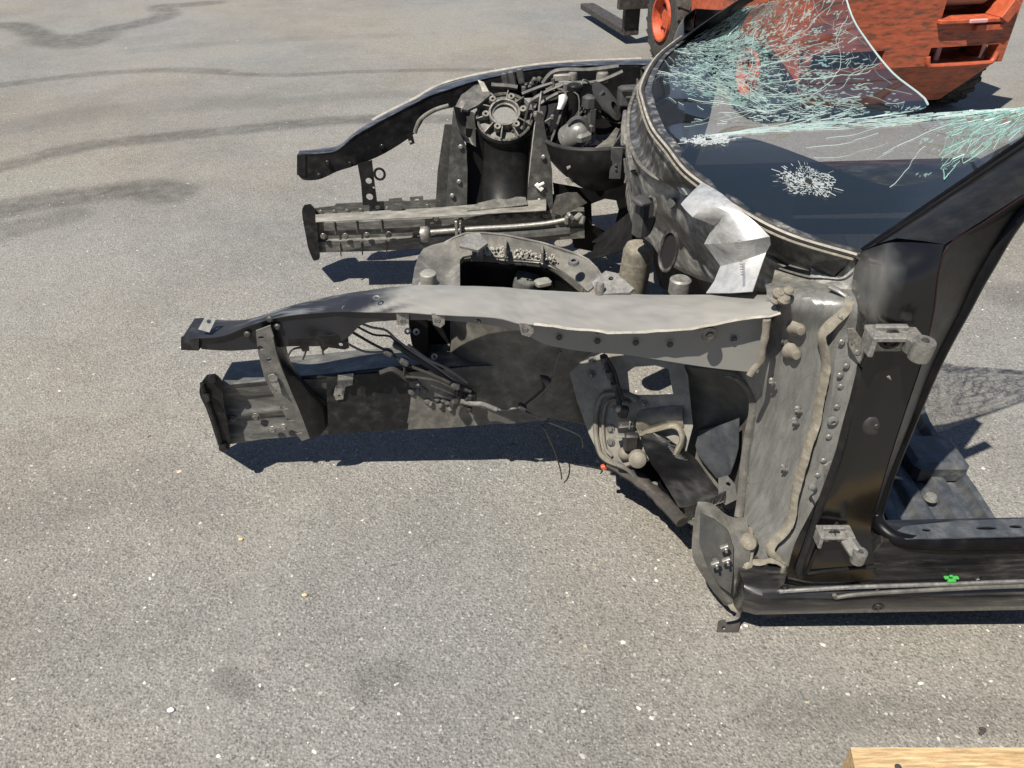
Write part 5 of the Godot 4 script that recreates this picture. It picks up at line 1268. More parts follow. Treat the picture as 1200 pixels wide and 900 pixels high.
	# plates that brace the tower
	for q in [[[v(-0.258, 0.258, -2.44), v(-0.242, 0.397, -2.44), v(-0.212, 0.545, -2.44), v(-0.185, 0.545, -2.44), v(-0.203, 0.397, -2.44), v(-0.221, 0.255, -2.44)], 0], [[v(-0.225, 0.238, -2.41), v(-0.197, 0.469, -2.41), v(-0.181, 0.601, -2.41), v(-0.17, 0.544, -2.41), v(-0.145, 0.485, -2.41), v(-0.143, 0.408, -2.41), v(-0.151, 0.25, -2.41)], 1], [[v(0.045, 0.262, -2.41), v(0.06, 0.436, -2.41), v(0.076, 0.593, -2.41), v(0.092, 0.588, -2.41), v(0.113, 0.496, -2.41), v(0.129, 0.408, -2.41), v(0.136, 0.274, -2.41)], 1]]:
		m = MB.new(); plate(m, q[0], [], 0.005, 0.002)
		var pl := part("tower_brace", m, M.tower_grey if q[1] == 1 else M.primer_dark, tw)
	m = MB.new()
	sheet(m, [[v(-0.184, 0.597, -2.46), v(-0.149, 0.575, -2.5), v(-0.119, 0.57, -2.48)], [v(-0.176, 0.542, -2.46), v(-0.148, 0.521, -2.5), v(-0.116, 0.528, -2.46)], [v(-0.161, 0.503, -2.42), v(-0.139, 0.483, -2.45), v(-0.114, 0.475, -2.44)]], 0.003, 3, 3)
	part("tower_web", m, M.primer_dark, tw)
	m = MB.new()
	sheet(m, [[v(-0.147, 0.525, -2.47), v(-0.109, 0.52, -2.47), v(-0.093, 0.504, -2.47)], [v(-0.151, 0.389, -2.46), v(-0.112, 0.375, -2.46), v(-0.079, 0.349, -2.46)], [v(-0.155, 0.262, -2.44), v(-0.097, 0.286, -2.44), v(-0.057, 0.298, -2.44)]], 0.003, 3, 3)
	part("tower_web", m, M.void_black, tw)
	m = MB.new()
	sheet(m, [[v(-0.144, 0.31, -2.318), v(-0.055, 0.31, -2.339), v(0.05, 0.315, -2.355)], [v(-0.11, 0.32, -2.356), v(-0.028, 0.325, -2.394), v(0.044, 0.325, -2.394)]], 0.002, 3, 3, 0.003)
	part("tower_ledge", m, M.cast_dusty, tw)
	for q in [v(-0.161, 0.487, -2.405), v(-0.171, 0.373, -2.405), v(-0.195, 0.326, -2.405), v(0.09, 0.309, -2.405), v(0.1, 0.454, -2.405)]: rivet(tw, q, Vector3.BACK, 0.0075, M.zinc_dull)
	m = MB.new()
	block(m, v(0.088, 0.357, -2.4), Vector3(0.014, 0.03, 0.006), Basis(Vector3.BACK, 0.8)); block(m, v(0.094, 0.367, -2.398), Vector3(0.022, 0.008, 0.006), Basis(Vector3.BACK, 0.5))
	part("white_clip", m, M.white_plastic, tw)
	# gusset and arms on top of the tower
	for q in [[[v(-0.182, 0.581, -2.5), v(-0.162, 0.601, -2.56), v(-0.122, 0.623, -2.6), v(-0.094, 0.633, -2.6), v(-0.066, 0.604, -2.55), v(-0.108, 0.586, -2.5), v(-0.14, 0.581, -2.48)], 0], [[v(-0.178, 0.578, -2.49), v(-0.151, 0.607, -2.56), v(-0.132, 0.604, -2.57), v(-0.159, 0.581, -2.48)], 1], [[v(-0.11, 0.641, -2.59), v(-0.091, 0.639, -2.58), v(-0.071, 0.607, -2.56), v(-0.088, 0.601, -2.55)], 1]]:
		m = MB.new(); plate(m, q[0], [], 0.008, 0.004)
		part("gusset", m, M.cast_grey if q[1] == 0 else M.cast_dusty, tw)
	for q in [[[v(-0.111, 0.561, -2.55), v(-0.083, 0.583, -2.55), v(-0.055, 0.601, -2.55)], 0.009], [[v(-0.067, 0.623, -2.6), v(-0.014, 0.62, -2.6), v(0.017, 0.615, -2.6)], 0.009], [[v(0.033, 0.609, -2.55), v(0.082, 0.628, -2.55), v(0.13, 0.643, -2.55)], 0.006], [[v(0.061, 0.588, -2.55), v(0.109, 0.615, -2.55), v(0.163, 0.638, -2.55)], 0.007], [[v(0.066, 0.57, -2.52), v(0.122, 0.607, -2.52), v(0.178, 0.633, -2.52)], 0.006], [[v(0.1, 0.628, -2.6), v(0.127, 0.66, -2.6), v(0.165, 0.67, -2.6), v(0.247, 0.67, -2.6), v(0.342, 0.681, -2.6)], 0.008], [[v(0.13, 0.656, -2.55), v(0.134, 0.62, -2.55)], 0.006], [[v(0.111, 0.612, -2.58), v(0.165, 0.633, -2.58), v(0.275, 0.639, -2.58), v(0.354, 0.67, -2.58)], 0.007]]:
		m = MB.new(); tube(m, q[0], q[1], 6, 4, 1.0, 0.25)
		part("tower_arm", m, M.cast_grey, tw)
	m = MB.new()
	plate(m, [v(0.06, 0.585, -2.54), v(0.164, 0.633, -2.56), v(0.169, 0.557, -2.5), v(0.108, 0.528, -2.46), v(0.071, 0.549, -2.48)], [], 0.004, 0.003)
	part("tower_web", m, M.void_black, tw)
	m = MB.new()
	block(m, v(0.082, 0.577, -2.44), Vector3(0.03, 0.014, 0.03), Basis.IDENTITY, 0.003)
	part("pale_lug", m, M.cast_dusty, tw)
	for i in 7:
		m = MB.new()
		block(m, (v(0.039, 0.612, -2.6) as Vector3).lerp(v(0.089, 0.639, -2.62), i / 6.0) + v(0, 0.006 * sin(i * 2.0), 0), Vector3(0.016, 0.018, 0.014), Basis(Vector3(0.2, 1, 0.3).normalized(), i * 0.9), 0.003)
		part("connector", m, M.cast_grey if i % 2 == 0 else M.plastic, tw)
	# back wall of the far engine bay
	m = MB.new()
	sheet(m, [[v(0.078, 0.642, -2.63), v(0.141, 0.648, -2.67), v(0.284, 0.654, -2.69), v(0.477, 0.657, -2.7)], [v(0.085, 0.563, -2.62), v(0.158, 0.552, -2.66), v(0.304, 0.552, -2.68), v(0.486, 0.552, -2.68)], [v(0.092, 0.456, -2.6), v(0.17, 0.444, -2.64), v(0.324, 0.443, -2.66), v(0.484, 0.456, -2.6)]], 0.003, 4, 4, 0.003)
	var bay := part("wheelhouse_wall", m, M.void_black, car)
	# moulded liner tub with the odds and ends that lie in it
	m = MB.new()
	sheet(m, [
		[v(0.092, 0.5, -2.44), v(0.133, 0.5, -2.38), v(0.188, 0.506, -2.33), v(0.259, 0.511, -2.31), v(0.346, 0.509, -2.33)],
		[v(0.112, 0.456, -2.43), v(0.155, 0.455, -2.37), v(0.21, 0.459, -2.32), v(0.274, 0.464, -2.3), v(0.349, 0.468, -2.32)],
		[v(0.153, 0.413, -2.41), v(0.19, 0.406, -2.37), v(0.241, 0.403, -2.34), v(0.294, 0.407, -2.33), v(0.353, 0.417, -2.34)],
		[v(0.204, 0.372, -2.4), v(0.232, 0.357, -2.4), v(0.269, 0.349, -2.4), v(0.31, 0.352, -2.4), v(0.359, 0.366, -2.4)]], 0.004, 5, 5)
	var tub := part("liner_tub", m, M.plastic_black, car)
	m = MB.new()
	tube(m, [v(0.089, 0.502, -2.44), v(0.13, 0.499, -2.385), v(0.188, 0.504, -2.33), v(0.259, 0.508, -2.31), v(0.347, 0.506, -2.33)], 0.007, 8)
	part("tub_rim", m, M.plastic, tub)
	m = MB.new()
	tube(m, [v(0.091, 0.514, -2.42), v(0.121, 0.493, -2.42), v(0.144, 0.46, -2.42), v(0.151, 0.426, -2.42), v(0.176, 0.398, -2.42), v(0.2, 0.37, -2.42)], 0.006, 8, 5, 0.7, 0.3)
	part("tub_edge", m, M.cast_dusty, tub)
	m = MB.new()
	block(m, v(0.318, 0.47, -2.305), Vector3(0.036, 0.1, 0.006), Basis.IDENTITY, 0.002)
	part("tub_panel", m, M.plastic_grey, tub)
	for q in [v(0.318, 0.464, -2.3), v(0.319, 0.451, -2.3)]: rivet(tub, q, Vector3.BACK, 0.004, M.plastic)
	m = MB.new()
	plate(m, [v(0.166, 0.391, -2.38), v(0.19, 0.402, -2.38), v(0.197, 0.379, -2.38), v(0.181, 0.371, -2.38)], [], 0.004); plate(m, [v(0.169, 0.448, -2.33), v(0.18, 0.453, -2.33), v(0.182, 0.448, -2.33), v(0.172, 0.44, -2.33)], [], 0.003)
	part("pale_shard", m, M.sealant_pale, tub)
	m = MB.new()
	sheet(m, [[v(0.175, 0.42, -2.605), v(0.291, 0.42, -2.605), v(0.393, 0.42, -2.605)], [v(0.17, 0.42, -2.81), v(0.314, 0.42, -2.86), v(0.462, 0.42, -2.912)]], 0.003, 3, 3, 0.003)
	part("tub_base", m, M.void_black, tub)
	m = MB.new()
	lathe(m, [Vector2(0, 0.004), Vector2(0.022, 0.004), Vector2(0.026, 0.0), Vector2(0.026, -0.012), Vector2(0.022, -0.014), Vector2(0.021, -0.13), Vector2(0.024, -0.16), Vector2(0, -0.16)], v(0.197, 0.648, -2.5), Vector3(0.05, 1, 0), 20)
	part("filler_neck", m, M.plastic_black, bay)
	m = MB.new()
	lathe(m, [Vector2(0, 0.006), Vector2(0.014, 0.005), Vector2(0.018, -0.004), Vector2(0.024, -0.06), Vector2(0.034, -0.12), Vector2(0, -0.12)], v(0.158, 0.592, -2.48), Vector3(0.25, 1, 0), 18)
	part("bottle", m, M.plastic_black, bay)
	m = MB.new()
	sheet(m, [[v(0.146, 0.628, -2.462), v(0.161, 0.634, -2.456), v(0.172, 0.623, -2.462)], [v(0.146, 0.608, -2.458), v(0.156, 0.608, -2.45), v(0.167, 0.608, -2.458)], [v(0.141, 0.588, -2.455), v(0.149, 0.59, -2.45), v(0.157, 0.588, -2.455)]], 0.002, 4, 4)
	part("white_smear", m, M.white_plastic, bay)
	m = MB.new()
	block(m, v(0.239, 0.608, -2.46), Vector3(0.036, 0.045, 0.04), Basis(Vector3.UP, 0.3), 0.008)
	block(m, v(0.248, 0.555, -2.46), Vector3(0.028, 0.08, 0.034), Basis(Vector3.UP, 0.3), 0.006)
	part("pump_body", m, M.plastic_grey, bay)
	m = MB.new()
	for i in 9:
		var p: Vector3 = (v(0.269, 0.617, -2.5) as Vector3).lerp(v(0.312, 0.581, -2.48), i / 8.0)
		lathe(m, [Vector2(0.018, -0.0045), Vector2(0.05 - 0.002 * absf(i - 4), 0.0), Vector2(0.018, 0.0045)], p + v(0.01, 0, -0.02), Vector3(0.7, 0.5, 0.4), 20)
	part("corrugated_hose", m, M.plastic_grey, bay)
	m = MB.new()
	block(m, v(0.371, 0.617, -2.5), Vector3(0.075, 0.06, 0.04), Basis(Vector3.UP, 0.2), 0.006)
	block(m, v(0.355, 0.64, -2.475), Vector3(0.03, 0.01, 0.01), Basis(Vector3.UP, 0.2)); block(m, v(0.373, 0.619, -2.475), Vector3(0.034, 0.006, 0.008), Basis(Vector3.UP, 0.2))
	part("relay_box", m, M.plastic_grey, bay)
	m = MB.new()
	var lump := [Vector2(0, 0.05), Vector2(0.02, 0.048), Vector2(0.036, 0.03), Vector2(0.043, 0.008), Vector2(0.045, -0.03), Vector2(0, -0.03)]
	lathe(m, lump, v(0.197, 0.526, -2.4), Vector3(0.5, 0.6, 0.5), 18)
	block(m, v(0.218, 0.53, -2.37), Vector3(0.05, 0.03, 0.04), Basis(Vector3(0.2, 1, 0.3).normalized(), 0.5), 0.008)
	block(m, v(0.17, 0.518, -2.39), Vector3(0.03, 0.035, 0.03), Basis(Vector3(0.5, 1, 0.1).normalized(), 0.9), 0.006)
	part("crushed_motor", m, M.primer, bay)
	m = MB.new()
	tube(m, [v(0.173, 0.564, -2.38), v(0.188, 0.579, -2.38), v(0.208, 0.582, -2.38), v(0.225, 0.569, -2.38), v(0.231, 0.548, -2.38)], 0.008, 8)
	part("motor_hoop", m, M.plastic_grey, bay)
	for q in [[v(0.196, 0.655, -2.6), 0.016], [v(0.292, 0.655, -2.6), 0.02]]:
		m = MB.new(); lathe(m, [Vector2(0, 0.012), Vector2(q[1] * 0.8, 0.011), Vector2(q[1], 0.006), Vector2(q[1], -0.02), Vector2(0, -0.02)], q[0], Vector3(0, 1, 0.1), 18)
		part("pale_cap", m, M.pale_top, bay)
	m = MB.new()
	block(m, v(0.163, 0.649, -2.6), Vector3(0.06, 0.022, 0.03), Basis(Vector3.BACK, 0.05), 0.004)
	part("pale_block", m, M.pale_top, bay)
	m = MB.new()
	plate(m, [v(0.261, 0.492, -2.38), v(0.296, 0.519, -2.38), v(0.32, 0.553, -2.38), v(0.331, 0.548, -2.38), v(0.314, 0.495, -2.38)], [], 0.003, 0.005)
	part("pale_shard", m, M.pale_top, bay)
	# loose wiring in the bay
	for i in 14:
		var a: Vector3 = (v(0.077, 0.601, -2.56) as Vector3).lerp(v(0.416, 0.623, -2.56), rng.randf()) + v(0, rng.randf_range(-0.06, 0.04), rng.randf_range(-0.03, 0.05))
		var b := a + v(rng.randf_range(-0.14, 0.14), rng.randf_range(-0.16, 0.02), rng.randf_range(0.0, 0.1))
		m = MB.new()
		tube(m, [a, a.lerp(b, 0.3) + v(rng.randf_range(-0.04, 0.04), 0.03, 0.02), a.lerp(b, 0.7) + v(rng.randf_range(-0.04, 0.04), -0.03, 0.02), b], rng.randf_range(0.0022, 0.0042), 6, 5, 1.0, 0.2)
		block(m, b, Vector3(0.014, 0.02, 0.012) * rng.randf_range(0.8, 1.3), Basis(Vector3(0.3, 1, 0.4).normalized(), rng.randf() * 3.0), 0.003)
		part("loose_wire", m, [M.rubber, M.cable_grey, M.plastic_grey, M.cast_grey][i % 4], bay)
	# sheet below the tub with its six-sided window
	m = MB.new()
	plate(m, [v(0.134, 0.356, -2.44), v(0.254, 0.333, -2.44), v(0.378, 0.356, -2.44), v(0.433, 0.28, -2.44), v(0.449, 0.124, -2.44), v(0.296, 0.105, -2.44), v(0.213, 0.124, -2.44), v(0.195, 0.249, -2.44), v(0.142, 0.292, -2.44)], [[v(0.265, 0.283, -2.44), v(0.309, 0.301, -2.44), v(0.347, 0.295, -2.44), v(0.358, 0.262, -2.44), v(0.35, 0.212, -2.44), v(0.318, 0.184, -2.44), v(0.272, 0.206, -2.44)]], 0.003, 0.002)
	var win := part("bay_side_sheet", m, M.void_black, car)
	m = MB.new()
	plate(m, [v(0.128, 0.283, -2.36), v(0.142, 0.342, -2.36), v(0.175, 0.353, -2.36), v(0.208, 0.353, -2.36), v(0.242, 0.319, -2.36), v(0.21, 0.301, -2.36), v(0.167, 0.278, -2.36)], [], 0.005, 0.004)
	part("folded_bracket", m, M.cast_grey, win)
	m = MB.new()
	sheet(m, [[v(0.375, 0.342, -2.25), v(0.376, 0.318, -2.2), v(0.359, 0.263, -2.15)], [v(0.34, 0.252, -2.35), v(0.331, 0.233, -2.3), v(0.3, 0.209, -2.2)], [v(0.267, 0.181, -2.36), v(0.268, 0.185, -2.3), v(0.242, 0.195, -2.2)]], 0.003, 3, 3)
	part("dark_gusset", m, M.plastic_black, win)
	# track rod and its clamp
	m = MB.new()
	tube(m, [v(-0.297, 0.242, -2.3), v(-0.22, 0.248, -2.3), v(-0.11, 0.257, -2.3), v(0, 0.263, -2.3), v(0.109, 0.274, -2.3), v(0.169, 0.286, -2.3)], 0.0085, 10, 2)
	var rod := part("track_rod", m, M.zinc_dull, car)
	m = MB.new()
	lathe(m, [Vector2(0, -0.01), Vector2(0.026, -0.01), Vector2(0.028, 0.0), Vector2(0.026, 0.012), Vector2(0.016, 0.02), Vector2(0, 0.02)], v(-0.283, 0.239, -2.3), Vector3(1, 0.02, 0), 22)
	part("rod_collar", m, M.zinc_dull, rod)
	m = MB.new(); block(m, v(-0.178, 0.251, -2.3), Vector3(0.01, 0.07, 0.02)); block(m, v(-0.164, 0.261, -2.29), Vector3(0.006, 0.05, 0.03))
	part("rod_clamp", m, M.zinc, rod)
	m = MB.new()
	tube(m, [v(-0.164, 0.233, -2.28), v(0, 0.239, -2.28), v(0.109, 0.248, -2.28), v(0.185, 0.257, -2.28)], 0.016, 8, 2)
	part("rack_tube", m, M.primer_dark, rod)
	for i in 5:
		m = MB.new(); block(m, (v(0.173, 0.296, -2.29) as Vector3) + v(i * 0.012, 0.01 * sin(i * 2.4), 0.01 * cos(i * 1.7)), Vector3(0.013, 0.028, 0.02), Basis(Vector3(0.3, 0.2, 1).normalized(), i * 0.7), 0.003)
		part("rod_joint", m, M.cast_dusty if i % 2 == 0 else M.zinc_dull, rod)

func firewall_and_cowl() -> void:
	var base := [v(0.575, 0.74, -2.749), v(0.433, 0.75, -2.407), v(0.344, 0.757, -2.077), v(0.324, 0.76, -1.911), v(0.315, 0.76, -1.712), v(0.328, 0.76, -1.566), v(0.342, 0.758, -1.453), v(0.375, 0.755, -1.352), v(0.405, 0.752, -1.28), v(0.441, 0.748, -1.217), v(0.485, 0.745, -1.169), v(0.556, 0.74, -1.123)]
	var low := [v(0.553, 0.68, -2.792), v(0.408, 0.69, -2.455), v(0.332, 0.69, -2.179), v(0.301, 0.69, -2.008), v(0.285, 0.685, -1.855), v(0.288, 0.68, -1.721), v(0.309, 0.68, -1.63), v(0.349, 0.675, -1.578), v(0.383, 0.67, -1.471), v(0.428, 0.665, -1.364), v(0.469, 0.66, -1.283), v(0.51, 0.66, -1.184)]
	var rows := []
	for i in base.size():
		var a: Vector3 = base[i]; var b: Vector3 = low[i]
		rows.append([a + v(0.02, 0.004, 0.0), a, a.lerp(b, 0.25) + v(-0.002, -0.01, 0), a.lerp(b, 0.6) + v(0.004, -0.018, 0), b])
	var m := MB.new()
	sheet(m, rows, 0.003, 5, 4, 0.004)
	var cowl := part("cowl", m, M.cowl, car)
	m = MB.new()                                       # wiper-well crease line
	var cr := []
	for i in low.size(): cr.append(low[i] + v(-0.002, 0.003, 0.003))
	tube(m, cr, 0.005, 6, 4, 0.7, 0.3)
	part("cowl_edge", m, M.cast_dusty, cowl)
	for q in [[v(0.29, 0.66, -1.931), v(0.278, 0.66, -1.721), v(0.309, 0.6, -1.855)], [v(0.306, 0.68, -2.118), v(0.294, 0.66, -2.035), v(0.295, 0.62, -2.019)]]:
		m = MB.new(); tube(m, q, 0.007, 6, 4, 0.6, 0.4)
		part("cowl_rib", m, M.cast_dusty, cowl)
	m = MB.new()
	plate(m, [v(0.305, 0.66, -2.094), v(0.322, 0.67, -2.09), v(0.295, 0.65, -1.916), v(0.288, 0.64, -1.972)], [], 0.003)
	part("pale_tab", m, M.pale_top, cowl)
	m = MB.new()
	sheet(m, [[v(0.323, 0.725, -1.838), v(0.324, 0.72, -1.73), v(0.336, 0.72, -1.64)], [v(0.306, 0.7, -1.84), v(0.309, 0.695, -1.746), v(0.319, 0.695, -1.657)]], 0.004, 4, 4, 0.006)
	part("scuffed_dent", m, M.cowl, cowl)
	# firewall below
	var fw := []
	var bot := [v(0.559, 0.5, -3.128), v(0.451, 0.45, -3.028), v(0.415, 0.4, -2.776), v(0.379, 0.38, -2.486), v(0.357, 0.36, -2.246), v(0.357, 0.35, -2.08), v(0.358, 0.34, -1.934), v(0.382, 0.34, -1.785), v(0.423, 0.36, -1.681), v(0.471, 0.42, -1.552), v(0.498, 0.5, -1.409), v(0.528, 0.58, -1.267)]
	for i in bot.size():
		var a: Vector3 = low[i]; var b: Vector3 = bot[i]
		if i >= 6: b = a.lerp(b, 0.72)
		fw.append([a, a.lerp(b, 0.3) + v(-0.006, 0, 0.006), a.lerp(b, 0.65) + v(0.008, 0, -0.004), b, b + v(0.08, -0.02, 0.0)])
	m = MB.new()
	sheet(m, fw, 0.003, 5, 4, 0.006)
	var wall := part("firewall", m, M.cowl_pale, car)
	for q in [[v(0.319, 0.58, -1.65), 0.018, 0.046], [v(0.354, 0.54, -1.552), 0.021, 0.045]]:
		var n := v(-0.86, 0.15, 0.5).normalized()
		m = MB.new()
		var ring := []; var inner := []
		var side := n.cross(Vector3.UP).normalized()
		var upv := side.cross(n)
		for k in 25:
			var a := TAU * k / 24.0
			ring.append(q[0] + n * 0.012 + side * cos(a) * q[1] * 1.25 + upv * sin(a) * q[2])
		tube(m, ring, 0.004, 6, 1)
		part("oval_hole_rim", m, M.cowl, wall)
		m = MB.new()
		for k in 24:
			m.t(q[0] + n * 0.008, ring[k] - n * 0.002, ring[k + 1] - n * 0.002)
		part("hole_shade_disc", m, M.rubber_dark, wall)  # near-black disc painted as the shade inside an oval hole
	m = MB.new()
	lathe(m, [Vector2(0.036, -0.2), Vector2(0.036, -0.01), Vector2(0.031, 0.004), Vector2(0.018, 0.009), Vector2(0, 0.009)], v(0.298, 0.5, -1.653), Vector3(0.05, 1, 0.1), 24)
	part("dusty_canister", m, M.sealant, wall)
	m = MB.new()
	lathe(m, [Vector2(0.012, 0), Vector2(0.011, 0.004), Vector2(0, 0.005)], v(0.346, 0.64, -1.579), v(-0.7, 0.4, 0.5), 16)
	part("plug", m, M.plastic_grey, wall)
	m = MB.new()
	block(m, v(0.285, 0.6, -1.599), Vector3(0.026, 0.095, 0.034), Basis(Vector3.UP, 0.5), 0.006)
	block(m, v(0.279, 0.645, -1.576), Vector3(0.03, 0.012, 0.038), Basis(Vector3.UP, 0.5), 0.004)
	part("control_unit", m, M.plastic_grey, wall)
	m = MB.new(); tube(m, [v(0.34, 0.522, -2), v(0.351, 0.51, -2), v(0.363, 0.506, -2), v(0.367, 0.525, -2)], 0.004, 6)
	part("wire_loop", m, M.cast_dusty, wall)
	for q in [[v(0.317, 0.555, -2.1), v(0.326, 0.531, -2.1), v(0.326, 0.506, -2.1), v(0.334, 0.471, -2.1), v(0.349, 0.42, -2.1)], [v(0.312, 0.555, -2.1), v(0.321, 0.511, -2.1), v(0.321, 0.487, -2.1)]]:
		m = MB.new(); tube(m, q, 0.004, 6, 5, 1.0, 0.9)
		part("wire_chain", m, M.cable_grey, wall)
	# crumpled bright insulation lying over the firewall
	m = MB.new()
	sheet(m, [
		[v(0.302, 0.75, -1.304), v(0.326, 0.765, -1.33), v(0.348, 0.77, -1.359)],
		[v(0.316, 0.745, -1.263), v(0.339, 0.775, -1.251), v(0.364, 0.78, -1.277)],
		[v(0.357, 0.73, -1.261), v(0.363, 0.765, -1.224), v(0.383, 0.775, -1.218)],
		[v(0.346, 0.69, -1.27), v(0.373, 0.73, -1.192), v(0.428, 0.745, -1.183)],
		[v(0.374, 0.66, -1.242), v(0.394, 0.69, -1.202), v(0.432, 0.71, -1.194)],
		[v(0.345, 0.625, -1.205), v(0.376, 0.645, -1.169), v(0.403, 0.665, -1.138)]], 0.0015, 3, 2, 0.0025)
	var foil := part("foil_insulation", m, M.foil, wall)
	m = MB.new()
	sheet(m, [[v(0.338, 0.7, -1.532), v(0.352, 0.715, -1.541), v(0.369, 0.72, -1.542)], [v(0.341, 0.7, -1.486), v(0.352, 0.72, -1.471), v(0.365, 0.725, -1.477)], [v(0.346, 0.7, -1.468), v(0.355, 0.71, -1.461), v(0.362, 0.715, -1.466)]], 0.0015, 4, 4, 0.003)
	part("foil_flap", m, M.foil_grey, foil)
	m = MB.new()
	var st: Vector3 = v(0.375, 0.742, -1.173); var en: Vector3 = v(0.383, 0.69, -1.151)
	for i in 14:
		block(m, st.lerp(en, i / 13.0) + v(0, 0.002, 0.003), Vector3(0.005, 0.0012, 0.0015))
	tag(part("stitching", m, M.zinc_dull, foil), "", "", "", "stuff")
	# dusty shoulder by the pillar foot
	m = MB.new()
	lathe(m, [Vector2(0.006, 0.006), Vector2(0.011, 0.006), Vector2(0.018, 0.002), Vector2(0.019, -0.004), Vector2(0, -0.004)], v(0.523, 0.672, -1.155), Vector3(-0.1, 1, 0.3), 20)
	part("cowl_boss", m, M.cast_dusty, cowl)
	m = MB.new()
	tube(m, [v(0.553, 0.735, -1.124), v(0.551, 0.71, -1.137), v(0.545, 0.69, -1.145), v(0.536, 0.675, -1.15)], 0.006, 6, 4, 0.7, 0.8)
	part("sealer_bead", m, M.sealant, cowl)
	m = MB.new()
	sheet(m, [[v(0.462, 0.664, -1.214), v(0.51, 0.675, -1.225), v(0.551, 0.69, -1.202)], [v(0.446, 0.662, -1.174), v(0.49, 0.67, -1.177), v(0.534, 0.68, -1.164)], [v(0.435, 0.66, -1.147), v(0.481, 0.665, -1.144), v(0.529, 0.67, -1.141)]], 0.002, 4, 4, 0.004)
	part("dusty_shoulder", m, M.cast_dusty, cowl)

var near_grid := []
var far_grid := []
func ruled(pairs: Array, sag: Vector3, n_t: int, per: int) -> Array:
	var rows := []
	for p in pairs:
		var r := []
		for k in n_t + 1:
			var t := float(k) / n_t
			r.append((p[0] as Vector3).lerp(p[1], t) + sag * sin(PI * t) * (p[2] if p.size() > 2 else 1.0))
		rows.append(r)
	return smooth_rows(rows, per)

func on(g: Array, s: float, t: float) -> Vector3:      # s, t in 0..1 over a grid
	var a: float = clampf(s, 0.0, 1.0) * (g.size() - 1.001); var b: float = clampf(t, 0.0, 1.0) * (g[0].size() - 1.001)
	var i := int(a); var j := int(b)
	var p: Vector3 = g[i][j].lerp(g[i + 1][j], a - i); var q: Vector3 = g[i][j + 1].lerp(g[i + 1][j + 1], a - i)
	return p.lerp(q, b - j)

func out_of(g: Array, s: float, t: float) -> Vector3:
	var d := 0.01
	var n := (on(g, minf(s + d, 1.0), t) - on(g, maxf(s - d, 0.0), t)).cross(on(g, s, minf(t + d, 1.0)) - on(g, s, maxf(t - d, 0.0))).normalized()
	return n if n.dot(Vector3(0, 1.29, 0) - on(g, s, t)) > 0.0 else -n

func strand(m: MB, pts: Array, w: float, n: Vector3) -> void:    # a thin three-sided sliver along a crack
	for i in pts.size() - 1:
		var a: Vector3 = pts[i]; var b: Vector3 = pts[i + 1]
		var s := (b - a).cross(n).normalized() * w * 0.5
		var up := n * 0.0012
		m.q(a - s, a + up, b + up, b - s); m.q(a + up, a + s, b + s, b + up)

func cracks(m: MB, g: Array, s0: float, s1: float, t0: float, t1: float, count: int, steps: int, step: float, dir: Vector2, spread: float, w: float) -> void:
	for i in count:
		var p := Vector2(rng.randf_range(s0, s1), rng.randf_range(t0, t1))
		var ang := dir.angle() + rng.randf_range(-spread, spread) + (PI if rng.randf() < 0.5 else 0.0)
		var pts := []
		for k in steps:
			pts.append(on(g, p.x, p.y) + out_of(g, p.x, p.y) * 0.0012)
			ang += rng.randf_range(-0.35, 0.35)
			p += Vector2(cos(ang), sin(ang)) * step * rng.randf_range(0.5, 1.4)
			if p.x < 0.01 or p.x > 0.99 or p.y < 0.01 or p.y > 0.99: break
		if pts.size() > 1: strand(m, pts, w * rng.randf_range(0.6, 1.4), out_of(g, p.x, p.y))

func lattice(m: MB, g: Array, s0: float, s1: float, t0: float, t1: float, nu: int, nv: int, w: float, keep: float) -> void:   # glass broken into small cells
	var p := []
	for i in nu + 1:
		var col := []
		for j in nv + 1:
			col.append(Vector2(clampf(lerpf(s0, s1, (i + rng.randf_range(-0.42, 0.42)) / nu), 0.005, 0.995), clampf(lerpf(t0, t1, (j + rng.randf_range(-0.42, 0.42)) / nv), 0.005, 0.995)))
		p.append(col)
	for i in nu + 1:
		for j in nv + 1:
			for d in [[1, 0], [0, 1], [1, 1]]:
				if i + d[0] > nu or j + d[1] > nv or rng.randf() > keep * (0.35 if d[0] == d[1] else 1.0): continue
				var a: Vector2 = p[i][j]; var b: Vector2 = p[i + d[0]][j + d[1]]
				var c := (a + b) * 0.5 + Vector2(rng.randf_range(-0.1, 0.1), rng.randf_range(-0.1, 0.1)) * (b - a).length()
				var n := out_of(g, c.x, c.y)
				strand(m, [on(g, a.x, a.y) + n * 0.0012, on(g, c.x, c.y) + n * 0.0012, on(g, b.x, b.y) + n * 0.0012], w * rng.randf_range(0.6, 1.3), n)

func impact(m: MB, g: Array, c: Vector2, radius: float) -> void:   # radius in metres
	var o := on(g, c.x, c.y); var n := out_of(g, c.x, c.y)
	var bx := n.cross(Vector3.UP).normalized(); var by := bx.cross(n)
	for i in 520:
		var a := rng.randf() * TAU
		var r := radius * (0.12 + 0.88 * pow(rng.randf(), 0.75)) * (0.9 + 0.12 * sin(a * 5.0))
		var l := rng.randf_range(0.002, 0.007)
		var d := bx * cos(a) + by * sin(a)
		var e := bx * cos(a + 1.2) + by * sin(a + 1.2)
		if rng.randf() < 0.4: d = e
		var p := o + (bx * cos(a) + by * sin(a)) * r + n * 0.0015
		strand(m, [p, p + d * l * 0.5 + e * 0.001, p + d * l], 0.00075, n)
	for i in 14:
		var a := rng.randf() * TAU
		var d := bx * cos(a) + by * sin(a)
		var p := o + d * radius * rng.randf_range(0.8, 1.1) + n * 0.0015
		strand(m, [p, p + d * rng.randf_range(0.006, 0.02)], 0.0005, n)

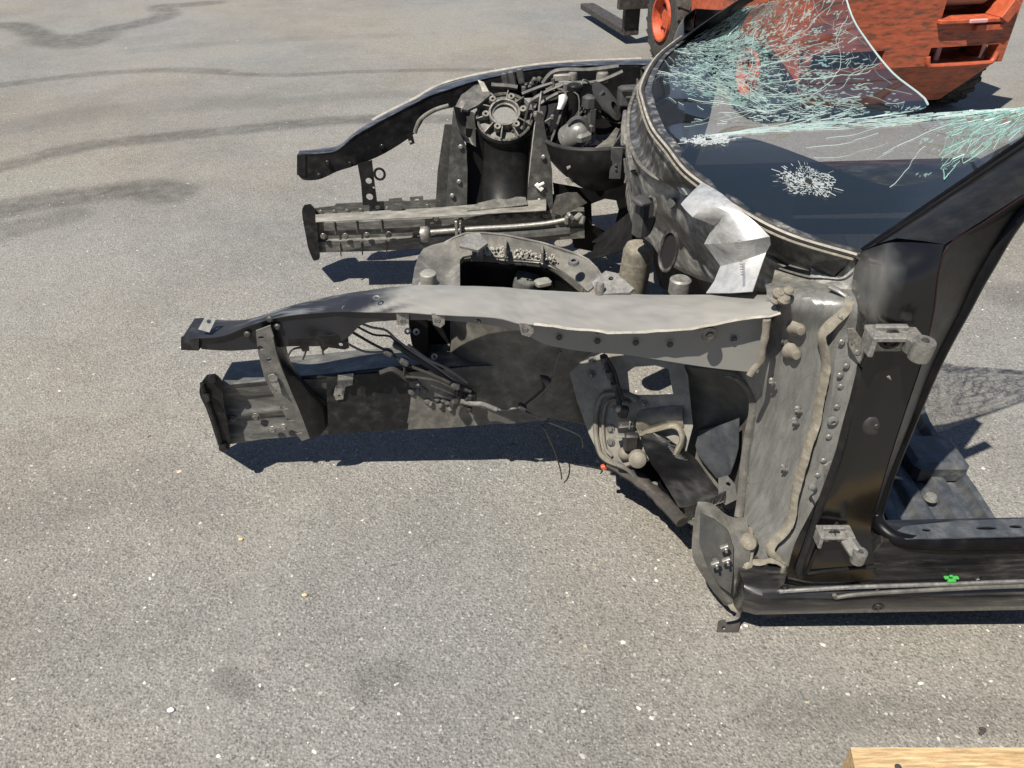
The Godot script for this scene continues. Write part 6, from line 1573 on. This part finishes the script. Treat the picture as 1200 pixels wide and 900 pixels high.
func windscreen() -> void:
	var L: Vector3 = v(0.384, 0.77, -1.611)
	var R: Vector3 = v(0.99, 0.857, -1.52)
	var P0: Vector3 = v(0.562, 0.736, -1.135); var P1: Vector3 = v(0.8, 0.901, -1.2)
	var rp := func(px: float) -> Vector3: return L.lerp(R, px)
	var pairs := [[v(0.336, 0.76, -1.515), L], [v(0.375, 0.757, -1.351), v(0.494, 0.791, -1.6)], [v(0.441, 0.75, -1.216), v(0.614, 0.805, -1.6)], [P0, v(0.764, 0.822, -1.59)], [P0.lerp(P1, 0.5), v(0.88, 0.836, -1.57)], [P1, R], [P1 + (P1 - P0) * 0.4, R + v(0.08, 0.02, 0.02)], [P1 + (P1 - P0) * 0.8, R + v(0.16, 0.05, 0.05)], [P1 + (P1 - P0) * 1.15, R + v(0.23, 0.09, 0.09)]]
	near_grid = ruled(pairs, v(-0.006, 0.014, 0.0), 8, 6)
	var far_pairs := [[v(0.336, 0.76, -1.515), L, 0.0], [v(0.319, 0.76, -1.608), v(0.494, 0.791, -1.6), 0.3], [v(0.314, 0.76, -1.774), v(0.614, 0.805, -1.6), 0.7], [v(0.324, 0.76, -1.925), v(0.764, 0.822, -1.59), 1.0], [v(0.346, 0.757, -2.094), v(0.833, 0.847, -1.58), 1.1], [v(0.396, 0.752, -2.296), v(0.868, 0.844, -1.84), 1.2], [v(0.481, 0.745, -2.54), v(0.885, 0.866, -2.05), 1.0], [v(0.575, 0.74, -2.749), v(0.929, 0.884, -2.3), 0.7], [v(0.698, 0.859, -2.58), v(0.948, 0.957, -2.5), 0.3]]
	far_grid = ruled(far_pairs, v(0.01, -0.035, 0.0), 8, 5)
	var m := MB.new()
	for g in [near_grid, far_grid]:
		for i in g.size() - 1:
			for j in g[0].size() - 1:
				m.q(g[i][j], g[i + 1][j], g[i + 1][j + 1], g[i][j + 1])
	m.crease = -0.2
	var ws := part("windscreen", m, M.glass, car)
	tag(ws, "sagging shattered laminated windscreen")
	# rubber and bright lines along its foot
	var foot := [v(0.575, 0.745, -2.75), v(0.428, 0.755, -2.395), v(0.336, 0.762, -2.058), v(0.316, 0.766, -1.889), v(0.308, 0.766, -1.692), v(0.321, 0.766, -1.548), v(0.334, 0.764, -1.432), v(0.367, 0.761, -1.332), v(0.397, 0.758, -1.262), v(0.433, 0.754, -1.2), v(0.476, 0.751, -1.153), v(0.548, 0.745, -1.11)]
	m = MB.new(); tube(m, foot, 0.007, 8, 5, 0.7)
	part("windscreen_seal", m, M.rubber, ws)
	m = MB.new()
	var l2 := []
	for p in foot: l2.append(p + v(-0.004, 0.004, 0.004))
	tube(m, l2, 0.003, 6, 5, 0.8)
	part("seal_bright_line", m, M.sealant_pale, ws)
	m = MB.new()
	var l3 := []
	for p in foot: l3.append(p + v(-0.011, -0.001, 0.011))
	tube(m, l3, 0.0028, 6, 5, 0.8)
	part("seal_bright_line", m, M.sealant, ws)
	# the cut edge
	m = MB.new()
	var cut := []
	for i in range(20, far_grid.size()): cut.append(far_grid[i][8] + v(0, 0.001, 0))
	tube(m, cut, 0.0022, 6, 1)
	part("cut_edge", m, M.crack, ws)
	# crushed patches that turned milky
	for q in [[near_grid, 0.02, 0.99, 0.87, 1.0, -0.02], [far_grid, 0.03, 0.5, 0.9, 1.0, 0.0], [far_grid, 0.5, 0.99, 0.12, 0.55, -0.05], [far_grid, 0.45, 0.99, 0.4, 0.96, 0.15], [near_grid, 0.45, 0.63, 0.2, 0.9, 0.2]]:
		m = MB.new()
		for i in 120:
			for j in 60:
				var s0: float = lerpf(q[1], q[2], i / 120.0); var s1: float = lerpf(q[1], q[2], (i + 1) / 120.0)
				var t0: float = lerpf(q[3], q[4], j / 60.0); var t1: float = lerpf(q[3], q[4], (j + 1) / 60.0)
				var p := on(q[0], s0, t0)
				if wobble.get_noise_3dv(p * 330.0) * 0.6 + wobble.get_noise_3dv(p * 1300.0) * 0.7 > q[5] + 0.25 * absf(j / 30.0 - 1.0):
					var n := out_of(q[0], s0, t0) * 0.0008
					m.q(p + n, on(q[0], s1, t0) + n, on(q[0], s1, t1) + n, on(q[0], s0, t1) + n)
		tag(part("crushed_patch", m, M.crazed, ws), "", "", "", "stuff")
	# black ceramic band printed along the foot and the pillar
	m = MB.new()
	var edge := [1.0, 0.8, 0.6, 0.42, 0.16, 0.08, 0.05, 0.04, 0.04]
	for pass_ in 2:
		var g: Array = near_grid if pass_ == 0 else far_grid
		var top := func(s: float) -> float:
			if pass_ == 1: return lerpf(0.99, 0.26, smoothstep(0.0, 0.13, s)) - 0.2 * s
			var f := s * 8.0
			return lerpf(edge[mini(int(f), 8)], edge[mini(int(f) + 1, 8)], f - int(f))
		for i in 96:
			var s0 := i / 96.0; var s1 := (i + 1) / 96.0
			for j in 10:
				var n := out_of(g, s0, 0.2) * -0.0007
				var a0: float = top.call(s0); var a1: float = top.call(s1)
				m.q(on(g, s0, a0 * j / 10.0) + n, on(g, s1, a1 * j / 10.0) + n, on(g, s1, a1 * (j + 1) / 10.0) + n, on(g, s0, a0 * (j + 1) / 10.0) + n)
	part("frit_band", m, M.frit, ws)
	# fold with its dense white crazing
	m = MB.new()
	cracks(m, near_grid, 0.03, 0.98, 0.87, 1.0, 380, 5, 0.008, Vector2(1, 0), 0.6, 0.0006)
	cracks(m, far_grid, 0.03, 0.5, 0.9, 1.0, 150, 4, 0.008, Vector2(1, -0.1), 0.6, 0.0006)
	tag(part("fold_cracks", m, M.crack, ws), "", "", "", "stuff")
	# nets of cracks
	m = MB.new()
	lattice(m, far_grid, 0.55, 0.99, 0.08, 0.5, 30, 30, 0.0005, 0.6)
	lattice(m, far_grid, 0.66, 0.99, 0.5, 1.0, 18, 13, 0.0005, 0.35)
	cracks(m, far_grid, 0.6, 0.99, 0.08, 0.5, 130, 7, 0.01, Vector2(0.5, 1.0), 1.5, 0.0005)
	cracks(m, far_grid, 0.45, 0.99, 0.3, 1.0, 90, 6, 0.012, Vector2(0.1, 1.0), 1.2, 0.0006)
	cracks(m, far_grid, 0.3, 0.95, 0.1, 0.9, 60, 5, 0.01, Vector2(0.3, 1.0), 1.5, 0.0005)
	cracks(m, far_grid, 0.4, 0.62, 0.45, 0.8, 120, 5, 0.01, Vector2(0.1, 1.0), 1.0, 0.0005)
	tag(part("crack_net", m, M.crack, ws), "", "", "", "stuff")
	m = MB.new()
	cracks(m, far_grid, 0.55, 0.99, 0.1, 0.95, 26, 26, 0.02, Vector2(0.15, 1.0), 0.35, 0.0008)
	cracks(m, far_grid, 0.45, 0.99, 0.2, 0.8, 16, 24, 0.016, Vector2(1.0, 0.05), 0.4, 0.0008)
	tag(part("long_cracks", m, M.crack, ws), "", "", "", "stuff")
	m = MB.new()
	lattice(m, near_grid, 0.5, 0.66, 0.15, 0.98, 11, 9, 0.0014, 0.7)
	lattice(m, near_grid, 0.5, 0.66, 0.2, 0.98, 16, 14, 0.0006, 0.5)
	lattice(m, near_grid, 0.66, 0.995, 0.02, 0.98, 8, 11, 0.0034, 0.7)
	tag(part("crack_net", m, M.crack_teal, ws), "", "", "", "stuff")
	m = MB.new()
	cracks(m, near_grid, 0.25, 0.6, 0.4, 0.9, 8, 14, 0.016, Vector2(0.3, 1.0), 0.4, 0.0007)
	tag(part("long_cracks", m, M.crack, ws), "", "", "", "stuff")
	# two blows
	for q in [[near_grid, Vector2(0.285, 0.36), 0.05], [near_grid, Vector2(0.06, 0.66), 0.044]]:
		m = MB.new(); impact(m, q[0], q[1], q[2])
		var im := part("impact_star", m, M.crack_white, ws)
		m = MB.new()
		var o := on(q[0], q[1].x, q[1].y); var n := out_of(q[0], q[1].x, q[1].y)
		lathe(m, [Vector2(0.0, 0.003), Vector2(0.006, 0.0025), Vector2(0.0075, 0.0)], o + n * 0.001, n, 9)
		part("punched_hole", m, M.rubber_dark, im)

func mirrored(m: MB) -> MB:
	var o := MB.new()
	for i in m.tri.size() / 3:
		for k in [0, 2, 1]:
			var p := m.tri[3 * i + k]
			o.tri.append(v(p.x, p.y, -3.8 - p.z))
	return o

func floor_and_far_body() -> void:
	# pressed floor, cut off square behind
	var m := MB.new()
	var rows := []
	for i in 85:
		var x := 0.56 + 0.51 * i / 84.0
		var ph := fposmod(x - 0.52, 0.075) / 0.075
		var h := 0.04 + 0.02 * smoothstep(0.0, 0.2, ph) * (1.0 - smoothstep(0.5, 0.7, ph))
		var edge := 0.006 * wobble.get_noise_1d(i * 30.0) if i > 80 else 0.0
		rows.append([v(x + edge, 0.16, -1.04), v(x, h, -1.075), v(x, h, -1.3), v(x, h, -1.5), v(x, h + 0.012, -1.58), v(x, 0.13, -1.66), v(x, 0.24, -1.76), v(x, 0.26, -1.9), v(x, 0.24, -2.04), v(x, 0.13, -2.14), v(x, h, -2.25), v(x, h, -2.6), v(x, h, -2.73), v(x, 0.16, -2.77)])
	sheet(m, rows, 0.003, 2, 1, 0.002)
	var fl := part("floor_pan", m, M.floor_blue, car)
	m = MB.new()
	block(m, v(1.005, 0.068, -1.40), Vector3(0.13, 0.06, 0.12), Basis.IDENTITY, 0.012)
	part("seat_crossmember", m, M.floor_blue, fl)
	m = MB.new()
	lathe(m, [Vector2(0.0, 0.01), Vector2(0.012, 0.008), Vector2(0.016, 0), Vector2(0, 0)], v(0.95, 0.062, -1.27), Vector3.UP, 14)
	part("floor_clip", m, M.zinc_dull, fl)
	for q in [v(0.82, 0.047, -1.16), v(0.84, 0.047, -1.46), v(0.87, 0.047, -1.49)]:
		m = MB.new(); lathe(m, [Vector2(0.0, 0.002), Vector2(0.013, 0.002), Vector2(0.016, 0.0), Vector2(0, 0)], q, Vector3.UP, 16)
		part("floor_plug", m, M.rubber_dark, fl)
	# toe board closes the floor to the firewall
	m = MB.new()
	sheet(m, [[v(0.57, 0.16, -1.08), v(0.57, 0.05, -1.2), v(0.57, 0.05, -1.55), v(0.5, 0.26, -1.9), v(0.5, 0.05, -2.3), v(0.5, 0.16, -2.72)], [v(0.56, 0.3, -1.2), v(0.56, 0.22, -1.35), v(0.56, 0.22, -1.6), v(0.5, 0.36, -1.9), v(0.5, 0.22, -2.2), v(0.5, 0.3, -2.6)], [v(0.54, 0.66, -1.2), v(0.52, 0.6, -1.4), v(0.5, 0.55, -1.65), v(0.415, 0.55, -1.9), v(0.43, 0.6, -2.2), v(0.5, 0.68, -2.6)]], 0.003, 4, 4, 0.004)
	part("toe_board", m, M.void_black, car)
	# far side: the same pillar, jamb, sill and windscreen pillar seen through the glass
	var mats_of := {"door_pillar": M.black, "door_jamb": M.black, "sill": M.sill_black, "inner_side_panel": M.primer_dark}
	var fp := MB.new()
	loft(fp, [[v(0.537, 0.74, -2.659), v(0.559, 0.76, -2.675), v(0.611, 0.74, -2.816), v(0.613, 0.7, -2.88)], [v(0.619, 0.818, -2.62), v(0.647, 0.826, -2.66), v(0.672, 0.82, -2.68), v(0.646, 0.804, -2.64)], [v(0.714, 0.898, -2.57), v(0.747, 0.904, -2.62), v(0.772, 0.896, -2.64), v(0.751, 0.879, -2.6)]])
	part("windscreen_pillar", fp, M.black_satin, car)
	for called in mats_of:
		var src: MeshInstance3D = car.get_node(called)
		var s := MB.new()
		var arr := src.mesh.surface_get_arrays(0)
		var vs: PackedVector3Array = arr[Mesh.ARRAY_VERTEX]
		for p in vs: s.tri.append(p + car.position)
		part(called, mirrored(s), mats_of[called], car)

func small_fittings() -> void:
	pass

# ---------------------------------------------------------------- forklift
func lpart(called: String, m: MB, mat: Material, parent: Node3D) -> MeshInstance3D:
	return copy_local(called, m.mesh(), mat, parent)

func copy_local(called: String, shape: Mesh, mat: Material, parent: Node3D, x := Transform3D.IDENTITY) -> MeshInstance3D:
	var o := MeshInstance3D.new()
	o.name = named(called, parent)
	o.mesh = shape; o.material_override = mat; o.transform = x
	parent.add_child(o, true)
	return o

func wheel(parent: Node3D, at: Vector3, r: float, w: float) -> void:
	var t := MB.new()
	var prof := [Vector2(r * 0.5, -w * 0.42), Vector2(r * 0.7, -w * 0.5), Vector2(r * 0.93, -w * 0.47), Vector2(r * 0.985, -w * 0.36), Vector2(r * 0.985, w * 0.36), Vector2(r * 0.93, w * 0.47), Vector2(r * 0.74, w * 0.5), Vector2(r * 0.5, w * 0.42), Vector2(r * 0.5, -w * 0.42)]
	lathe(t, prof, Vector3.ZERO, Vector3.RIGHT, 36)
	for k in 22:
		var a := TAU * k / 22.0
		for s in [-1, 1]:
			var ang: float = a + (0.14 if s > 0 else 0.0)
			block(t, v(s * w * 0.25, cos(ang) * r * 0.985, sin(ang) * r * 0.985), Vector3(w * 0.44, r * 0.07, r * 0.13), Basis(Vector3.RIGHT, ang) * Basis(Vector3.UP, 0.35 * s), 0.004)
	var ty := copy_local("tyre", t.mesh(), M.tyre, parent, Transform3D(Basis.IDENTITY, at))
	var rim := MB.new()
	for s in [-1, 1]:
		lathe(rim, [Vector2(r * 0.53, s * w * 0.44), Vector2(r * 0.52, s * w * 0.53), Vector2(r * 0.47, s * w * 0.53), Vector2(r * 0.42, s * w * 0.3), Vector2(r * 0.3, s * w * 0.22), Vector2(r * 0.25, s * w * 0.22), Vector2(r * 0.22, s * w * 0.34), Vector2(0, s * w * 0.36)], Vector3.ZERO, Vector3.RIGHT, 30)
	copy_local("rim", rim.mesh(), M.orange_rim, ty)
	for k in 8:
		var a := TAU * k / 8.0
		for s in [-1, 1]:
			copy_local("wheel_nut", bolt_mesh, M.steel_dark, ty, Transform3D(axes(v(s, 0, 0)).scaled(Vector3.ONE * 1.2), v(s * w * 0.25, cos(a) * r * 0.35, sin(a) * r * 0.35)))

func build_forklift() -> void:
	var f := node("forklift", Vector3(1.99, 0, -4.12), deg_to_rad(12.8))
	tag(f, "worn orange forklift parked behind the wreck, seen from its counterweight", "forklift")
	# counterweight: a cast block with a tow slot and a pocket cut in
	var cw := CSGCombiner3D.new()
	cw.name = "counterweight"
	cw.material_override = M.orange_worn
	f.add_child(cw, true)
	var body := CSGPolygon3D.new(); body.name = "casting"
	body.polygon = PackedVector2Array([Vector2(-0.40, 0.1), Vector2(0.40, 0.1), Vector2(0.66, 0.42), Vector2(0.67, 0.5), Vector2(0.67, 1.1), Vector2(-0.67, 1.1), Vector2(-0.67, 0.5), Vector2(-0.66, 0.42)])
	body.mode = CSGPolygon3D.MODE_DEPTH; body.depth = 0.75
	cw.add_child(body)
	for q in [[Vector3(0.78, 0.6, 0.02), Vector3(0.3, 1.6, 0.5), 0.62], [Vector3(-0.78, 0.6, 0.02), Vector3(0.3, 1.6, 0.5), -0.62]]:
		var cut := CSGBox3D.new(); cut.size = q[1]; cut.position = q[0]; cut.rotation.y = q[2]; cut.operation = CSGShape3D.OPERATION_SUBTRACTION
		cut.name = "corner_cut"; cw.add_child(cut, true)
	var low := CSGBox3D.new(); low.size = Vector3(1.6, 0.4, 0.4); low.position = Vector3(0, 0.06, 0.06); low.rotation.x = 0.5; low.operation = CSGShape3D.OPERATION_SUBTRACTION
	low.name = "lower_cut"; cw.add_child(low)
	for q in [[Vector3(0.33, 0.365, 0.0), Vector3(0.40, 0.085, 0.5)], [Vector3(0.32, 0.66, 0.0), Vector3(0.36, 0.26, 0.5)], [Vector3(-0.33, 0.365, 0.0), Vector3(0.40, 0.085, 0.5)]]:
		var cut := CSGBox3D.new(); cut.size = q[1]; cut.position = q[0]; cut.operation = CSGShape3D.OPERATION_SUBTRACTION
		cut.name = "slot"; cw.add_child(cut, true)
	var m := MB.new()
	tube(m, [v(0.125, 0.365, 0.004), v(0.14, 0.325, 0.006), v(0.2, 0.318, 0.006), v(0.46, 0.318, 0.006), v(0.52, 0.325, 0.002), v(0.535, 0.37, 0.0)], 0.012, 8)
	lpart("slot_lip", m, M.orange, f)
	m = MB.new()
	block(m, v(0.32, 0.53, -0.03), Vector3(0.4, 0.02, 0.12)); block(m, v(0.5, 0.57, -0.02), Vector3(0.06, 0.1, 0.12), Basis(Vector3.BACK, -0.5)); block(m, v(0.42, 0.495, 0.0), Vector3(0.16, 0.03, 0.05))
	lpart("tow_shelf", m, M.orange, f)
	m = MB.new()
	lathe(m, [Vector2(0, -0.16), Vector2(0.075, -0.16), Vector2(0.08, -0.15), Vector2(0.08, 0.15), Vector2(0.075, 0.16), Vector2(0, 0.16)], v(0.28, 0.66, -0.12), Vector3.RIGHT, 24)
	lpart("gas_cylinder", m, M.zinc_dull, f)
	m = MB.new()
	block(m, v(0.33, 0.53, 0.03), Vector3(0.1, 0.018, 0.02)); block(m, v(0.26, 0.36, -0.1), Vector3(0.03, 0.09, 0.02))
	lpart("tow_pin", m, M.pink_faded, f)
	# body, hood and mudguards
	m = MB.new()
	loft(m, [[v(-0.56, 0.2, -0.7), v(0.56, 0.2, -0.7), v(0.56, 0.95, -0.7), v(-0.56, 0.95, -0.7)], [v(-0.55, 0.2, -1.2), v(0.55, 0.2, -1.2), v(0.55, 0.9, -1.2), v(-0.55, 0.9, -1.2)], [v(-0.5, 0.22, -1.9), v(0.5, 0.22, -1.9), v(0.5, 0.6, -1.9), v(-0.5, 0.6, -1.9)]])
	lpart("chassis", m, M.orange, f)
	m = MB.new()
	block(m, v(0, 1.05, -0.75), Vector3(0.9, 0.25, 0.9), Basis.IDENTITY, 0.04)
	lpart("hood", m, M.steel_dark, f)
	m = MB.new()
	block(m, v(-0.57, 0.36, -0.95), Vector3(0.1, 0.06, 0.35), Basis.IDENTITY, 0.01)
	lpart("step", m, M.steel_dark, f)
	m = MB.new()
	for s in [-1, 1]:
		tube(m, [v(s * 0.5, 1.1, -0.4), v(s * 0.48, 1.9, -0.5), v(s * 0.46, 2.05, -0.7), v(s * 0.46, 2.05, -1.5), v(s * 0.5, 0.7, -1.9)], 0.03, 8, 4)
	lpart("overhead_guard", m, M.steel_dark, f)
	for p in [v(-0.53, 0.275, -1.7), v(0.53, 0.275, -1.7)]: wheel(f, p, 0.275, 0.2)
	for p in [v(0.6, 0.23, -0.42), v(-0.55, 0.23, -0.42)]: wheel(f, p, 0.23, 0.17)
	# mast, carriage and forks beyond
	m = MB.new()
	for s in [-1, 1]: block(m, v(s * 0.3, 1.1, -2.08), Vector3(0.09, 2.1, 0.12))
	block(m, v(0, 0.35, -2.08), Vector3(0.6, 0.1, 0.08)); block(m, v(0, 1.9, -2.08), Vector3(0.6, 0.1, 0.08))
	lpart("mast", m, M.steel_dark, f)
	m = MB.new()
	block(m, v(-0.42, 0.42, -1.96), Vector3(0.14, 0.3, 0.1), Basis.IDENTITY, 0.01)
	lpart("mast_bracket", m, M.pale_top, f)
	m = MB.new()
	block(m, v(-0.1, 0.3, -2.22), Vector3(1.3, 0.1, 0.05)); block(m, v(-0.1, 0.62, -2.22), Vector3(1.3, 0.1, 0.05))
	lpart("carriage", m, M.steel_dark, f)
	for x in [-0.62, 0.35]:
		m = MB.new(); block(m, v(x, 0.38, -2.28), Vector3(0.12, 0.6, 0.05)); block(m, v(x, 0.085, -2.8), Vector3(0.12, 0.045, 1.1))
		lpart("fork", m, M.steel_dark, f)

func build_small_things() -> void:
	# end of a sawn timber in the bottom corner
	var a: Vector3 = v(0.53, 0.1, -0.663)
	var m := MB.new()
	var c := a + v(0.45, -0.05, 0.06)
	loft(m, [[a + v(-0.008, -0.1, 0.12), a + v(-0.008, 0, 0.12), a + v(0.012, 0, 0.0), a + v(0.012, -0.1, 0.0)], [a + v(0.9, -0.1, 0.12), a + v(0.9, 0, 0.12), a + v(0.9, 0, 0.0), a + v(0.9, -0.1, 0.0)]])
	m.crease = 0.9
	var o := part("timber_plank", m, M.wood, self)
	tag(o, "pale sawn timber plank lying near the camera", "plank")
	for q in [[0.075, 0.032, 0.004], [0.13, 0.038, 0.0035], [0.027, 0.045, 0.003]]:
		var kn := MB.new()
		lathe(kn, [Vector2(q[2] * 1.4, 0.0), Vector2(q[2] * 1.3, 0.0012), Vector2(q[2] * 0.4, 0.0015), Vector2(0, 0.001)], a + v(q[0], 0.0, q[1]), Vector3.UP, 10)
		part("nail", kn, M.steel_dark, o)
	var chip := MB.new()
	block(chip, v(0.827, 0.004, -0.744), Vector3(0.014, 0.006, 0.006), Basis(Vector3.UP, 0.5), 0.0015); block(chip, (v(0.827, 0.004, -0.744) as Vector3) + v(0.004, 0, -0.006), Vector3(0.011, 0.006, 0.005), Basis(Vector3.UP, -0.3), 0.0015)
	tag(part("dark_chip", chip, M.rubber, self), "small dark bark chip on asphalt above the timber plank", "chip")
	for q in [[v(-0.608, 0.003, -1.2), 0.012, "yellowish pebble lying alone on open asphalt left of centre"], [v(-0.431, 0.003, -1.045), 0.013, "pale yellow pebble on asphalt below the near rail"], [v(-0.616, 0.003, -0.787), 0.014, "large white stone chip at the lower left"]]:
		var pm := MB.new()
		lathe(pm, [Vector2(0, 0.5), Vector2(0.32, 0.42), Vector2(0.5, 0.1), Vector2(0.42, -0.25), Vector2(0, -0.3)], Vector3.ZERO, Vector3(0.1, 1, 0.1), 8)
		var w := MB.new(); w.add(pm, Transform3D(Basis(Vector3.UP, q[1] * 90.0).scaled(Vector3(q[1], q[1] * 0.5, q[1] * 0.7)), q[0]))
		tag(part("pebble", w, M.pebble if q[1] < 0.0135 else M.white_plastic, self), q[2], "pebble")
